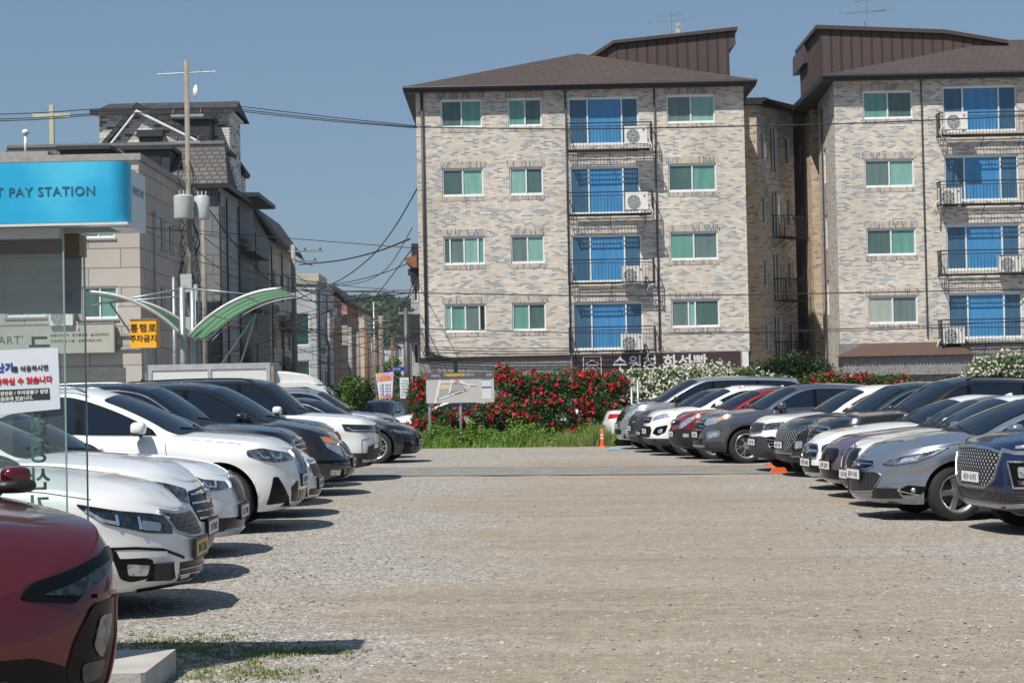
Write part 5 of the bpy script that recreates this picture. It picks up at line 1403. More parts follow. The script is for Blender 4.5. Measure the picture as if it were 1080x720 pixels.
def ac_unit(loc, label, rz=0, wid=.86, hose=1):
    r = empty('air_conditioner', loc, rz, label, 'air conditioner', 'outdoor air conditioner units')
    b = MB(); b.box(-wid/2, 0, 0, wid/2, .34, .66); b.box(-wid/2-.006, -.006, .60, wid/2+.006, .346, .668); b.box(-wid/2+.05, .03, -.06, -wid/2+.12, .44, 0); b.box(wid/2-.12, .03, -.06, wid/2-.05, .44, 0)
    b.build('casing', CASE, r)
    g = MB(); cx = -.12
    g.use(GRILLE).lathe([(-.012, .0001), (-.012, .25), (.004, .255)], 28, Matrix.Translation((cx, -.004, .31)))
    g.use(CASE)
    for q in (.25, .19, .13, .07): g.lathe([(-.026, q-.008), (-.026, q+.006), (-.014, q+.006), (-.014, q-.008)], 24, Matrix.Translation((cx, -.004, .31)), close=True)
    for k in range(8):
        a = k*PI/4; g.cbox((cx+.13*math.cos(a), -.026, .31+.13*math.sin(a)), (.012, .012, .22), None) if k in (2, 6) else g.tube([(cx+.05*math.cos(a), -.026, .31+.05*math.sin(a)), (cx+.25*math.cos(a), -.026, .31+.25*math.sin(a))], .006, 4)
    g.build('fan_grille', None, r)
    l = MB(); l.cbox((wid/2-.13, -.004, .52), (.07, .008, .07)); l.build('badge', mat('badge_red', (.45, .02, .05), .4, noise=0), r)
    h = MB(); s_ = hose
    h.tube([(wid/2*s_, .2, .2), (s_*(wid/2+.12), .16, .1), (s_*(wid/2+.2), .1, -.12), (s_*(wid/2+.1), .2, -.3), (s_*(wid/2-.1), .5, -.24), (s_*(wid/2-.3), .6, -.2)], .028, 7)
    h.build('hose', PHOSE, r, smooth=True)
    return r

def cols(px, D, z=None): return [at(p, 250, D).x for p in px]
# ---------------------------------------------------------------- brick apartment block A (middle)
DA = 74.0
def rect(x0, y0, x1, y1, D=DA):
    a = at(x0, y0, D); b = at(x1, y1, D); return [a.x, b.x, b.z, a.z]
def avg_grid(cs):
    """cs: columns of rows of pixel rects -> aligned rects"""
    R = [[rect(*q) for q in c_] for c_ in cs]
    for c_ in R:
        a = sum(r[0] for r in c_)/len(c_); b = sum(r[1] for r in c_)/len(c_)
        for r in c_: r[0] = a; r[1] = b
    for j in range(len(R[0])):
        z0 = sum(c_[j][2] for c_ in R)/len(R); z1 = sum(c_[j][3] for c_ in R)/len(R)
        for c_ in R: c_[j][2] = z0; c_[j][3] = z1
    return R
A = empty('apartment_building', (2.7, DA, 0), 0, 'mixed-brick apartment block with brown hip roof behind the red roses, left of the two', 'building', 'brick apartment blocks')
A_off = A.location
def relocate(par):
    """children were written in world coordinates: keep them in place under the empty"""
    Mi = Matrix.Translation(par.location).inverted()
    for ch in par.children: ch.matrix_parent_inverse = Mi
gA = avg_grid([[(464,105,508,134),(466,178,510,207),(467,250,511,279),(470,321,514,350)], [(536,104,571,133),(537,177,573,205),(538,248,575,277),(540,319,576,348)],
               [(703,100,755,130),(705,172,756,202),(706,244,757,274),(707,316,759,345)]])
dA = avg_grid([[(600,103,675,152),(600,176,675,225),(602,248,677,297),(604,319,679,368)]])[0]
MA = frame_M((0, DA), (1, DA))
xA0 = at(441, 240, DA).x; xA1 = at(787.5, 240, DA).x; zAe = at(610, 93, DA).z
holes = [tuple(r) for c_ in gA for r in c_]+[tuple(r) for r in dA]
w = MB(); holes_wall(w, MA, xA0, xA1, 3.0, zAe, holes)
w.box(xA0, DA+12, 0, xA1, DA+12.2, zAe); w.box(xA0, DA+.02, 0, xA0+.02, DA+12, zAe); w.box(xA1-.02, DA+.02, 0, xA1, DA+12, zAe)
w.build('wall', BRICK, A)
w = MB(); w.box(xA0-.02, DA-.06, 0, xA1+.02, DA+.3, 2.86); w.build('base_wall', GRANITE, A)
w = MB(); w.box(xA0-.05, DA-.12, 2.86, xA1+.05, DA+.2, 2.995); w.build('ledge', EAVE, A)
pat = [[(TEALD,TEAL),(TEALD,TEAL),(TEALD,TEAL),(TEAL,TEALD)],[(TEAL,TEALD),(TEAL,TEALD),(TEALD,TEAL),(TEAL,TEALD)],[(TEALD,TEAL),(TEALD,TEAL),(TEAL,TEALD),(TEALD,TEAL)]]
TEAL2 = winglass('pale_curtain_glass', (.16, .34, .30), (.25, .42, .37)); TEAL3 = winglass('grey_blind_glass', (.10, .155, .15), (.15, .21, .20)); CREAM = winglass('cream_curtain_glass', (.30, .36, .31), (.40, .44, .38))
pat[0][2] = (TEALD, TEAL3, TEAL2, TEAL); pat[0][3] = (TEAL2, TEAL, TEAL3, DARKG); pat[1][1] = (TEAL2, TEALD); pat[1][2] = (TEAL3, TEAL2); pat[2][2] = (TEAL, TEAL3); pat[2][3] = (TEAL3, TEAL2, TEALD); pat[2][0] = (TEAL3, TEAL2); pat[0][1] = (TEALD, TEAL2)
SPL = {4: [0, .16, .5, .84, 1], 3: [0, .36, .5, 1], 2: None}
for i, c_ in enumerate(gA):
    for j, r in enumerate(c_): window(A, MA, *r, pat[i][j], SPL[len(pat[i][j])], lintel=SOLDIER)
for r in dA: window(A, MA, *r, (BLUED, BLUEG, BLUED), [0, .27, .76, 1], lintel=None)
for j, (y0, y1, yb) in enumerate(((130,157,157),(203,225,225),(274,297,297),(345,369,369))):
    a = at(597+j, y0, DA-.6); b = at(688+j*1.3, y1, DA-.6)
    railing(A, MA, a.x, b.x, b.z, a.z)
for px_ in (447.5, 599, 693):                                # downpipes
    p = at(px_, 240, DA); t = MB(); t.tube([(p.x, DA-.07, zAe-.1), (p.x, DA-.07, 3.05)], .055 if px_ == 447.5 else .03, 8); 
    if px_ == 447.5: t.tube([(p.x, DA-.07, 3.3), (p.x+.3, DA-.09, 3.1), (p.x+1.1, DA-.12, 2.9), (p.x+1.1, DA-.12, 2.2)], .055, 8)
    t.build('downpipe', PIPE, A, smooth=True)
# hip roof with overhang
def hip(par, x0, x1, y0, y1, ze, apx, apy, apz, m, rim=EAVE, oh=.45, th=.22):
    r = MB(); a, b, c_, d = (x0-oh, y0-oh, ze), (x1+oh, y0-oh, ze), (x1+oh, y1+oh, ze), (x0-oh, y1+oh, ze)
    if isinstance(apx, tuple):
        p, q = (apx[0], apy, apz), (apx[1], apy, apz); r.add([a, b, c_, d, p, q], [(0, 1, 5, 4), (1, 2, 5), (2, 3, 4, 5), (3, 0, 4)])
    else: r.add([a, b, c_, d, (apx, apy, apz)], [(0, 1, 4), (1, 2, 4), (2, 3, 4), (3, 0, 4)])
    r.build('roof', m, par)
    s_ = MB(); s_.box(x0-oh, y0-oh, ze-th, x1+oh, y0-oh+.12, ze-.004); s_.box(x0-oh, y1+oh-.1, ze-th, x1+oh, y1+oh, ze-.004)
    s_.box(x0-oh, y0-oh+.12, ze-th, x0-oh+.12, y1+oh-.1, ze-.004); s_.box(x1+oh-.12, y0-oh+.12, ze-th, x1+oh, y1+oh-.1, ze-.004)
    s_.box(x0-oh+.12, y0-oh+.12, ze-th+.03, x1+oh-.12, y1+oh-.1, ze-th+.06)
    s_.tube([(x0-oh-.03, y0-oh-.06, ze-.06), (x1+oh+.03, y0-oh-.06, ze-.06)], .075, 8)
    s_.build('eaves', rim, par)
apex = at(610, 59, DA+5)
hip(A, xA0, xA1, DA, DA+12, zAe+.12, apex.x, DA+5, apex.z+.1, TILE)
rp = MB(); pts = [(at(px_, py_, DA+4.6)) for px_, py_ in ((618, 66), (650, 47), (775, 33), (776, 46), (769, 53), (770, 86), (700, 86))]
rp.use(RIB).prism([(p.x, p.z) for p in pts], 'y', DA+4.6, DA+9.5); rp.build('rooftop_cabin', None, A)
rp = MB(); p0, p1, p2 = pts[0], pts[1], pts[2]
rp.prism([(p0.x-.1, p0.z-.06), (p1.x-.1, p1.z+.02), (p2.x+.1, p2.z+.02), (p2.x+.1, p2.z+.16), (p1.x-.12, p1.z+.15), (p0.x-.2, p0.z+.06)], 'y', DA+4.45, DA+9.7); rp.build('cabin_roof', BROWNM, A)
relocate(A)
for j, (px_, py_, fl) in enumerate(((670,153,'top-floor'),(671,222,'third-floor'),(668,298.5,'second-floor'),(667,370,'lowest'))):
    p = at(px_, py_, DA-.55); u = ac_unit((p.x, DA-(1.02 if j < 2 else .56), p.z), f'outdoor air conditioner on the {fl} balcony of the left brick block')
# shop sign board on block A
s0 = at(603, 374, DA-.2); s1 = at(781, 372, DA-.2)
SGN = empty('shop_sign', ((s0.x+s1.x)/2, DA-.2, 2.0), 0, 'long dark brown shop sign with white Korean letters above the white roses', 'sign')
BRN = mat('sign_brown', (.050, .030, .030), .5, noise=.06); WLET = mat('white_lettering', (.62, .62, .62), .5, noise=.1)
b = MB(); b.box(s0.x, DA-.26, 1.75, s1.x, DA-.07, s0.z); b.build('board', BRN, SGN)
b = MB(); zt = s0.z
for q in ((s0.x-.03, s1.x+.03, zt, zt+.04), (s0.x-.04, s0.x, 1.75, zt), (s1.x, s1.x+.04, 1.75, zt)): b.box(q[0], DA-.27, q[2], q[1], DA-.06, q[3])
b.build('sign_frame', mat('sign_edge', (.30, .28, .28), .5), SGN)
lp = at(645, 386.5, DA-.27)
text_obj('수원성 화성빵', .62, face_y(lp.x+.05, DA-.262, s0.z-.60), WLET, 'lettering', SGN, .01, 'LEFT', 1.05, .012)
b = MB(); ex0 = at(615, 388, DA-.3).x; ez = at(620, 376.5, DA-.3).z
for q in ((0, 0, .72, .03), (0, -.72, .72, -.69), (0, -.72, .03, 0), (.69, -.72, .72, 0)): b.box(ex0+q[0], DA-.275, ez+q[1], ex0+q[2], DA-.262, ez+q[3])
b.tube([(ex0+.08, DA-.27, ez-.28), (ex0+.36, DA-.27, ez-.12), (ex0+.64, DA-.27, ez-.28)], .014, 5)
b.tube([(ex0+.14, DA-.27, ez-.32), (ex0+.58, DA-.27, ez-.32)], .014, 5)
for k in range(5): b.tube([(ex0+.16+.1*k, DA-.27, ez-.32), (ex0+.16+.1*k, DA-.27, ez-.42)], .010, 5)
b.tube([(ex0+.22, DA-.27, ez-.68)]+[(ex0+.36+.14*math.cos(t), DA-.27, ez-.55+.12*math.sin(t)) for t in np.linspace(PI, 0, 9)]+[(ex0+.50, DA-.27, ez-.68)], .014, 5)
b.tube([(ex0+.08, DA-.27, ez-.46), (ex0+.2, DA-.27, ez-.42), (ex0+.52, DA-.27, ez-.42), (ex0+.64, DA-.27, ez-.46)], .012, 5)
b.build('gate_emblem', WLET, SGN); relocate(SGN)
p = at(785, 379, DA-.1); mb = MB(); mb.cbox((p.x, DA-.12, p.z), (.3, .24, .62)); mb.build('x', CASE); o = COL.objects[-1]; o.name = 'meter_box'; tag(o, 'small pale meter box on the wall at the right end of the brown sign', 'meter box')

# ---------------------------------------------------------------- brick block B (right)
Bb = empty('apartment_building', (18, DA, 0), 0, 'mixed-brick apartment block cut off by the right edge, with brown tiled awning', 'building', 'brick apartment blocks')
gB = avg_grid([[(911,96,963,125),(912,168,965,197),(913,241,966,269),(914.5,312,968,341)]])[0]
dB = avg_grid([[(995,91,1073,138),(996,164,1075,211),(997,237,1077,284),(999,309,1079,356)]])[0]
xB0 = at(883, 240, DA).x; xB1 = 26.5; zBe = at(960, 82, DA).z
w = MB(); holes_wall(w, MA, xB0, xB1, 3.2, zBe, [tuple(r) for r in gB]+[tuple(r) for r in dB])
pB = at(865.5, 240, 80); pL = (pB.x, 80.0)
Ms = frame_M(pL, (xB0, DA)); Lw = math.hypot(pL[0]-xB0, 6)
hs = [(Lw*.30, Lw*.42, z-.1, z+1.3) for z in (4.6, 7.3, 10.0, 12.0)]
holes_wall(w, Ms, 0, Lw, 0, zBe, hs); w.box(xB1-.1, DA, 0, xB1, DA+11, zBe); w.box(pB.x, DA+11, 0, xB1, DA+11.1, zBe)
w.build('wall', BRICK, Bb)
for h in hs: window(Bb, Ms, *h, (TEALD,), fw=.04)
w = MB(); w.box(xB0, DA-.05, 0, xB1, DA+.3, 3.195); w.build('base_wall', GRANITE, Bb)
for j, r in enumerate(gB): window(Bb, MA, *r, ((TEAL, TEALD), (TEAL3, TEAL2), (TEALD, TEAL), (CREAM, TEAL3))[j], lintel=SOLDIER)
for r in dB: window(Bb, MA, *r, (BLUED, BLUEG, BLUED), [0, .27, .76, 1])
for j, (y0, y1) in enumerate(((119,141),(191,214),(264,288),(337,361))):
    a = at(990+j*.8, y0, DA-.6); b = at(1086+j, y1, DA-.6); railing(Bb, MA, a.x, b.x, b.z, a.z)
t = MB(); p = at(975, 240, DA); t.tube([(p.x, DA-.05, zBe-.1), (p.x, DA-.05, 3.4)], .03, 6); p = at(871, 240, 78.4); t.tube([(p.x-.06, 78.3, zBe-.5), (p.x-.06, 78.3, 0)], .06, 8); t.build('downpipe', PIPE, Bb)
# tower + rear wing, left faces
w = MB(); x0 = at(857, 240, 81.5).x; x1 = at(866, 240, 80.6).x
w.box(x0, 81.5, 0, x1+1.5, 83, at(860, 62, 81.5).z); w.build('stair_tower', OBRICK, Bb)
Mr = frame_M((x0+.03, 88.5), (x0+.03, 83)); w = MB(); hs2 = [(1.2, 1.9, z, z+1.3) for z in (4.4, 7.1, 9.8)]+[(3.6, 4.2, z, z+1.3) for z in (3.0, 5.7, 8.4, 11.1)]
holes_wall(w, Mr, 0, 5.5, 0, 13.3, hs2); w.box(x0+.1, 88.4, 0, x0+6, 88.5, 13.3); w.build('rear_wing', DBRICK, Bb)
for h in hs2: window(Bb, Mr, *h, (TEALD,), fw=.05)
w = MB(); w.box(x0-.5, 82.2, 13.3, x0+5, 89, 13.75); w.build('wing_roof', EAVE, Bb)
ap = at(1058, 45, DA+5)
hip(Bb, xB0+.0, xB1, DA, DA+11, zBe+.10, (ap.x, ap.x+4), DA+5, ap.z+.1, TILE, oh=.5)
ptb = [at(px_, py_, DA+4) for px_, py_ in ((866, 82), (864, 31), (996, 36), (1058, 47), (1058, 82))]
rp = MB(); rp.prism([(p.x, p.z) for p in ptb], 'y', DA+4, DA+9.5); rp.build('rooftop_cabin', RIB, Bb)
q0 = at(864, 30, DA+4); rp = MB(); a0 = at(848, 47, DA+8.5)
rp.prism([(ptb[1].x-.15, ptb[1].z), (ptb[1].x-.15, ptb[1].z+.16), (ptb[2].x, ptb[2].z+.16), (ptb[3].x+.2, ptb[3].z+.15), (ptb[3].x+.2, ptb[3].z), (ptb[2].x, ptb[2].z)], 'y', DA+3.85, DA+9.7)
rp.build('cabin_roof', BROWNM, Bb)
rp = MB(); qa = [at(848, 47, 81.2), at(863, 30, 81.2), at(866, 30, 81.2), at(866, 52, 81.2), at(858, 60, 81.2), at(856.5, 66, 81.2), at(848, 67, 81.2)]
rp.prism([(p.x, p.z) for p in qa], 'y', 81.2, 84.5); rp.build('tower_roof', BROWNM, Bb)
# awning with brown tiles over the ground floor
a = at(885, 376, DA-1.1); b = at(1030, 373, DA-1.1); c_ = at(912, 362, DA-.02); d = at(1006, 361, DA-.02)
zA = a.z; rp = MB(); rp.add([(a.x, DA-1.1, zA), (b.x, DA-1.1, zA), (d.x, DA-.02, c_.z), (c_.x, DA-.02, c_.z), (a.x, DA-.02, zA), (b.x, DA-.02, zA)], [(0, 1, 2, 3), (0, 3, 4), (1, 5, 2), (0, 4, 5, 1)])
n = 40
for k in range(n): 
    x = a.x+(b.x-a.x)*k/n; rp.ellipsoid((x+.06, DA-1.1, zA-.01), (.065, .06, .05), 8, 4)
rp.build('awning', mat('awning_tile', (.085, .05, .04), .7, noise=.2, nscale=12), Bb)
w = MB(); w.box(a.x+.15, DA-.95, zA-.75, b.x-.1, DA-.06, zA-.01); w.box(a.x+.15, DA-.95, 0, a.x+.6, DA-.5, zA-.76); w.build('porch_wall', GRANITE, Bb)
relocate(Bb)
for j, (px_, py_, fl, hs_) in enumerate(((1006,138,'top-floor',-1),(1003,216,'third-floor',-1),(1066,286.5,'second-floor',1),(1006,362,'lowest',-1))):
    p = at(px_, py_, DA-.55); ac_unit((p.x, DA-(1.02 if j == 0 else .56), p.z), f'outdoor air conditioner on the {fl} balcony of the right brick block', hose=hs_)

# ---------------------------------------------------------------- the dark apartment wing between A and B
C2 = empty('apartment_building', (11, 84, 0), 0, 'shaded brick block in the gap between the two brick apartment blocks', 'building')
zc = 13.5; xa = at(787, 240, 80).x; xb = at(800.5, 240, 80).x; P1 = at(839, 240, 82.5)
w = MB(); holes_wall(w, frame_M((0, 80), (1, 80)), xA1-.2, xb, 0, zc, []); w.build('corner_wall', OBRICK, C2)
Mg = frame_M((xb, 80.0), (P1.x, 82.5)); Lg = math.hypot(P1.x-xb, 2.5)
hs3 = []
for j, z in enumerate((2.6, 5.3, 8.0, 10.7)):
    hs3 += [(Lg*.11, Lg*.22, z+.5, z+1.7), (Lg*.36, Lg*.56, z, z+2.0), (Lg*.76, Lg*.90, z+.5, z+1.7)]
w = MB(); holes_wall(w, Mg, 0, Lg, 0, zc, hs3); w.box(xA1, 92, 0, P1.x+.1, 92.2, zc); w.box(P1.x-.02, 82.55, 0, P1.x, 92, zc); w.build('wall', DBRICK, C2)
for h in hs3: window(C2, Mg, *h, (TEAL3,) if h[1]-h[0] < .55 else (TEALD, TEAL3), fw=.05)
for z in (2.55, 5.25, 7.95): railing(C2, Mg, Lg*.34, Lg*.92, z, z+.95, .6)
r = MB(); r.prism([(xA1-.3, 79.7), (xb+.25, 79.7), (P1.x+.3, 82.5), (P1.x+.3, 92.4), (xA1-.3, 92.4)], 'z', zc+.002, zc+.28); r.tube([(xb+.3, 79.6, zc+.2), (P1.x+.35, 82.4, zc-.1)], .09, 8); r.build('roof', EAVE, C2); relocate(C2)
# ================================================================ the houses on the left and along the side street
def bbox_house(name, loc, label, x0, x1, y0, y1, z1, m_front, front_holes=(), side_holes=(), m_side=None, front_g=None, side_g=None, sill=None, parapet=None, z0=-.6):
    h = empty(name, loc, 0, label, 'building')
    Mf = frame_M((0, y0), (1, y0)); Mside = frame_M((x1, y0), (x1, y1))
    w = MB(); holes_wall(w, Mf, x0, x1, z0, z1, list(front_holes)); w.box(x0, y1-.02, z0, x1-.02, y1, z1); w.box(x0, y0+.02, z0, x0+.02, y1, z1); w.build('front_wall', m_front, h)
    w = MB(); holes_wall(w, Mside, 0, y1-y0, z0, z1, list(side_holes)); w.build('side_wall', m_side or m_front, h)
    w = MB(); w.box(x0, y0+.15, z1-.3, x1-.15, y1, z1-.25); w.build('flat_roof', DARKW, h)
    for i, r in enumerate(front_holes): window(h, Mf, *r, (front_g or (TEALD, TEAL)), sill=sill)
    for i, r in enumerate(side_holes): window(h, Mside, *r, (side_g or (DARKG,)) , fw=.05, sill=sill)
    if parapet:
        w = MB(); w.box(x0-.05, y0-.10, z1+.003, x1+.10, y0+.25, z1+.25); w.box(x1-.25, y0+.25, z1+.003, x1+.10, y1, z1+.25); w.build('parapet', parapet, h)
    return h, Mf, Mside
PAR = mat('parapet_stone', (.30, .28, .26), .8, noise=.2)
# C: beige stone-panel house behind the booth
DC = 70.0; xC1 = at(148, 300, DC).x; zC = at(148, 169, DC).z
fh = [tuple(rect(86, 216, 121, 251, DC)), tuple(rect(86.5, 302, 124, 336, DC)), tuple(rect(6, 300, 48, 334, DC)), tuple(rect(6, 216, 44, 249, DC))]
def side_rect(px0, y0, px1, y1, X):
    """window on a wall facing the street at x = X"""
    d0 = X*FPX/(px0-540); d1 = X*FPX/(px1-540); a = at(px0, y0, d0); b = at(px0, y1, d0); return d0, d1, b.z, a.z
sh_ = []
for q in ((170.5, 226, 176, 262), (180, 235, 184.5, 266), (169, 300, 175, 333), (181, 305, 186, 333)):
    d0, d1, z0, z1 = side_rect(*q, xC1); sh_.append((d0-DC, d1-DC, z0, z1))
hC, MfC, MsC = bbox_house('stone_clad_building', ((xC1-5), DC, 0), 'beige stone-panelled three-storey building behind the blue pay station canopy', xC1-12, xC1, DC, 83.5, zC, STONE, fh, sh_, parapet=PAR, sill=PAR, side_g=(TEALD,))
w = MB()
for zz in (3.95, 3.45): w.box(xC1-12, DC-.08, zz, xC1+.06, DC-.003, zz+.09)
w.build('string_course', PAR, hC)
w = MB(); a = at(20, 394, DC); b = at(132, 387, DC); w.box(a.x-6, DC-.03, 0, b.x, DC-.005, b.z); w.build('shutter', mat('shutter_dark', (.10, .11, .11), .6, noise=.2), hC)
w = MB(); w.tube([(xC1+.08, 72.6, .2), (xC1+.08, 72.6, 8.6)], .045, 6); w.cbox((xC1+.1, 72.6, 8.7), (.18, .22, .18)); w.build('downpipe', STEELM, hC)
w = MB(); a = at(30, 158, 72); w.box(a.x-6, 72.5, zC, at(47, 158, 72).x, 76, a.z); w.build('roof_box', mat('old_concrete', (.33, .35, .32), .85, noise=.2), hC)
relocate(hC)
s0 = at(-20, 344, DC-.3); s1 = at(120, 372, DC-.3)
SC1 = empty('shop_sign', (s1.x-2, DC-.3, 3), 0, 'long cream shop board on the beige stone building reading ART', 'sign')
b = MB(); b.box(s0.x, DC-.32, s1.z+.02, s1.x, DC-.12, s0.z); b.build('board', mat('cream_board', (.42, .42, .36), .6, noise=.12, nscale=1.5), SC1)
b = MB(); b.box(s0.x, DC-.34, s0.z+.002, s1.x+.02, DC-.1, s0.z+.05); b.box(s1.x+.002, DC-.34, s1.z, s1.x+.04, DC-.1, s0.z); b.build('sign_frame', PAR, SC1)
INK = mat('dark_lettering', (.07, .07, .065), .6, noise=.1)
p = at(-2, 363, DC-.33); text_obj("ART'", .42, face_y(p.x, DC-.325, p.z), INK, 'lettering', SC1, .006, spacing=1.1)
p = at(56, 355, DC-.33); text_obj('맞춤인테리어 · 광고홍보물 · 실내인테리어', .125, face_y(p.x-.1, DC-.325, p.z), INK, 'lettering', SC1, .003, spacing=1.0)
p = at(56, 361, DC-.33); text_obj('간판제작 및 시공 · 상담 카페포스터', .125, face_y(p.x-.1, DC-.325, p.z), INK, 'lettering', SC1, .003, spacing=1.05)
relocate(SC1)
p = at(64, 343, DC-.5); ac_unit((p.x, DC-.45, p.z), 'outdoor air conditioner above the cream shop board on the beige stone building')
# D: charcoal house with tiled mansard
DD = 86.0; xD1 = at(232, 300, DD).x; zD = at(215, 196, DD).z
sd_h = []
for q in ((236, 215, 239.5, 245), (241.5, 222, 244.5, 250), (236, 285, 239, 315), (241, 290, 244, 318)):
    d0, d1, z0, z1 = side_rect(*q, xD1); sd_h.append((d0-DD, d1-DD, z0, z1))
hD, MfD, MsD = bbox_house('tiled_roof_house', (xD1-5, DD, 0), 'charcoal-panelled house with grey tiled mansard roof and dark dormers, behind the utility pole', xD1-13, xD1, DD, 92.5, zD, GREYP, [], sd_h, m_side=LPANEL)
p0 = at(240, 193, DD-.4); p1 = at(237, 153, DD+3.5); l0 = at(8, 160, DD+3.5)
r = MB(); r.add([(l0.x-1.2, DD-.4, p0.z), (p0.x, DD-.4, p0.z), (p1.x, DD+3.5, p1.z), (l0.x, DD+3.5, p1.z), (l0.x, DD+7, p0.z), (p1.x+.2, DD+7, p0.z)], [(0, 1, 2, 3), (3, 2, 5, 4), (1, 5, 2), (0, 3, 4)])
r.build('roof', DTILE, hD)
r = MB(); r.tube([(l0.x, DD+3.5, p1.z+.05), (p1.x, DD+3.5, p1.z+.05)], .16, 8); r.build('ridge', mat('ridge_tile', (.10, .095, .09), .8, noise=.3, nscale=3), hD)
r = MB(); r.box(l0.x-1.2, DD-.45, p0.z-.22, p0.x+.05, DD-.3, p0.z); r.box(p0.x-.1, DD-.3, p0.z-.22, p0.x+.05, DD+7, p0.z); r.build('eaves', EAVE, hD)
for a_, b_ in ((63, 114), (131, 179)):
    q0 = at(a_, 156, DD+.6); q1 = at(b_, 181 if b_ > 150 else 172, DD+.6); 
    d_ = MB(); d_.box(q0.x, DD+.6, p0.z+.5, q1.x, DD+4, q0.z-.12); d_.box(q0.x-.15, DD+.4, q0.z-.12, q1.x+.15, DD+4, q0.z+.06); dd = d_.build('dormer', DARKW, hD)
    d_ = MB(); d_.box(q0.x+.5, DD+.57, p0.z+.7, q1.x-.4, DD+.599, q0.z-.35); d_.build('dormer_window', DARKG, dd)
# cantilevered dark balconies on the street side
w = MB(); zz = 3.2
while zz < 11: w.box(xD1+.02, 92.5, zz, xD1+.8, 97.5, zz+.12); w.box(xD1+.75, 92.5, zz+.12, xD1+.8, 97.5, zz+1.05); zz += 2.7
w.box(xD1-3, 92.6, 0, xD1+.01, 97.5, 11.3); w.box(xD1-.4, 91.5, 11.3, xD1+1.1, 98, 11.5); w.build('dark_wing', DARKW, hD)
w = MB(); a = at(212, 300, DD-.1); 
w.tube([(a.x+.9, DD-.06, .2), (a.x+.9, DD-.06, zD-.3)], .05, 6); w.build('downpipe', PIPE, hD)
relocate(hD)
p = at(55, 152, 90); c_ = MB(); zt = at(55, 111, 90).z; zb_ = p.z-.2; c_.box(p.x-.10, 89.9, zb_, p.x+.10, 90.1, zt); za = at(55, 122, 90).z; c_.box(p.x-.9, 89.93, za-.09, p.x+.9, 90.07, za+.09)
tag(c_.build('cross', mat('pale_cross', (.50, .48, .34), .6, noise=.1)), 'pale yellow church cross standing above the tiled roof', 'cross')
p = at(27, 152, 88.5); c_ = MB(); c_.tube([(p.x, 88.5, p.z-.6), (p.x, 88.5, p.z+.45)], .07, 8); c_.ellipsoid((p.x, 88.5, p.z+.55), (.17, .17, .15), 10, 6)
tag(c_.build('roof_vent', CASE, smooth=True), 'small white roof vent left of the church cross', 'vent')
# E: white-brick gable building behind
DE = 100.0; xE0 = at(105, 140, DE).x; xE1 = at(242, 140, DE).x; zE = at(200, 121, DE).z
hE = empty('white_brick_building', ((xE0+xE1)/2, DE, 0), 0, 'white speckled brick building with black roof and pointed gable, highest on the left', 'building')
w = MB(); w.box(xE0, DE, -.5, xE1, DE+4, zE); w.build('wall', WBRICK, hE)
w = MB(); w.box(xE0-.2, DE-.2, zE+.003, xE1+.2, DE+4, zE+.15); w.build('white_trim', WHITEF, hE)
zr = at(200, 108, DE+3).z
w = MB(); w.add([(xE0-.4, DE-.4, zE+.155), (xE1+.4, DE-.4, zE+.155), (xE1+.1, DE+3, zr), (xE0-.1, DE+3, zr), (xE0-.4, DE+5, zE+.155), (xE1+.4, DE+5, zE+.155)], [(0, 1, 2, 3), (3, 2, 5, 4), (1, 5, 2), (0, 3, 4)]); w.box(xE0-.42, DE-.42, zE+.02, xE1+.42, DE-.3, zE+.3); w.build('roof', BTILE, hE)
ap = at(145, 118, DE-2.5); gl = at(107, 162, DE-2.5); gr = at(236, 160, DE-2.5)
w = MB(); w.prism([(gl.x, gl.z-4), (gl.x, gl.z), (ap.x, ap.z), (gr.x, gr.z), (gr.x, gr.z-4)], 'y', DE-2.5, DE-.01); w.build('gable', WBRICK, hE)
w = MB(); t_ = .28
w.prism([(gl.x-.3, gl.z-.2), (ap.x, ap.z+.1), (gr.x+.3, gr.z-.1), (gr.x+.3, gr.z+.12), (ap.x, ap.z+.45), (gl.x-.3, gl.z+.12)], 'y', DE-2.8, DE-.02); w.build('gable_roof', BTILE, hE)
w = MB(); w.prism([(gl.x+.1, gl.z-.15), (ap.x, ap.z-.06), (gr.x-.1, gr.z-.12), (gr.x-.1, gr.z-.0), (ap.x, ap.z+.08), (gl.x+.1, gl.z+.0)], 'y', DE-2.82, DE-2.51); w.build('gable_trim', WHITEF, hE)
q0 = at(147, 141, DE-2.6); q1 = at(171, 153, DE-2.6); w = MB(); w.box(q0.x, DE-2.6, q1.z, q1.x, DE-2.505, q0.z-.2); f_ = w.build('window', DARKG, hE)
w = MB(); w.box(q0.x-.1, DE-2.9, q0.z-.2, q1.x+.1, DE-2.505, q0.z+.15); w.build('canopy', DARKW, f_)
q0 = at(200, 133, DE-1.4); q1 = at(222, 146, DE-1.4); w = MB(); w.box(q0.x-1.2, DE-1.6, q1.z, q1.x, DE, q0.z+.3); w.box(q0.x-1.4, DE-1.8, q0.z+.3, q1.x+.2, DE, q0.z+.5); w.build('dormer', DARKW, hE)
w = MB(); q = at(250, 172, DE+14); w.box(q.x-6, DE+4.2, -.5, at(256, 172, DE+5).x, DE+6, at(256, 176, DE+5).z); w.build('rear_wall', WBRICK, hE); w = MB(); qq = at(250, 168, DE+5); w.prism([(qq.x-3, qq.z+.3), (qq.x+.0, qq.z+.1), (qq.x+.6, qq.z-.8), (qq.x+.5, qq.z-1.0), (qq.x-3, qq.z-.3)], 'y', DE+4.1, DE+6); w.build('rear_roof', BTILE, hE)
relocate(hE)
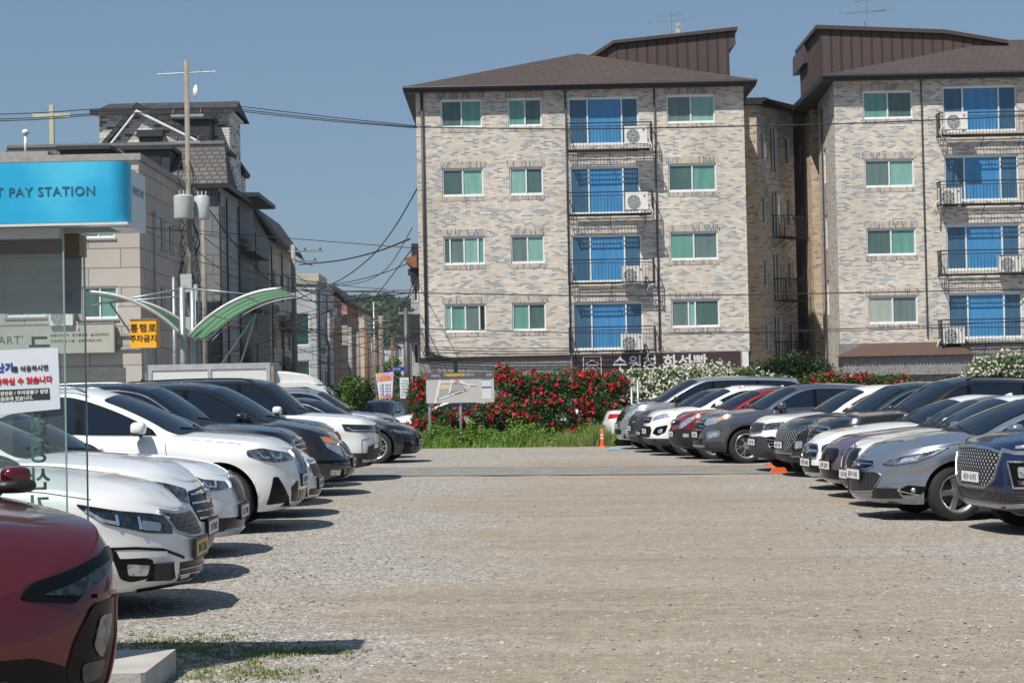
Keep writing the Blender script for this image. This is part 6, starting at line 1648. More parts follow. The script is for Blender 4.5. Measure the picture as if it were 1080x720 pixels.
# F: beige gabled house
def pitched(par, x0, x1, y0, y1, ze, zr, m, ridge='y', oh=.35):
    r = MB()
    if ridge == 'y':
        xm = (x0+x1)/2; r.prism([(x0-oh, ze-.1), (xm, zr), (x1+oh, ze-.1), (x1+oh, ze+.12), (xm, zr+.22), (x0-oh, ze+.12)], 'y', y0-oh, y1+oh)
    return r.build('roof', m, par)
DF = 105.0; xF1 = at(284, 300, DF).x
fhF = [tuple(rect(266, 268, 274, 290, DF)), tuple(rect(265, 330, 273, 350, DF))]
shF = [(1.5, 3.0, 7.3, 8.8), (5, 6.5, 7.3, 8.8), (8.5, 10, 7.3, 8.8), (1.5, 3.0, 4.3, 5.8), (5, 6.5, 4.3, 5.8), (8.5, 10, 4.3, 5.8), (2, 3.4, 1.3, 2.9), (6, 8, 1.0, 2.9)]
zF = at(284, 252, DF).z
hF, _, _ = bbox_house('gabled_house', (xF1-3, DF, 0), 'beige rendered house with dark steep roof along the side street', xF1-7.5, xF1, DF, 117, zF, PLAST, fhF, shF, front_g=(TEAL,))
ap = at(262, 221, DF); r = MB(); r.prism([(xF1-7.6, ap.z), (ap.x+.2, ap.z), (xF1+.5, zF-.3), (xF1+.5, zF-.05), (ap.x+.2, ap.z+.28), (xF1-7.6, ap.z+.28)], 'y', DF-.5, 117.5); r.build('roof', BTILE, hF)
r = MB(); r.prism([(xF1-7.5, zF), (xF1-7.5, ap.z), (ap.x+.2, ap.z), (xF1, zF)], 'y', DF+.0, 117); r.build('gable', PLAST, hF)
for z_ in (2.6, 5.4):
    r = MB(); r.box(xF1+.01, DF+4, z_, xF1+.7, DF+10, z_+.1); r.box(xF1+.65, DF+4, z_+.1, xF1+.7, DF+10, z_+.95); r.build('balcony', DARKW, hF)
relocate(hF)
# G: flat-roofed glass-fronted building
DG = 128.0; xG1 = at(333, 300, DG).x; zG = at(325, 300, DG).z
hG, Mf_, Ms_ = bbox_house('glass_front_building', (xG1-3, DG, 0), 'grey flat-roofed building with green glass front along the side street', xG1-7, xG1, DG, 140, zG, LPANEL,
   [(xG1-3.2, xG1-.5, 5.0, 7.2), (xG1-6.3, xG1-3.6, 5.0, 7.2), (xG1-3.2, xG1-.5, 1.4, 4.0), (xG1-6.3, xG1-3.6, 1.4, 4.0)], [(1, 3.5, 4.6, 7.0), (5, 8, 4.6, 7.0), (1, 3.5, 1.2, 3.4), (5, 9, 1.2, 3.4)], m_side=LPANEL, front_g=(GREENG, GREENG), side_g=(GREENG, DARKG), parapet=PAR)
w = MB(); w.box(xG1-2.6, DG+4, zG-.2, xG1-.2, DG+10, zG+1.0); w.build('roof_hut', PLAST, hG)
w = MB(); a = at(320, 296, DG+1); w.tube([(xG1-3.2, DG+1, zG), (xG1-3.2, DG+1, zG+.9)], .06, 6); w.build('vent', STEELM, hG); relocate(hG)
# H: pink brick gable
DH = 150.0; xH0 = at(349, 330, DH).x; xH1 = at(366, 330, DH).x; zH = at(360, 318, DH).z
hH, _, _ = bbox_house('pink_brick_house', ((xH0+xH1)/2, DH, 0), 'tall narrow house, pink brick above cream wall, far down the side street', xH0, xH1, DH, 161, zH, PBRICK, [], [(2, 3.4, 5.5, 7), (6, 7.4, 5.5, 7), (2, 3.4, 2.4, 3.8), (6, 7.4, 2.4, 3.8)], m_side=RBRICK)
r = MB(); r.prism([(xH0-.3, zH+1.1), (xH0+.3, zH+1.3), (xH1+.4, zH-.1), (xH1+.4, zH-.35), (xH0+.3, zH+1.0), (xH0-.3, zH+.85)], 'y', DH-.4, 161.4); r.prism([(xH0, zH-.1), (xH0, zH+1.0), (xH0+.3, zH+1.05), (xH1, zH-.1)], 'y', DH+.0, DH+.3); r.build('roof', BTILE, hH)
w = MB(); z0 = at(360, 343, DH).z; w.box(xH0-.02, DH-.06, z0, xH1+.03, DH-.004, z0+.8); w.build('dark_band', DARKW, hH)
w = MB(); w.box(xH0+.3, DH-.05, 0, xH1+.02, DH-.004, z0-.002); w.build('cream_wall', PLAST, hH); relocate(hH)
# rusty brick house in front of it, set back
xI = at(348, 350, 141).x
hI, _, _ = bbox_house('rust_brick_house', (xI-1, 141.2, 0), 'narrow rust-coloured brick house between the glass front and the pink house', xI-2.5, at(353, 350, 142).x, 141.5, 148, at(350, 312, 142).z, RBRICK, [], [(2, 3, 4.5, 6)])
relocate(hI)
# low roofs at the end of the side street
K = [(372, 384, 330, 380, 175, PLAST, 'cream house standing behind the far utility poles'), (384, 397, 352, 380, 190, RBRICK, 'brown brick house low at the end of the side street'), (397, 416, 366, 388, 205, LPANEL, 'grey low house at the end of the side street, right of the poles'), (416, 431, 360, 388, 215, PLAST, 'pale low house farthest right at the end of the side street')]
for a_, b_, t_, bt_, D_, m_, lb in K:
    p0 = at(a_, t_, D_); p1 = at(b_, t_, D_)
    h_, _, _ = bbox_house('house', ((p0.x+p1.x)/2, D_, 0), lb, p0.x, p1.x, D_, D_+8, p0.z, m_, [(p0.x+.3, p0.x+.3+(p1.x-p0.x)*.35, p0.z-1.9, p0.z-.8)], [])
    r = MB(); r.box(p0.x-.2, D_-.2, p0.z+.003, p1.x+.2, D_+8.2, p0.z+.25); r.build('roof', BTILE, h_); relocate(h_)
# narrow house squeezed beside block A
DJ = 92.0; a = at(428, 300, DJ); b = at(447, 300, DJ); zt = at(436, 290, DJ).z
hJ, MfJ, _ = bbox_house('narrow_house', ((a.x+b.x)/2, DJ, 0), 'narrow grey house with rust-coloured roof tiles squeezed against the left brick block', at(433, 300, DJ).x, b.x, DJ, 99, zt, LPANEL, [tuple(rect(436, 300, 441, 318, DJ)), tuple(rect(436, 362, 442, 384, DJ))], [], front_g=(DARKG,))
r = MB(); r.box(at(427, 300, DJ).x, DJ-.8, at(436, 352, DJ).z, b.x, DJ-.01, at(436, 332, DJ).z); r.box(at(431, 300, DJ).x, DJ-.4, at(436, 291, DJ).z+.01, b.x, DJ-.01, at(436, 284, DJ).z); r.build('balcony_box', DARKW, hJ)
r = MB(); p_ = at(428, 276, DJ); r.prism([(p_.x, at(428, 277, DJ).z), (p_.x, at(428, 273, DJ).z), (b.x-.3, at(440, 270, DJ).z), (b.x-.3, at(440, 283, DJ).z), (p_.x+.4, at(440, 283, DJ).z)], 'y', DJ-.6, DJ+5); r.build('tile_roof', mat('rust_tile', (.26, .12, .06), .8, noise=.3, nscale=5), hJ)
r = MB(); r.box(at(434, 300, DJ).x, DJ+.5, at(436, 273, DJ).z, b.x-.2, DJ+5, at(436, 256, DJ).z); r.build('roof_hut', DARKW, hJ); relocate(hJ)
# wooded hill far behind
def hill():
    rng = np.random.default_rng(5); vs = []; fs = []
    nx, ny = 90, 40; Y0, Y1 = 560., 900.
    for j in range(ny):
        v = j/(ny-1); y = Y0+(Y1-Y0)*v
        for i in range(nx):
            u = i/(nx-1); x = -230+430*u
            px = 540+x/y*2000
            ridge = 22+19*math.exp(-((x+64)/45)**2)+12*math.exp(-((x-10)/60)**2)+2*math.sin(x*.05)
            h = ridge*float(sstep(0, .75, v))*(1-.2*float(sstep(.8, 1, v)))
            vs.append((x, y, -2+h+rng.uniform(-.8, .8)))
    for j in range(ny-1):
        for i in range(nx-1): fs.append((j*nx+i, j*nx+i+1, (j+1)*nx+i+1, (j+1)*nx+i))
    m = mat('hill_soil', (.035, .05, .025), .95, noise=.4, nscale=.05)
    mb = MB(); mb.add(vs, fs); o = mb.build('hill', m, smooth=True, recalc=False); tag(o, kind='structure')
    V = np.array(vs).reshape(ny, nx, 3)
    n = 3600; jj = rng.integers(2, ny-1, n); ii = rng.integers(22, 66, n)
    C = V[jj, ii]+rng.normal(size=(n, 3))*np.array([3, 4, .3]); r = rng.uniform(1.6, 3.4, n)
    d = rng.normal(size=(n, 60, 3)); d /= np.linalg.norm(d, axis=2)[..., None]; d[..., 2] = np.abs(d[..., 2])
    P = C[:, None]+d*r[:, None, None]*np.array([1, 1, .9])*rng.uniform(.75, 1.05, (n, 60, 1))
    Pl = rand_leaves(rng, P.reshape(-1, 3), .62, .5, .9)
    o = quads_mesh('woodland', Pl, leaf_mat('wood_leaves', (.020, .045, .014), (.045, .085, .024), .1)); tag(o, 'dense green woodland covering the far hill', kind='stuff')
hill()
# clutter on the street-facing walls: air conditioners, pipes, little awnings
rngc = random.Random(21)
CLUT = [(xD1+.35, 93.5, 5.9, 'second'), (xF1+.25, 106.5, 6.2, 'upper'), (xF1+.25, 111.5, 3.4, 'lower'), (xG1+.25, 131.0, 4.4, 'lower'), (xG1+.25, 136.0, 7.2, 'upper')]
LBL = ['outdoor air conditioner on the dark balconies of the tiled-roof house', 'upper outdoor air conditioner on the street wall of the gabled beige house', 'lower outdoor air conditioner on the street wall of the gabled beige house', 'lower outdoor air conditioner on the street wall of the glass-front building', 'upper outdoor air conditioner on the street wall of the glass-front building']
for (x, y, z, _), lb in zip(CLUT, LBL): ac_unit((x, y, z), lb, rz=math.radians(20))
def wall_extras(par, X, ys, zt):
    for y in ys:
        m_ = MB(); m_.tube([(X+.10, y, 0), (X+.10, y, zt-.4)], .05, 6); m_.build('downpipe', PIPE, par)
        par_children_fix(par)
def par_children_fix(par): relocate(par)
wall_extras(hF, xF1, (105.4, 110.2, 116), zF); wall_extras(hG, xG1, (129, 134.5), zG); wall_extras(hD, xD1, (87.8, 91.6), zD)
for par, X, ys_, z in ((hD, xD1, (88.4, 90.6), 2.6), (hF, xF1, (107, 112.5), 2.9), (hG, xG1, (130, 137), 3.9)):
    for y in ys_:
        m_ = MB(); m_.prism([(X, z), (X+.9, z-.3), (X+.9, z-.24), (X, z+.12)], 'y', y-.9, y+.9); m_.build('awning', mat('awning_'+str(int(y) % 3), ((.10, .13, .12), (.22, .10, .06), (.25, .25, .24))[int(y) % 3], .6, noise=.1), par)
    relocate(par)
# ================================================================ poles, wires, shelter, signs, truck, booth
CONC = mat('pole_concrete', (.225, .20, .165), .85, noise=.18, nscale=3); CONCG = mat('grey_pole', (.26, .26, .25), .8, noise=.15, nscale=3)
RUST = mat('rusty_pole', (.16, .085, .05), .8, noise=.25, nscale=3); TRANS = mat('transformer_grey', (.42, .45, .44), .5, noise=.1); INSU = mat('insulator_brown', (.06, .03, .025), .35, noise=.1)
def pole(px0, py0, px1, py1, D, r, m, label, arms=(), gear=None, cat='utility pole', name='utility_pole', grp='utility poles'):
    """from top pixel to a foot straight below"""
    top = at(px0, py0, D); x = top.x
    o = empty(name, (x, D, 0), 0, label, cat, grp)
    mb = MB(); mb.tube([(0, 0, -.4), (0, 0, top.z)], r, 12, radii=[r*1.25, r*.85]); mb.build('pole', m, o, smooth=True)
    for (z, w, dx) in arms:
        a = MB(); a.box(dx-w/2, -.05, z-.04, dx+w/2, .05, z+.04); a.build('crossarm', STEELM, o)
        for k in (-.42, 0, .42):
            i_ = MB(); i_.lathe([(0, .0001), (0, .045), (.05, .06), (.06, .03), (.09, .055), (.10, .03), (.14, .04), (.16, .0001)], 10, Matrix.Translation((dx+w*k, 0, z+.04)) @ Matrix.Rotation(PI/2, 4, 'X')); i_.build('insulator', INSU, o, smooth=True)
    if gear: gear(o, top.z)
    return o
def big_gear(o, zt):
    D = 58.0; z1 = at(205, 208, D).z; z0 = at(205, 232, D).z
    for dx, r_ in ((-.06, .30), (.44, .24)):
        t = MB(); y = -.55 if dx < 0 else -.2
        t.lathe([(z0, .0001), (z0, r_*.96), (z0+.03, r_), (z1-.03, r_), (z1, r_*.9), (z1+.05, .0001)], 20, Matrix.Translation((dx, y, 0)) @ Matrix.Rotation(PI/2, 4, 'X'))
        for k in (-.12, .0, .12): t.tube([(dx+k, y, z1), (dx+k, y, z1+.16)], .022, 6)
        t.build('transformer', TRANS, o, smooth=True, angle=40)
    t = MB(); t.lathe([(0, .0001), (.02, .12), (.08, .22), (.10, .215), (.04, .11), (.02, .0001)], 20, Matrix.Translation((.22, -.2, at(203, 98, D).z)) @ Matrix.Rotation(-1.2, 4, 'Z')); t.build('dish', CASE, o, smooth=True)
    t = MB()
    rng = random.Random(4)
    for k in range(44):
        z = rng.uniform(3.4, 8.6); dx = rng.choice((-1, 1))*rng.uniform(.16, .30)
        t.tube([(dx*.5, -.2, z+.5), (dx, -.25, z+.25), (dx*1.2, -.2, z-.1), (dx*.6, -.18, z-.45)], .013, 4)
    t.build('cable_loops', CABLE, o)
    t = MB()
    for z in (at(205, 345, D).z, at(205, 300, D).z): t = MB(); t.box(-.22, -.42, z-.25, .12, -.2, z+.3); t.build('junction_box', TRANS, o)
    t = MB(); za = at(196, 78, D).z
    t.tube([(-.9, 0, za), (.9, 0, za+.05)], .02, 5)
    for k in range(6): t.tube([(-.8+.3*k, -.0, za), (-.75+.3*k, -.02, za+.12)], .010, 4)
    t.build('antenna', STEELM, o)
pole(196.5, 64, 205, 400, 58.0, .088, CONC, 'tall concrete utility pole carrying two pale transformers, left of the green shelter', [(at(200, 122, 58).z, 1.0, 0), (at(200, 150, 58).z, .8, 0)], big_gear)
pole(309, 258, 312, 400, 95.0, .13, CONCG, 'concrete utility pole with long crossarm in front of the gabled house', [(at(309, 265, 95).z, 1.8, .6), (at(309, 276, 95).z, 1.4, .5)])
pole(214, 215, 214, 400, 66.0, .09, CONC, 'thinner concrete pole tangled with cables just behind the transformer pole')
pole(369, 345, 370, 420, 120.0, .14, CONCG, 'grey utility pole nearest the cream wall down the side street')
pole(386, 342, 387, 420, 110.0, .13, RUST, 'rusty brown pole beside the young green tree', [(at(386, 350, 110).z, 1.0, 0)])
pole(401.5, 333, 403, 420, 105.0, .15, CONC, 'tan concrete pole standing in front of the green hill', [(at(402, 338, 105).z, 1.0, 0)])
pole(377.5, 350, 378.5, 420, 125.0, .13, CONC, 'pale concrete pole between the rusty pole and the grey pole, down the side street', [(at(378, 354, 125).z, 1.2, 0)])
pole(413.5, 356, 414.5, 420, 118.0, .10, RUST, 'thin brown pole right of the tan pole, far down the side street')
pole(346.5, 330, 347, 420, 112.0, .09, CONCG, 'thin grey pole against the glass-front building')
pole(394, 318, 394, 420, 130.0, .07, STEELM, 'thin steel mast in front of the hill')
pole(428, 325, 430, 420, 64.0, .10, mat('dark_steel_pole', (.08, .085, .09), .5, .4, noise=.1), 'dark steel pole with a small flood light beside the left brick block', [(at(428, 330, 64).z, .5, 0)], cat='lamp pole')
pole(183, 292, 183, 400, 60.0, .06, STEELM, 'thin galvanised pipe standing by the stone building', name='steel_post', cat='post')
pole(206.5, 300, 208, 400, 57.5, .08, mat('blue_grey_steel', (.22, .27, .27), .5, .3, noise=.1), 'green-grey steel post right of the shelter column', name='steel_post', cat='post')

def wire(pts, D, r=.017, label='thin black overhead cable', D1=None, sag=0.0, grp='overhead cables'):
    P = []; n = len(pts)
    for i, (x, y) in enumerate(pts):
        P.append(at(x, y, D+((D1-D)*i/(n-1) if D1 else 0)))
    Q = []
    for i in range(n-1):
        for k in range(6): t = k/6; q = P[i].lerp(P[i+1], t); Q.append(q)
    Q.append(P[-1])
    # smooth the corners
    for _ in range(6):
        Q = [Q[0]]+[(Q[i-1]+Q[i]*2+Q[i+1])/4 for i in range(1, len(Q)-1)]+[Q[-1]]
    mb = MB(); mb.tube(Q, r, 5); o = mb.build('overhead_cable', CABLE, smooth=True); tag(o, label, 'cable', grp)
WL = 'thin overhead cable strung across the street from pole to pole'
for dy in (0, 3, 5): wire([(250, 112+dy), (310, 119+dy), (360, 125+dy*.8), (440, 133+dy*.4)], 60, .015, WL)
wire([(440, 134), (600, 137), (789, 133), (886, 131), (1000, 126), (1090, 122)], 66, .022, WL)
for y0, y1 in ((120, 114), (125, 118.5), (127, 120)): wire([(-10, y0+1), (50, y0-1), (110, y1), (200, y1+1)], 60, .016, WL)
wire([(205, 243), (313, 252), (440, 262)], 60, .012, WL)
wire([(440, 199), (420, 235), (396, 268), (362, 295), (312, 316)], 60, .022, WL, 90)
wire([(432, 252), (400, 265), (360, 275), (316, 279)], 62, .03, WL, 94)
wire([(435, 262), (414, 290), (392, 318), (380, 332)], 66, .02, WL, 100)
wire([(430, 278), (405, 288), (360, 300), (312, 300)], 66, .018, WL, 94)
wire([(435, 240), (410, 285), (380, 300), (320, 303)], 70, .016, WL, 94)
wire([(215, 213), (250, 262), (290, 303), (330, 322), (430, 309)], 60, .020, WL, 70)
wire([(215, 250), (260, 285), (310, 308), (440, 306)], 61, .014, WL, 72)
wire([(300, 306), (440, 309), (620, 312), (790, 311), (1085, 305)], 68, .020, WL)
wire([(180, 340), (320, 348), (440, 346), (600, 351), (700, 352), (900, 347), (1085, 338)], 69, .016, WL)
wire([(-5, 232), (60, 236), (200, 240), (330, 280)], 62, .014, WL)
wire([(447, 368), (520, 371), (600, 370)], 73.6, .02, WL); wire([(447, 371), (520, 373.5), (600, 372.5)], 73.6, .02, WL); wire([(447, 366), (520, 367.5), (600, 367)], 73.6, .015, WL)
wire([(700, 353), (800, 351), (900, 349), (1000, 345), (1085, 345)], 70, .014, WL)
for k, (a_, b_) in enumerate((((205, 300), (310, 330)), ((205, 330), (310, 343)), ((150, 238), (205, 242)), ((205, 262), (262, 300)), ((205, 360), (300, 352)), ((312, 350), (403, 345)), ((312, 372), (428, 350)), ((312, 300), (350, 312)), ((386, 352), (428, 345)), ((403, 340), (440, 325)), ((312, 386), (403, 368)), ((205, 275), (312, 290)))):
    mx_ = ((a_[0]+b_[0])/2, (a_[1]+b_[1])/2+5); wire([a_, mx_, b_], 60+k*.3, .013, WL, 75)

rw = random.Random(31)
for k in range(26):                                       # the tangle of service cables over the side street
    x0 = rw.uniform(205, 330); x1 = rw.uniform(355, 438); y0 = rw.uniform(285, 385); y1 = rw.uniform(295, 385)
    wire([(x0, y0), ((x0+x1)/2, (y0+y1)/2+rw.uniform(2, 9)), (x1, y1)], rw.uniform(62, 80), rw.uniform(.010, .020), WL, rw.uniform(85, 115))
for k in range(9):
    x0 = rw.uniform(384, 404); y0 = rw.uniform(342, 372); x1 = rw.uniform(424, 440); y1 = rw.uniform(290, 372)
    wire([(x0, y0), ((x0+x1)/2, (y0+y1)/2+rw.uniform(4, 14)), (x1, y1)], 98, .016, WL, 66)
# ---- gull-wing shelter
D0, D1_ = 55.0, 58.4
SH = empty('parking_shelter', (at(197, 360, D0).x, 56, 0), 0, 'gull-wing parking shelter with curved green translucent roof on two posts', 'shelter')
GREENS = mat('green_polycarbonate', (.07, .15, .09), .35, noise=.08, nscale=2)
gb = bsdf(GREENS); gb.inputs['Transmission Weight'].default_value = .0
N_, L_ = GREENS.node_tree.nodes, GREENS.node_tree.links
tr_ = N_.new('ShaderNodeBsdfTranslucent'); tr_.inputs[0].default_value = (.15, .36, .20, 1); mxs = N_.new('ShaderNodeMixShader'); mxs.inputs[0].default_value = .55
out_ = next(n for n in N_ if n.type == 'OUTPUT_MATERIAL'); L_.new(gb.outputs[0], mxs.inputs[1]); L_.new(tr_.outputs[0], mxs.inputs[2]); L_.new(mxs.outputs[0], out_.inputs[0])
def wing(pix, nm):
    pts = [at(x, y, D0) for x, y in pix]; P = [(p.x, p.z) for p in pts]
    g_ = MB(); vs = []; fs = []
    ts = np.linspace(0, 1, 19); xs = np.interp(ts, np.linspace(0, 1, len(P)), [p[0] for p in P]); zs = np.interp(ts, np.linspace(0, 1, len(P)), [p[1] for p in P])
    for _ in range(5): zs[1:-1] = (zs[:-2]+2*zs[1:-1]+zs[2:])/4; xs[1:-1] = (xs[:-2]+2*xs[1:-1]+xs[2:])/4
    poly = [(x, z) for x, z in zip(xs, zs)]+[(x, z+.02) for x, z in zip(xs[::-1], zs[::-1])]
    for i in range(len(xs)-1):
        for y0, y1 in ((D0, D1_),):
            vs = [(xs[i], y0, zs[i]), (xs[i+1], y0, zs[i+1]), (xs[i+1], y1, zs[i+1]), (xs[i], y1, zs[i])]; g_.add(vs, [(0, 1, 2, 3)])
    g_.build('roof_panel', GREENS, SH, recalc=False, weld=1e-3, smooth=True)
    f_ = MB()
    for y in (D0-.03, D1_+.03): f_.tube([(x, y, z+.02) for x, z in zip(xs, zs)], .055, 8)
    for k in range(0, 19, 6): f_.tube([(xs[k], D0, zs[k]-.03), (xs[k], D1_, zs[k]-.03)], .02, 6)
    for k in range(4):
        y = D0+1.0+k*1.05; f_.tube([(x, y, z-.03) for x, z in zip(xs, zs)], .014, 4)
    f_.build('roof_frame', mat('shelter_steel', (.45, .46, .46), .4, .4, noise=.1), SH, smooth=True)
wing([(200, 354), (212, 341), (230, 327), (252, 315), (275, 307), (297, 305)], 'r')
wing([(190, 352), (178, 340), (160, 327), (135, 315), (112, 310), (95, 308.5)], 'l')
m_ = MB(); xL = at(196.5, 360, 56).x
m_.tube([(xL, 55.4, 0), (xL, 55.4, at(196, 303, 55.4).z)], .09, 12); m_.tube([(xL, 57.2, 0), (xL, 57.2, at(200, 306, 57.2).z)], .08, 12); m_.build('post', STEELM, SH, smooth=True)
m_ = MB(); zt = at(196, 304, D0).z
for (ax_, ay_, bx_, by_) in ((196, 304, 97, 322), (196, 304, 270, 311), (270, 331, 226, 394), (270, 331, 250, 396), (115, 318, 152, 372), (196, 312, 105, 320)):
    p = at(ax_, ay_, D0+.8); q = at(bx_, by_, D0+.8); m_.tube([p, q], .03, 6)
m_.build('strut', STEELM, SH, smooth=True); relocate(SH)
# ---- yellow sign box
p = at(151, 351, 54.2); SB = empty('sign_box', (p.x, 54.2, 0), 0, 'yellow box sign with black Korean letters on a thin post beside the shelter', 'sign')
YEL = mat('sign_yellow', (.85, .40, .012), .5, noise=.05)
a = at(137, 337, 54.2); b = at(165, 366, 54.2)
m_ = MB(); m_.box(a.x, 54.2, b.z, b.x, 54.75, a.z); m_.build('box', YEL, SB)
m_ = MB(); m_.box(a.x-.015, 54.17, b.z-.02, b.x+.015, 54.2, b.z); m_.box(a.x-.015, 54.17, a.z, b.x+.015, 54.2, a.z+.02); m_.build('edge_trim', STEELM, SB)
m_ = MB(); m_.tube([(p.x, 54.6, 0), (p.x, 54.6, b.z)], .045, 8); m_.build('post', STEELM, SB)
c_ = (a.x+b.x)/2; text_obj('통행로', .26, face_y(c_, 54.19, (a.z+b.z)/2+.06), G['ink'], 'lettering', SB, .004, 'CENTER', 1.15, .002)
text_obj('주차금지', .215, face_y(c_, 54.19, (a.z+b.z)/2-.22), G['ink'], 'lettering', SB, .004, 'CENTER', 1.0, .002); relocate(SB)
m_ = MB(); p = at(141, 300, 68.5)
# ---- box truck
TR = empty('box_truck', (at(230, 400, 51.5).x, 51.5, gz(-8, 51)), 0, 'white box truck with roof fairing over its cab, beyond the black cars', 'truck')
x0 = at(157, 390, 50.5).x; x1 = at(284, 390, 50.5).x; zt = at(220, 385.5, 50.5).z; y0, y1 = 50.5, 52.3
m_ = MB(); m_.box(x0, y0, .85, x1, y1, zt); m_.build('cargo_box', mat('truck_white', (.62, .63, .62), .45, noise=.06), TR)
m_ = MB()
for z in (.85, zt-.10): m_.box(x0-.02, y0-.03, z, x1+.02, y0-.002, z+.10)
for x in (x0-.02, (x0+x1)/2-.04, x1-.08): m_.box(x, y0-.035, .95, x+.10, y0-.001, zt-.10)
m_.box(x0-.03, y0-.03, zt+.001, x1+.03, y1+.03, zt+.05); m_.build('box_trim', mat('aluminium', (.5, .51, .52), .4, .5, noise=.1), TR)
m_ = MB(); m_.box(x1+.0, y0-.01, .95, x1+.12, y1, zt-.03); m_.build('box_end', mat('wood_brown', (.25, .20, .15), .7, noise=.2), TR)
cabp = [at(x, y, y0+.1) for x, y in ((287, 412), (289, 404), (325, 403), (340, 408), (356, 424), (362, 432))]
P = [(p.x, p.z) for p in cabp]; xe = P[-1][0]
m_ = MB(); m_.prism([(P[0][0], .35), P[0], P[1], P[2], P[3], P[5], (xe+.1, .9), (xe+.08, .35)], 'y', y0+.1, y1-.1); cab_ = m_.build('cab', mat('truck_white', (.6, .6, .6)), TR)
m_ = MB(); m_.prism([(P[1][0]+.2, 1.25), (P[1][0]+.2, P[1][1]-.12), (P[2][0]-.05, P[2][1]-.12), (P[3][0]-.1, P[3][1]-.1), (P[5][0]-.25, 1.25)], 'y', y0+.08, y0+.098); m_.build('side_window', G['glass'], cab_)
m_ = MB(); m_.add([(P[3][0]+.01, y0+.2, P[3][1]-.02), (P[5][0]+.012, y0+.15, P[5][1]+.02), (P[5][0]+.012, y1-.15, P[5][1]+.02), (P[3][0]+.01, y1-.2, P[3][1]-.02)], [(0, 1, 2, 3)]); 
m_.v = [(v[0]+.03, v[1], v[2]+.03) for v in m_.v]; m_.build('windscreen', G['glass'], cab_)
fp = [at(x, y, y0+.2) for x, y in ((286, 405), (286, 391), (300, 391.5), (318, 394), (330, 399), (336, 405), (330, 405))]
m_ = MB()
ring = [(p.x, p.z) for p in fp]; vs = []; fs = []; nn = len(ring)
for y, s_ in ((y0+.2, .86), (y0+.32, 1), (y1-.32, 1), (y1-.2, .86)):
    for x, z in ring: vs.append((x, y, fp[0].z+(z-fp[0].z)*s_))
for k in range(3):
    for i in range(nn): fs.append((k*nn+i, k*nn+(i+1) % nn, (k+1)*nn+(i+1) % nn, (k+1)*nn+i))
fs += [tuple(range(nn)), tuple(3*nn+i for i in range(nn-1, -1, -1))]
m_.add(vs, fs); m_.build('roof_fairing', mat('truck_white', (.6, .6, .6)), TR, smooth=True, angle=40)
wmz = wheel_meshes(.33, 'five', G['well'], G['tyre'], G['rim'], G['disc'])
for xw in (x0+.8, xe-.75):
    for y, rz in ((y0+.14, PI), (y1-.14, 0)):
        w_ = bpy.data.objects.new('wheel', wmz[0]); COL.objects.link(w_); w_.parent = TR; w_.location = (xw, y, .33); w_.rotation_euler = (0, 0, rz)
        for nm, d in (('tyre', wmz[1]), ('rim', wmz[2])):
            o = bpy.data.objects.new(nm, d); COL.objects.link(o); o.parent = w_
m_ = MB(); m_.box(x0+.1, y0+.3, .5, xe-.2, y1-.3, .84); m_.build('chassis', G['black'], TR); relocate(TR)
# ---- cars out on the street, behind the hedge
def street_car(px, D, name, s, pm, face, label, rz, **kw):
    x = nose_x(px, D); r, c = make_car(name, s, pm, face, (x, D, gz(x, D)), math.radians(rz), label, 'car', 'cars on the street behind the roses', **kw); return r
street_car(398, 60.5, 'white_sedan', spec(L=4.6, H=1.46), P_WHITE, F_SEDAN, 'white sedan facing left on the street, partly hidden by the rose bush', 180)
street_car(560, 61.5, 'white_suv', suv(L=4.3, H=1.62), P_WHITE, F_TRAX, 'white car glimpsed through the gap under the red roses', 180, wheels='ten')
street_car(457, 66, 'grey_suv', suv(L=4.5), P_GREY, F_TRAX, 'grey car farther back on the street, between poster pole and roses', 180)
street_car(388, 84, 'dark_pickup', suv(L=4.6, H=1.7), P_DGREY, F_OFFROAD, 'dark car parked far down the side street', 262)
street_car(352, 78, 'white_pickup', suv(L=4.6, H=1.65), P_WHITE, F_TRAX, 'white car far down the side street behind the white railing', 0)
# white railing by the street
a = at(366, 437, 66); b = at(386, 437, 66); fz = gz(-5, 70); RL = empty('street_railing', (a.x, 66, fz), 0, 'white street railing at the entrance of the side street', 'railing')
m_ = MB(); 
for z in (.3, .75, .95): m_.tube([(0, 0, z), (b.x-a.x, 0, z)], .02, 6)
for k in range(9): m_.tube([((b.x-a.x)*k/8, 0, .3), ((b.x-a.x)*k/8, 0, .95)], .014, 5)
m_.build('rail', WHITEF, RL)
for x_ in (0, b.x-a.x): m_ = MB(); m_.tube([(x_, 0, 0), (x_, 0, 1.2)], .04, 8); m_.build('post', WHITEF, RL)

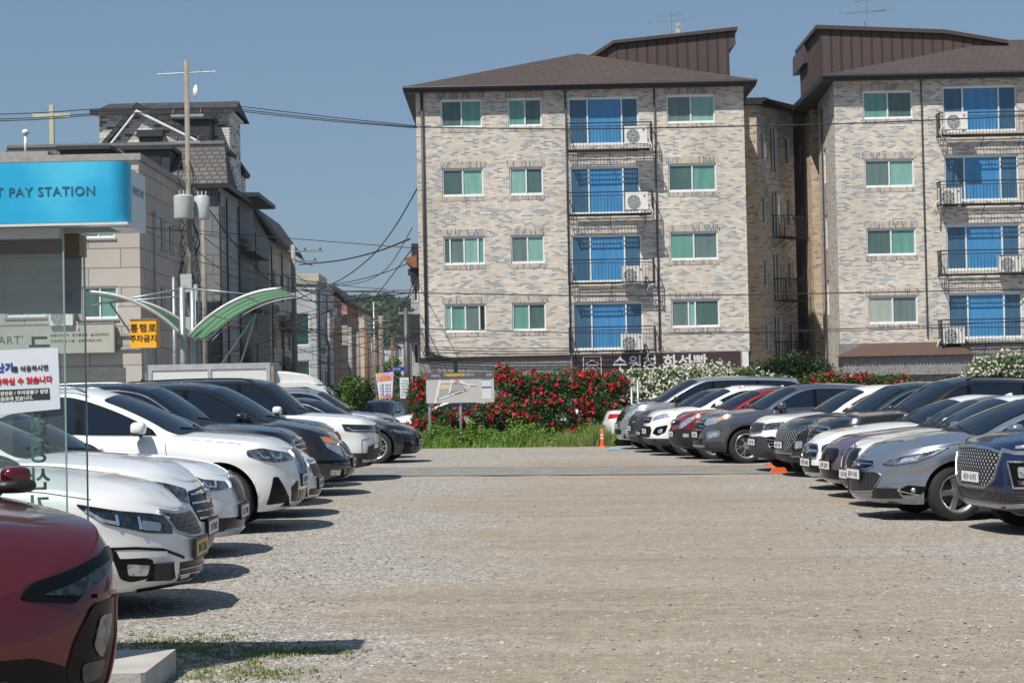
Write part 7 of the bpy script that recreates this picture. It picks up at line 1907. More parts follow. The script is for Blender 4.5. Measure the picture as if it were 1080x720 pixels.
# ---- posters and street name sign
def poster(c4, D, label, kind):
    P = [at(x, y, D) for x, y in c4]; cx = sum(p.x for p in P)/4
    o = empty('banner', (cx, D, 0), 0, label, 'banner')
    m_ = MB(); m_.add([tuple(p) for p in P]+[(p.x, D+.02, p.z) for p in P], [(0, 1, 2, 3), (7, 6, 5, 4), (0, 4, 5, 1), (1, 5, 6, 2), (2, 6, 7, 3), (3, 7, 4, 0)]); m_.build('sheet', mat('banner_white', (.62, .62, .66), .6, noise=.05), o)
    def q(u, v): t = P[0].lerp(P[1], u); b_ = P[3].lerp(P[2], u); return t.lerp(b_, v)
    def patch(u0, v0, u1, v1, m, nm, e=.006):
        m_ = MB(); pts = [q(u0, v0), q(u1, v0), q(u1, v1), q(u0, v1)]; m_.add([(p.x, D-e, p.z) for p in pts], [(0, 1, 2, 3)]); m_.build(nm, m, o, recalc=False)
    if kind == 0:
        RD, YL, PK, BL = mat('print_red', (.62, .10, .10), .6, noise=.1), mat('print_yellow', (.75, .42, .05), .6), mat('print_pink', (.60, .30, .45), .6, noise=.2), mat('print_blue', (.10, .13, .35), .6)
        patch(.03, .02, .97, .32, PK, 'header', .004); patch(.03, .04, .28, .16, YL, 'header_patch', .008); patch(.22, .15, .85, .30, RD, 'header_band', .008); patch(.05, .90, .95, .97, RD, 'footer_band'); patch(.05, .93, .3, .99, YL, 'footer_patch', .008)
        for k in range(5): patch(.12, .40+k*.09, .9, .43+k*.09, BL, 'text_line') if False else None
        w_ = abs(P[1].x-P[0].x); pt = q(.5, .24); text_obj('특별할인', w_*.17, face_y(pt.x, D-.012, pt.z-.04), YL, 'lettering', o, .001, 'CENTER', 1, .002)
        for k, tx in enumerate(('1층 45㎡', '2층 62㎡', '3층 58㎡', '4층 60㎡')):
            pt = q(.52, .46+k*.12); text_obj(tx, w_*.16, face_y(pt.x, D-.008, pt.z-.05), BL, 'lettering', o, .001, 'CENTER', 1.05, .001)
    else:
        BL = mat('print_teal', (.20, .36, .40), .6); PK = mat('print_magenta', (.55, .14, .3), .6)
        w_ = abs(P[1].x-P[0].x)
        for k in range(6):
            pt = q(.5, .12+k*.14); text_obj(('안내문', '공영주차장', '이용시간', '주차요금', '문의전화', '관리사무소')[k], w_*.17, face_y(pt.x, D-.008, pt.z-.03), PK if k == 3 else BL, 'lettering', o, .001, 'CENTER', 1, .001)
    relocate(o); return o
poster(((396, 394), (415, 392), (413.5, 419), (400, 421)), 62, 'tilted red-headed price banner tied to the tan pole', 0)
poster(((421.5, 398), (431, 398), (431, 420), (422, 420)), 63, 'white notice banner left of the dark steel pole', 1)
poster(((434.5, 397), (442, 397), (442, 416), (435, 416)), 63.2, 'white notice banner right of the dark steel pole, by the roses', 1)
a = at(412, 387, 63.6); b = at(427, 391, 63.6); SN = empty('street_sign', ((a.x+b.x)/2, 63.6, 0), 0, 'small blue street name sign on the dark steel pole', 'sign')
m_ = MB(); m_.box(a.x, 63.58, b.z, b.x, 63.62, a.z); m_.build('plate', mat('sign_blue', (.01, .06, .35), .4, noise=.05), SN); text_obj('정조로', .095, face_y(a.x+.06, 63.574, b.z+.03), WLET, 'lettering', SN, .002, spacing=1.1); relocate(SN)
# ---- car park map board
D = 53.4
MBD = empty('map_board', (at(485, 420, D).x, D, gz(-1, 53)), 0, 'grey car park map board on two posts in front of the red roses', 'sign board')
c4 = [at(449, 396, D), at(520.5, 391, D), at(521.5, 423, D), at(450, 426, D)]
xa, xb = (c4[0].x+c4[3].x)/2, (c4[1].x+c4[2].x)/2; zt = (c4[0].z+c4[1].z)/2+.02; zb = (c4[2].z+c4[3].z)/2
m_ = MB(); m_.box(xa, D, zb, xb, D+.06, zt); m_.build('panel', mat('board_grey', (.44, .43, .425), .5, noise=.04), MBD)
m_ = MB(); m_.box(xa-.01, D-.012, zt-.17, xb+.01, D-.001, zt+.01); m_.build('header', mat('board_header', (.10, .085, .10), .5), MBD)
W_, H_ = xb-xa, zt-zb
def U(u, v): return xa+W_*u, zb+H_*v
def flat(poly, m, nm, e): 
    m_ = MB(); m_.prism([U(*p) for p in poly], 'y', D-e, D-e+.003); m_.build(nm, m, MBD)
RO = mat('map_road', (.62, .62, .62), .5, noise=0); YB = mat('map_yellow', (.60, .48, .27), .5, noise=0); GB = mat('map_grey', (.33, .33, .33), .5, noise=0); BB = mat('map_blue', (.03, .16, .38), .5, noise=0); RR = mat('map_red', (.60, .12, .07), .5, noise=0)
flat([(.11, 0), (.19, .78), (.23, .78), (.15, .0)], RO, 'map_road', .006); flat([(.15, .08), (.45, .30), (.62, .42), (.66, .60), (.62, .60), (.58, .45), (.44, .36), (.15, .14)], RO, 'map_road', .0095)
flat([(.32, .30), (.37, .78), (.40, .78), (.35, .30)], RO, 'map_road', .013); flat([(.22, .66), (.48, .66), (.60, .58), (.74, .55), (.74, .60), (.60, .63), (.50, .78), (.48, .72), (.22, .72)], RO, 'map_road', .0165)
flat([(.22, .46), (.34, .46), (.345, .62), (.23, .64)], YB, 'map_lot', .006); flat([(.18, .18), (.31, .26), (.33, .45), (.21, .45)], GB, 'map_lot', .0065); flat([(.36, .36), (.56, .44), (.60, .58), (.48, .62), (.38, .62)], GB, 'map_lot', .020); flat([(.41, .30), (.52, .36), (.53, .42), (.42, .36)], YB, 'map_lot', .023)
flat([(.56, .46), (.60, .46), (.61, .56), (.57, .56)], YB, 'map_lot', .023); flat([(.43, .70), (.49, .70), (.49, .75), (.43, .75)], RR, 'map_label', .023)
for px_, pz_ in ((.165, .16), (.35, .32), (.565, .43), (.43, .66)): flat([(px_-.012, pz_-.02), (px_+.012, pz_-.02), (px_+.012, pz_+.02), (px_-.012, pz_+.02)], RR, 'map_marker', .027)
flat([(.82, .74), (.96, .74), (.96, .77), (.82, .77)], BB, 'map_label', .006); flat([(.82, .47), (.96, .47), (.96, .51), (.82, .51)], BB, 'map_label', .006)
flat([(.82, .10), (.96, .10), (.96, .46), (.82, .46)], mat('map_white', (.58, .58, .58), .5, noise=0), 'map_legend', .006); flat([(.82, .52), (.96, .52), (.96, .73), (.82, .73)], mat('map_white', (.58, .58, .58)), 'map_legend', .006)
x_, z_ = U(.27, .865); text_obj('화홍문공영주차장', .078, face_y(x_, D-.014, z_+.02), mat('board_yellow', (.75, .48, .05), .5, noise=0), 'lettering', MBD, .002, spacing=.95, bold=.003)
x_, z_ = U(.54, .865); text_obj('이용안내', .078, face_y(x_+.04, D-.014, z_+.02), WLET, 'lettering', MBD, .002, spacing=.95)
x_, z_ = U(.03, .87); text_obj('수원시', .09, face_y(x_+.08, D-.014, z_), WLET, 'lettering', MBD, .002); x_, z_ = U(.86, .87); text_obj('수원', .09, face_y(x_+.05, D-.014, z_), WLET, 'lettering', MBD, .002)
for u_ in (.045, .50): m_ = MB(); x_ = xa+W_*u_; m_.tube([(x_, D+.10, gz(x_, D)-.1), (x_, D+.10, zt-.1)], .045, 10); m_.build('post', STEELM, MBD, smooth=True)
relocate(MBD)
# ---- orange delineator, cone, thin posts
ORG = mat('orange_plastic', (.75, .11, .02), .45, noise=.08); REFL = mat('reflective_band', (.6, .6, .55), .4, noise=.05)
p = gpt(635.5, 471.5); DL = empty('delineator_post', p, 0, 'slim orange delineator post with grey bands by the roses', 'bollard')
zt = at(635.5, 452, p.y).z-p.z
m_ = MB(); m_.lathe([(0, .0001), (0, .11), (.03, .10), (.05, .055), (zt-.02, .045), (zt, .03), (zt, .0001)], 16, Matrix.Rotation(PI/2, 4, 'X')); m_.build('post', ORG, DL, smooth=True, angle=40)
for k in (.45, .62): m_ = MB(); m_.lathe([(zt*k, .048), (zt*k, .054), (zt*k+.05, .054), (zt*k+.05, .048)], 16, Matrix.Rotation(PI/2, 4, 'X'), close=True); m_.build('reflective_band', REFL, DL)
p = gpt(821.5, 498.5); a = at(812, 498, p.y); b = at(831, 498, p.y); m_ = MB(); m_.prism([(a.x, p.z), (b.x, p.z), (b.x-.06, p.z+.10), (a.x+.06, p.z+.10)], 'y', p.y-.08, p.y+.10); tag(m_.build('wheel_stop', ORG), 'orange wheel stop on the ground under the nose of the small white SUV', 'wheel stop')
p = Vector((nose_x(822.5, 38.4), 38.4, gz(5, 38))); CN = empty('traffic_cone', p, 0, 'orange traffic cone whose tip shows over the hood of the small white SUV', 'traffic cone')
zt = at(822, 440, p.y).z-p.z
m_ = MB(); m_.lathe([(.04, .0001), (.04, .15), (zt-.06, .05), (zt, .045), (zt, .0001)], 20, Matrix.Rotation(PI/2, 4, 'X')); m_.build('cone', ORG, CN, smooth=True, angle=40)
m_ = MB(); m_.prism([(-.30, -.17), (-.17, -.30), (.17, -.30), (.30, -.17), (.30, .17), (.17, .30), (-.17, .30), (-.30, .17)], 'z', 0, .045); m_.build('base', ORG, CN)
for px_, y0, y1, lb in ((666, 408, 430, 'thin pale metal post in front of the white roses, left one'), (672.5, 400, 428, 'taller thin pale metal post in front of the white roses')):
    a = at(px_, y0, 52.6); m_ = MB(); m_.tube([(a.x, 52.6, 0), (a.x, 52.6, a.z)], .035, 8); tag(m_.build('metal_post', STEELM, smooth=True), lb, 'post')
# ---- roof antennas on the blocks
def antenna(px, py, D, label, dish):
    p = at(px, py, D); o = empty('tv_antenna', (p.x, D, p.z), 0, label, 'antenna')
    h = 1.2 if dish else 1.4
    m_ = MB(); m_.tube([(0, 0, -.8), (0, 0, h)], .03, 6); m_.build('mast', STEELM, o)
    m_ = MB()
    for z, w_ in (((.75, .9), (1.0, .5)) if dish else ((.8, 1.1), (.75, .8), (1.25, .45))):
        m_.tube([(-w_, -.1, z-.05), (w_, .1, z+.08)], .012, 5)
        for k in range(7): x = -w_+w_*2*k/6; m_.tube([(x, -.25, z-.05+.13*(k/6)), (x, .25, z-.05+.13*(k/6))], .008, 4)
    m_.build('elements', STEELM, o)
    if dish: m_ = MB(); m_.lathe([(0, .0001), (.03, .17), (.09, .28), (.10, .275), (.04, .17), (.015, .0001)], 22, Matrix.Translation((.35, -.1, .35)) @ Matrix.Rotation(1.9, 4, 'Z')); m_.build('dish', TRANS, o, smooth=True)
    m_ = MB(); m_.tube([(0, 0, .1), (.35 if dish else -.1, -.05, .35)], .02, 5); m_.build('bracket', STEELM, o)
antenna(708, 41, DA+6, 'rooftop antenna and small dish on the left brick block', True)
antenna(914, 32, DA+6, 'rooftop antenna with long arms on the right brick block', False)

# ---- pay station booth in the left foreground
BT = empty('pay_booth', (-3.6, 10.3, gz(-3.6, 10)), 0, 'glass pay station booth with bright blue canopy fascia at the left edge', 'booth')
BLU = bpy.data.materials.new('canopy_blue'); N_, L_ = nt(BLU); b_ = bsdf(BLU)
tc = N_.new('ShaderNodeTexCoord'); nz = N_.new('ShaderNodeTexNoise'); nz.inputs['Scale'].default_value = 1.4; nz.inputs['Detail'].default_value = 6; L_.new(tc.outputs['Object'], nz.inputs['Vector'])
r_ = N_.new('ShaderNodeValToRGB'); r_.color_ramp.elements[0].color = (.02, .36, .62, 1); r_.color_ramp.elements[1].color = (.08, .52, .74, 1); r_.color_ramp.elements[0].position = .4; r_.color_ramp.elements[1].position = .62
L_.new(nz.outputs['Fac'], r_.inputs[0]); L_.new(r_.outputs[0], b_.inputs['Base Color']); b_.inputs['Roughness'].default_value = .35
xR = at(134, 200, 10.0).x; zT = at(60, 171, 10.0).z; zB = at(60, 235, 10.0).z
m_ = MB(); rr = .10
pts = [(-7.0, 10.0), (xR-rr, 10.0)]+[(xR-rr+rr*math.sin(t), 10.0+rr-rr*math.cos(t)) for t in np.linspace(.2, PI/2, 7)]+[(xR, 10.12), (-7.0, 10.12)]
m_.prism(pts, 'z', zB, zT); m_.build('fascia', BLU, BT, smooth=True, angle=35)
PALE = mat('canopy_side', (.45, .55, .62), .4, noise=.06, nscale=2)
m_ = MB(); m_.box(xR-.12, 10.121, zB-.02, xR, 10.50, zT-.03); m_.box(-7, 10.40, zB-.02, xR-.121, 10.50, zT-.03); m_.build('side_panel', PALE, BT)
m_ = MB(); m_.box(-7, 10.0, zB-.015, xR, 10.12, zB-.002); m_.build('fascia_edge', mat('white_edge', (.6, .62, .62), .4, noise=.05), BT)
m_ = MB(); m_.box(-7, 10.125, zB+.03, xR-.125, 10.395, zB+.05); m_.build('soffit', mat('soffit_brown', (.20, .15, .08), .6, noise=.15), BT)
m_ = MB(); m_.box(-7, 10.06, zB-.075, at(64, 240, 10.1).x, 10.12, zB-.017); m_.build('light_strip', mat('strip_white', (.5, .5, .48), .5, noise=.05), BT)
m_ = MB(); m_.box(-7, 10.44, zB-.14, at(86, 240, 10.5).x, 10.62, zB-.022); m_.build('lintel_beam', mat('beam_bronze', (.14, .11, .07), .5, noise=.1), BT)
TXT = mat('canopy_text', (.03, .10, .16), .5, noise=0)
p = at(101, 205.5, 9.998)
text_obj('SMART PAY STATION', .0685, face_y(p.x, 9.998, p.z), TXT, 'lettering', BT, .002, 'RIGHT', 1.10, .0003)
text_obj('SMART PAY', .06, Matrix.Translation((xR+.002, 10.14, (zT+zB)/2)) @ Matrix.Rotation(PI/2, 4, 'Z') @ Matrix.Rotation(PI/2, 4, 'X'), mat('faint_blue_text', (.20, .36, .50), .5, noise=0), 'lettering', BT, .001, 'LEFT', 1.0)
GL = bpy.data.materials.new('booth_glass'); N_, L_ = nt(GL); b_ = bsdf(GL)
b_.inputs['Base Color'].default_value = (.82, .90, .88, 1); b_.inputs['Transmission Weight'].default_value = 1; b_.inputs['Roughness'].default_value = .0; b_.inputs['IOR'].default_value = 1.45
# shadow rays must reach the things behind: thin clear sheet with a dusty film
tp = N_.new('ShaderNodeBsdfTransparent'); tp.inputs[0].default_value = (.90, .95, .94, 1)
gl_ = N_.new('ShaderNodeBsdfGlossy'); gl_.inputs['Roughness'].default_value = .02; fr = N_.new('ShaderNodeFresnel'); fr.inputs[0].default_value = 1.45
m1 = N_.new('ShaderNodeMixShader'); L_.new(fr.outputs[0], m1.inputs[0]); L_.new(tp.outputs[0], m1.inputs[1]); L_.new(gl_.outputs[0], m1.inputs[2])
df = N_.new('ShaderNodeBsdfDiffuse'); df.inputs[0].default_value = (.45, .52, .50, 1); m2 = N_.new('ShaderNodeMixShader')
tc = N_.new('ShaderNodeTexCoord'); nz = N_.new('ShaderNodeTexNoise'); nz.inputs['Scale'].default_value = 2.5; L_.new(tc.outputs['Object'], nz.inputs['Vector'])
mr = N_.new('ShaderNodeMapRange'); mr.inputs['To Min'].default_value = .06; mr.inputs['To Max'].default_value = .13; L_.new(nz.outputs['Fac'], mr.inputs['Value']); L_.new(mr.outputs['Result'], m2.inputs[0])
L_.new(m1.outputs[0], m2.inputs[1]); L_.new(df.outputs[0], m2.inputs[2]); L_.new(m2.outputs[0], next(n for n in N_ if n.type == 'OUTPUT_MATERIAL').inputs[0])
gx0 = at(68, 400, 10.08).x; gx1 = at(90, 400, 10.56).x
for (xe_, y_) in ((gx0, 10.08), (gx1, 10.56)):
    m_ = MB(); m_.add([(-2.95, y_, .19), (xe_, y_, .19), (xe_, y_, zB-.02), (-2.95, y_, zB-.02)], [(0, 1, 2, 3)]); m_.build('glass_panel', GL, BT, recalc=False)
    m_ = MB(); m_.box(xe_, y_-.006, .16, xe_+.008, y_+.006, zB-.02); m_.build('glass_edge', mat('glass_edge', (.22, .34, .32), .2, noise=0), BT)
m_ = MB(); m_.tube([(-2.90, 10.32, .15), (-2.90, 10.32, zB)], .045, 10); m_.tube([(-6.3, 10.32, .05), (-6.3, 10.32, zB)], .06, 10); m_.build('column', STEELM, BT)
TG = mat('dark_green_lettering', (.04, .12, .11), .5, noise=0)
for s_, py_ in (('기', 543), ('산', 514), ('정', 485), ('인', 456), ('금', 375)):
    p = at(53.5, py_, 10.55); Mx = face_y(p.x, 10.552, p.z) @ Matrix.Diagonal((-1, 1, 1, 1)) @ Matrix.Translation((0, 0, 0))
    text_obj(s_, .135, Mx, TG, 'lettering', BT, .0012, 'LEFT', 1, .003)
relocate(BT)
def notice(c4, D, th=.006): return [at(x, y, D) for x, y in c4]
P = notice(((-30, 370.5), (61, 366.5), (63.5, 431), (-30, 440)), 10.06)
NO = empty('paper_notice', (P[1].x-.2, 10.06, P[2].z), 0, 'white laminated notice with blue, red and black Korean text stuck on the booth glass', 'notice')
m_ = MB(); m_.add([tuple(p) for p in P]+[(p.x, 10.068, p.z) for p in P], [(0, 1, 2, 3), (7, 6, 5, 4), (0, 4, 5, 1), (1, 5, 6, 2), (2, 6, 7, 3), (3, 7, 4, 0)]); m_.build('sheet', mat('notice_white', (.62, .66, .72), .5, noise=.03), NO)
tl = math.atan2(P[1].z-P[0].z, P[1].x-P[0].x)*.9+.0
def line(s_, px_, py_, size, m, al='RIGHT', bold=.001):
    p = at(px_, py_, 10.055); M_ = Matrix.Translation((p.x, 10.056, p.z)) @ Matrix.Rotation(-.035, 4, 'Y') @ Matrix.Rotation(PI/2, 4, 'X')
    text_obj(s_, size, M_, m, 'lettering', NO, .0008, al, 1.05, bold)
NB = mat('notice_blue', (.02, .06, .30), .5, noise=0); NR = mat('notice_red', (.55, .02, .02), .5, noise=0); NK = mat('notice_black', (.03, .03, .03), .5, noise=0); NW = mat('notice_print_white', (.6, .62, .6), .5, noise=0)
line('무인정산기', 14, 390.5, .050, NB, bold=.002); line('를 이용하시면', 51, 389.5, .032, NK)
line('출차하실 수 있습니다', 55, 402.0, .037, NR, bold=.0015)
m_ = MB(); q = notice(((-25, 412), (52, 409), (53, 421), (-25, 424)), 10.058); m_.add([(p.x, 10.058, p.z) for p in q], [(0, 1, 2, 3)]); m_.build('black_band', NK, NO, recalc=False)
line('장안문 / 주차장출구 방면', 51, 414.2, .024, NW); line('이동로에 있습니다.', 35, 420.8, .024, NW); relocate(NO)
P = notice(((-30, 266), (86, 267.5), (85.5, 331), (-30, 331)), 10.575)
NP = empty('poster_back', (P[1].x-.3, 10.575, P[2].z), 0, 'dark grey back of a large poster hanging high in the booth glass', 'poster')
m_ = MB(); m_.add([tuple(p) for p in P]+[(p.x, 10.583, p.z) for p in P], [(0, 1, 2, 3), (7, 6, 5, 4), (0, 4, 5, 1), (1, 5, 6, 2), (2, 6, 7, 3), (3, 7, 4, 0)]); m_.build('sheet', mat('poster_grey', (.33, .325, .36), .6, noise=.04, nscale=2), NP)
FT = mat('faint_print', (.26, .26, .29), .6, noise=0); FR = mat('faint_red_print', (.38, .25, .27), .6, noise=0)
for s_, py_, m__ in (('사전정산기를 이용하시면', 290, FT), ('출차하실 수 있습니다', 301, FR)):
    p = at(2, py_, 10.57); text_obj(s_, .036, face_y(at(76, py_, 10.57).x, 10.572, p.z) @ Matrix.Diagonal((-1, 1, 1, 1)), m__, 'lettering', NP, .0005, 'LEFT', 1.05, .0005)
m_ = MB(); q = notice(((0, 308), (76, 307), (76, 318), (0, 319)), 10.571); m_.add([(p.x, 10.571, p.z) for p in q], [(0, 1, 2, 3)]); m_.build('dark_band', FT, NP, recalc=False)
relocate(NP)
xs_ = at(187, 693, 10.75).x
m_ = MB(); zg = gz(-2, 10.5); bm_ = MB(); bm_.prism([(-2.95, 9.80), (xs_-.02, 9.80), (xs_, 9.82), (xs_, 10.70), (xs_-.02, 10.72), (-2.95, 10.72)], 'z', zg-.08, zg+.135)
tag(bm_.build('concrete_slab', mat('slab_concrete', (.40, .385, .36), .9, noise=.15, nscale=3, bump=.3, bscale=50)), 'pale concrete base slab of the pay booth beside the red car', 'slab')
# ================================================================ roses, weeds, trees
LEAF = leaf_mat('rose_leaves', (.018, .050, .014), (.080, .155, .040)); LEAFL = leaf_mat('white_rose_leaves', (.035, .085, .018), (.10, .19, .045))
REDF = leaf_mat('red_petals', (.30, .003, .012), (.58, .008, .032), .15); WHF = leaf_mat('white_petals', (.60, .58, .46), (.80, .79, .70), .3); PKF = leaf_mat('pink_petals', (.60, .12, .20), (.72, .25, .32), .3)
WOOD = mat('rose_stem', (.055, .045, .025), .9, noise=.3)
def shrub(name, label, cat, grp, lobes, nleaf, nflow, fm, lm=LEAF, leaf=.055, fl=.048, seed=0, stems=7, pink=0, extra=None, fname='blossoms', front=.0, clump=1):
    rng = np.random.default_rng(seed); L_ = np.array(lobes)
    cx, cy = L_[:, 0].mean(), L_[:, 1].mean(); gz_ = gz(cx, cy)
    o = empty(name, (cx, cy, gz_), 0, label, cat, grp)
    C, d = blob_points(rng, lobes, int(nleaf*1.7), .40)
    # leave airy pockets so that what stands behind shows through
    hx = np.sin(C[:, 0]*5.1+seed)*np.cos(C[:, 2]*6.3+seed*2)+np.sin(C[:, 0]*11+C[:, 2]*9)*.5
    keep = (hx > -.98) & (C[:, 2] > gz_+.05)
    C = C[keep]
    C = C+rng.normal(size=C.shape)*.05
    P = rand_leaves(rng, C, leaf, .35, .62); P -= np.array([cx, cy, gz_])
    quads_mesh('foliage', P, lm, o)
    if nflow:
        k = nflow//clump; C, d = blob_points(rng, lobes, k*3, .93)
        sel = (d[:, 1] < .25) & (C[:, 2] > gz_+.35); C, d = C[sel][:k], d[sel][:k]
        if clump == 1:
            den = np.sin(C[:, 0]*4.3+seed)+np.sin(C[:, 2]*5.7+seed*3)+rng.normal(size=len(C))*.8; o_ = np.argsort(-den)[:int(len(C)*.62)]; C = C[o_]; d = d[o_]
            C = np.concatenate([C, C[::2]+rng.normal(size=C[::2].shape)*.09]); d = np.concatenate([d, d[::2]])
        if clump > 1:
            C = np.repeat(C, clump, 0)+rng.normal(size=(len(C)*clump, 3))*np.array([.10, .06, .08]); d = np.repeat(d, clump, 0)
        npk = int(len(C)*pink)
        F = flower_polys(rng, C[npk:], d[npk:], fl)-np.array([cx, cy, gz_]); quads_mesh(fname, F, fm, o)
        if npk: quads_mesh('pink_blossoms', flower_polys(rng, C[:npk], d[:npk], fl*1.3)-np.array([cx, cy, gz_]), PKF, o)
    mb = MB()
    for k in range(stems):
        l_ = lobes[rng.integers(len(lobes))]; x0 = cx+rng.uniform(-.5, .5)*abs(l_[3]); pts = [Vector((x0-cx, rng.uniform(-.15, .15), -.05)), Vector(((l_[0]+x0)/2-cx+rng.uniform(-.15, .15), l_[1]-cy, (l_[2]-gz_)*.5)), Vector((l_[0]-cx+rng.uniform(-.2, .2), l_[1]-cy, l_[2]-gz_+l_[5]*.6))]
        mb.tube(pts, .014, 5, radii=[.022, .014, .006])
    mb.build('stems', WOOD, o)
    return o
def L(px, py, D, rx, ry, rz): p = at(px, py, D); return (p.x, p.y, p.z, rx, ry, rz)
GR = 'red rose bushes along the back edge of the lot'; GW = 'white rose bushes along the back edge of the lot'; DH_ = 54.6
shrub('red_rose_bush', 'red rose bush growing up left of the map board, leftmost of the red bushes', 'rose bush', GR, [L(440, 418, DH_+.3, .28, .3, .5), L(446, 408, DH_+.3, .25, .25, .35), L(450, 440, DH_, .45, .35, .6), L(463, 452, DH_-.1, .6, .4, .5)], 4200, 150, REDF, seed=1)
shrub('red_rose_bush', 'low red rose bush right below the map board', 'rose bush', GR, [L(477, 446, DH_, .6, .4, .42), L(493, 452, DH_, .45, .4, .45), L(510, 440, DH_+.1, .42, .4, .45)], 3200, 90, REDF, seed=2)
shrub('red_rose_bush', 'red rose bush with thick blooms just right of the map board', 'rose bush', GR, [L(530, 398, DH_+.5, .30, .3, .35), L(541, 410, DH_+.3, .45, .4, .5), L(533, 437, DH_, .55, .45, .55), L(549, 448, DH_-.1, .55, .4, .5)], 5600, 210, REDF, seed=3)
shrub('red_rose_bush', 'tall dense red rose bush between the two brick-building signs, third from the map board', 'rose bush', GR, [L(560, 408, DH_+.4, .7, .45, .42), L(580, 410, DH_+.3, .65, .45, .45), L(566, 440, DH_, .55, .4, .55), L(590, 446, DH_+.1, .55, .4, .45), L(574, 425, DH_+.2, .6, .4, .4)], 6800, 250, REDF, seed=4)
shrub('red_rose_bush', 'red rose bush under the left end of the brown shop sign', 'rose bush', GR, [L(603, 404, DH_+.4, .65, .5, .40), L(622, 408, DH_+.3, .6, .5, .45), L(606, 424, DH_+.1, .7, .4, .45), L(612, 450, DH_+.2, .5, .4, .35), L(628, 432, DH_, .5, .4, .6)], 6400, 230, REDF, seed=5)
shrub('red_rose_bush', 'red rose bush touching the white roses, behind the orange delineator post', 'rose bush', GR, [L(640, 414, DH_+.2, .5, .4, .45), L(643, 440, DH_, .35, .4, .6), L(650, 404, DH_+.2, .35, .4, .3)], 3600, 90, REDF, seed=6)
for k, (px_, py_, s_, lb) in enumerate(((652, 416, .62, 'white rose bush mixed with pink blooms, leftmost of the white ones'), (684, 409, .75, 'white rose bush under the middle of the brown shop sign'), (716, 406, .72, 'white rose bush behind the silver van windscreen'), (748, 403, .70, 'white rose bush above the silver van roof'), (778, 405, .62, 'white rose bush at the right end of the brown shop sign'), (806, 409, .50, 'lowest white rose bush, rightmost of the hedge by the dark gap'))):
    shrub('white_rose_bush', lb, 'rose bush', GW, [L(px_-10, py_+4, DH_+.6, s_*.8, .5, s_*.85), L(px_+10, py_+2, DH_+.7, s_*.8, .5, s_*.8), L(px_, py_+24, DH_+.4, s_*1.1, .5, .8), L(px_, py_+40, DH_+.2, s_*1.0, .5, .7)], 7000, 1500, WHF, LEAFL, .050, .030, seed=20+k, pink=.012 if k == 0 else .002, clump=5)
shrub('red_rose_bush', 'small red rose bush growing above the white roses by the dark gap', 'rose bush', GR, [L(786, 398, DH_+.2, .28, .3, .28), L(790, 410, DH_+.2, .3, .3, .3)], 900, 45, REDF, seed=40)
for k, (px_, lb) in enumerate(((868, 'red rose bush behind the grey SUV roof, in front of the dark gap'), (905, 'red rose bush in front of the porch wall of the right brick block'), (942, 'thin red rose bush under the tiled awning, rightmost of the red ones'))):
    shrub('red_rose_bush', lb, 'rose bush', GR, [L(px_-8, 405+k, DH_+1, .45, .4, .32), L(px_+9, 404+k, DH_+1, .45, .4, .30), L(px_, 418, DH_+1, .7, .4, .5)], 2600, 120 if k < 2 else 60, REDF, seed=50+k, fl=.045)
shrub('white_rose_bush', 'tall white rose bush at the right edge above the black SUV roof', 'rose bush', GW, [L(1040, 396, DH_+1, .6, .5, .45), L(1062, 390, DH_+1, .7, .5, .5), L(1086, 390, DH_+1, .7, .5, .5), L(1060, 410, DH_+1, 1.2, .5, .6)], 9000, 900, WHF, LEAFL, .05, .032, seed=60, clump=4)
# dark shrubs in the gap between the blocks
for k, (px_, py_) in enumerate(((812, 391), (836, 384), (858, 392))):
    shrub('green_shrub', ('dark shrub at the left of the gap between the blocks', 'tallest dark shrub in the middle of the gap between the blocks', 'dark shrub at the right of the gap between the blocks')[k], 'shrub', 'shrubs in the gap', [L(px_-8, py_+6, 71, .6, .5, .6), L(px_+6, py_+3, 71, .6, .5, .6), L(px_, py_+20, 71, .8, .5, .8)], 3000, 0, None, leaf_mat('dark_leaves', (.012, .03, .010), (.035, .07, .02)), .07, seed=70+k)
# weeds in front of the roses
def weeds(name, px0, px1, ytop, n, m, seed, label, D=53.6, hgt=.45, w_=.014):
    rng = np.random.default_rng(seed); x = np.array([rng.uniform(nose_x(px0, D), nose_x(px1, D)) for _ in range(n)]); y = D+rng.uniform(-.5, .8, n)
    hz = hgt*np.clip(.42+.25*np.sin(x*2.3+seed)+.20*np.sin(x*7.1+seed*2)+.12*np.sin(x*17)+.5*rng.random(n)**2, .12, 1.3); lean = rng.normal(size=(n, 2))*.16*hz[:, None]/hgt
    b = np.stack([x, y, np.array([gz(a_, b_) for a_, b_ in zip(x, y)])], 1); t = b+np.stack([lean[:, 0], lean[:, 1], hz], 1); w = np.stack([np.full(n, w_), rng.normal(size=n)*w_*.5, 0*x], 1)
    P = np.stack([b-w, b+w, (b+t)/2+w*.8, t, (b+t)/2-w*.8], 1); quads_mesh(name, P, m); o = COL.objects[-1]
    tag(o, label, kind='stuff')
WEED = leaf_mat('weed_green', (.10, .20, .03), (.22, .36, .06), .3); GRSS = leaf_mat('tall_grass', (.16, .24, .06), (.28, .36, .11), .3)
weeds('weeds', 440, 568, 450, 3000, WEED, 1, 'bright green weeds along the foot of the red roses', hgt=.42); weeds('tall_grass', 563, 645, 450, 5000, GRSS, 2, 'tall pale green grass left of the orange delineator post', hgt=.55, w_=.008); weeds('grass_edge', 645, 860, 460, 5000, WEED, 3, 'low weeds under the white roses behind the parked cars', D=54.2, hgt=.4)
rng = np.random.default_rng(9); CC = []
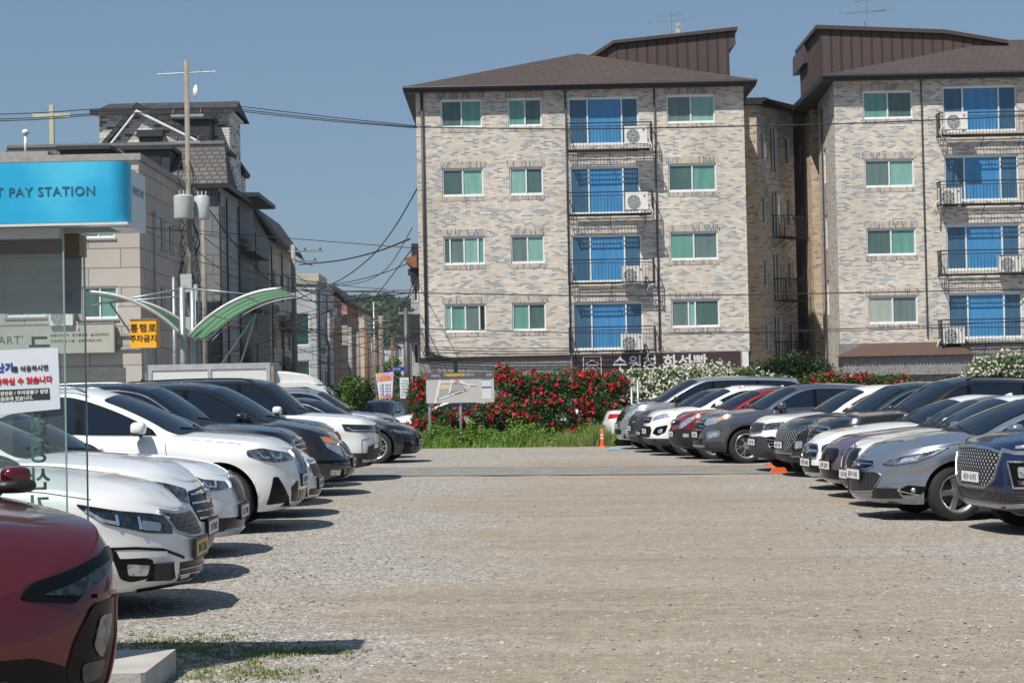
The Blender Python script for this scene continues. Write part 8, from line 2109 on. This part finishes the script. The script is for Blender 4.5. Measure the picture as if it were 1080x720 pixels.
for k in range(80):                                    # separate leafy clumps of different height
    cx = rng.uniform(nose_x(440, 53.6), nose_x(572 if k % 4 else 640, 53.6)); r_ = rng.uniform(.14, .32); h_ = rng.uniform(.2, .8)
    c_, d_ = blob_points(rng, [(cx, 53.6+rng.uniform(-.2, .5), h_*.5, r_, .25, h_*.6)], 330, .3); CC.append(c_[c_[:, 2] > .04])
tag(quads_mesh('leafy_weeds', rand_leaves(rng, np.concatenate(CC), .042, .6, .7), WEED), 'leafy ground weeds filling the foot of the rose hedge', kind='stuff')
# grass patches in the gravel near the slab
def grass_patch():
    rng = np.random.default_rng(12); n = 5200
    cs = [(135, 686, .16, .10), (165, 682, .25, .06), (205, 676, .30, .05), (240, 690, .30, .08), (215, 702, .35, .10), (270, 688, .22, .06), (300, 692, .22, .05), (240, 712, .35, .10), (335, 688, .12, .04), (190, 688, .2, .06), (195, 716, .25, .12), (285, 712, .18, .05)]
    out = []
    for i, (px_, py_, sx, sy) in enumerate(cs):
        p = ground_at(px_, py_, .05); k = n//len(cs); x = p.x+rng.normal(size=k)*sx*.8; y = p.y+rng.normal(size=k)*sy*2.2
        out.append(np.stack([x, y], 1))
    # tufts
    Q = np.concatenate(out); n = len(Q); tuft = rng.integers(0, 420, n); T_ = Q[rng.choice(n, 420)]; sel = rng.random(n) < .75; Q[sel] = T_[tuft[sel]]+rng.normal(size=(sel.sum(), 2))*.022
    ok = ~((Q[:, 0] < xs_+.03) & (Q[:, 1] < 10.75)); Q = Q[ok]; n = len(Q)
    z = np.array([gz(a_, b_) for a_, b_ in Q]); h = rng.uniform(.006, .026, n); a = rng.random(n)*6.28; r = h*rng.uniform(.3, 1.1, n)
    b = np.stack([Q[:, 0], Q[:, 1], z], 1); t = b+np.stack([np.cos(a)*r, np.sin(a)*r, h], 1); w = np.stack([-np.sin(a), np.cos(a), 0*a], 1)*rng.uniform(.002, .0045, n)[:, None]
    o = quads_mesh('grass', np.stack([b-w, b+w, (b+t)/2+w, t, (b+t)/2-w], 1), leaf_mat('lot_grass', (.12, .17, .04), (.24, .27, .10), .3)); tag(o, 'short green grass tufts growing in the gravel beside the slab', kind='stuff')
grass_patch()
# trees
def tree(px, py_top, py_bot, D, rad, label, lm, seed, n=5200, leaf=.12):
    rng = np.random.default_rng(seed); top = at(px, py_top, D); h = top.z; x = top.x; g0 = gz(x, D)
    o = empty('street_tree', (x, D, g0), 0, label, 'tree'); mb = MB()
    mb.tube([(0, 0, -.1), (.05, 0, h*.35), (0, .05, h*.75)], .1, 8, radii=[.11, .08, .03])
    for k in range(7):
        a = k*.9+seed; z = h*(.3+.07*k); mb.tube([(0, 0, z), (math.cos(a)*rad*.4, math.sin(a)*rad*.4, z+.4), (math.cos(a)*rad*.75, math.sin(a)*rad*.75, z+.75)], .03, 6, radii=[.04, .025, .01])
    mb.build('trunk', WOOD, o, smooth=True)
    lobes = [(math.cos(k*2.1)*rad*.5*rng.uniform(.5, 1), math.sin(k*2.1)*rad*.5, h*(.35+.55*k/9)+rng.uniform(-.1, .1), rad*rng.uniform(.35, .6), rad*.5, rad*rng.uniform(.28, .45)) for k in range(10)]
    C, d = blob_points(rng, lobes, n, .35); C[:, 2] = np.minimum(C[:, 2], h-g0+.1); quads_mesh('crown', rand_leaves(rng, C, leaf, .4, .65), lm, o)
TL = leaf_mat('tree_leaves', (.045, .11, .02), (.11, .22, .04), .3); TLD = leaf_mat('tree_leaves_dark', (.02, .055, .015), (.05, .11, .03), .25)
tree(369, 386, 425, 88, .62, 'bright green young tree beside the rusty pole on the side street', TL, 1, 2600, .10); tree(373, 391, 425, 86, .8, 'small green tree right of the bright young tree', TL, 2, 1600, .09); tree(352, 400, 425, 95, .9, 'dark low tree left of the bright young tree', TLD, 3, 2200)
tree(383, 396, 425, 100, .7, 'slim green tree between two poles on the side street', TLD, 4, 2500); tree(407, 372, 392, 150, 1.4, 'distant green tree in front of the low grey house', TL, 5, 2200, .16)
# ================================================================ sun, sky, camera
SUN = Vector((-.38, -.56, 1)).normalized()
w = bpy.data.worlds.new('World'); SC.world = w; w.use_nodes = True
wn = w.node_tree; sky = wn.nodes.new('ShaderNodeTexSky'); sky.sky_type = 'NISHITA'; sky.sun_disc = False
sky.sun_elevation = math.asin(SUN.z); sky.sun_rotation = math.atan2(SUN.x, SUN.y)
sky.air_density = 1.0; sky.dust_density = 1.0; sky.ozone_density = 1.6
mixn = wn.nodes.new('ShaderNodeMix'); mixn.data_type = 'RGBA'; mixn.inputs['Factor'].default_value = .62
mixn.inputs['B'].default_value = (1.62, 2.68, 4.1, 1)          # thin even haze over the blue
wn.links.new(sky.outputs[0], mixn.inputs['A']); wn.links.new(mixn.outputs['Result'], wn.nodes['Background'].inputs[0]); wn.nodes['Background'].inputs[1].default_value = .09
l = bpy.data.lights.new('sun', 'SUN'); l.energy = 5.0; l.angle = math.radians(.55); l.color = (1, .95, .87)
so = bpy.data.objects.new('sun', l); COL.objects.link(so); so.rotation_euler = SUN.to_track_quat('Z', 'Y').to_euler(); so.location = (-20, -30, 60)
cam = bpy.data.cameras.new('camera'); co = bpy.data.objects.new('camera', cam); COL.objects.link(co)
cam.sensor_width = 36; cam.lens = FPX/1080*36; cam.clip_start = .1; cam.clip_end = 6000
Mc = Matrix((( CR.x, CU.x, -CF.x, 0), (CR.y, CU.y, -CF.y, 0), (CR.z, CU.z, -CF.z, HCAM), (0, 0, 0, 1)))
co.matrix_world = Mc
SC.camera = co
vs = SC.view_settings; vs.view_transform = 'Standard'; vs.look = 'None'; vs.exposure = .17; vs.gamma = 1; vs.use_curve_mapping = False

# thin summer haze: an even box of air round everything
hz = bpy.data.materials.new('haze_air'); N_, L_ = nt(hz); N_.remove(bsdf(hz)); pv = N_.new('ShaderNodeVolumePrincipled')
pv.inputs['Color'].default_value = (.78, .86, .95, 1); pv.inputs['Density'].default_value = .00013; pv.inputs['Anisotropy'].default_value = .2
L_.new(pv.outputs[0], next(n for n in N_ if n.type == 'OUTPUT_MATERIAL').inputs['Volume'])
m_ = MB(); m_.box(-950, -60, -4, 950, 2600, 75); tag(m_.build('haze', hz), kind='stuff', label='thin even summer haze in the air')
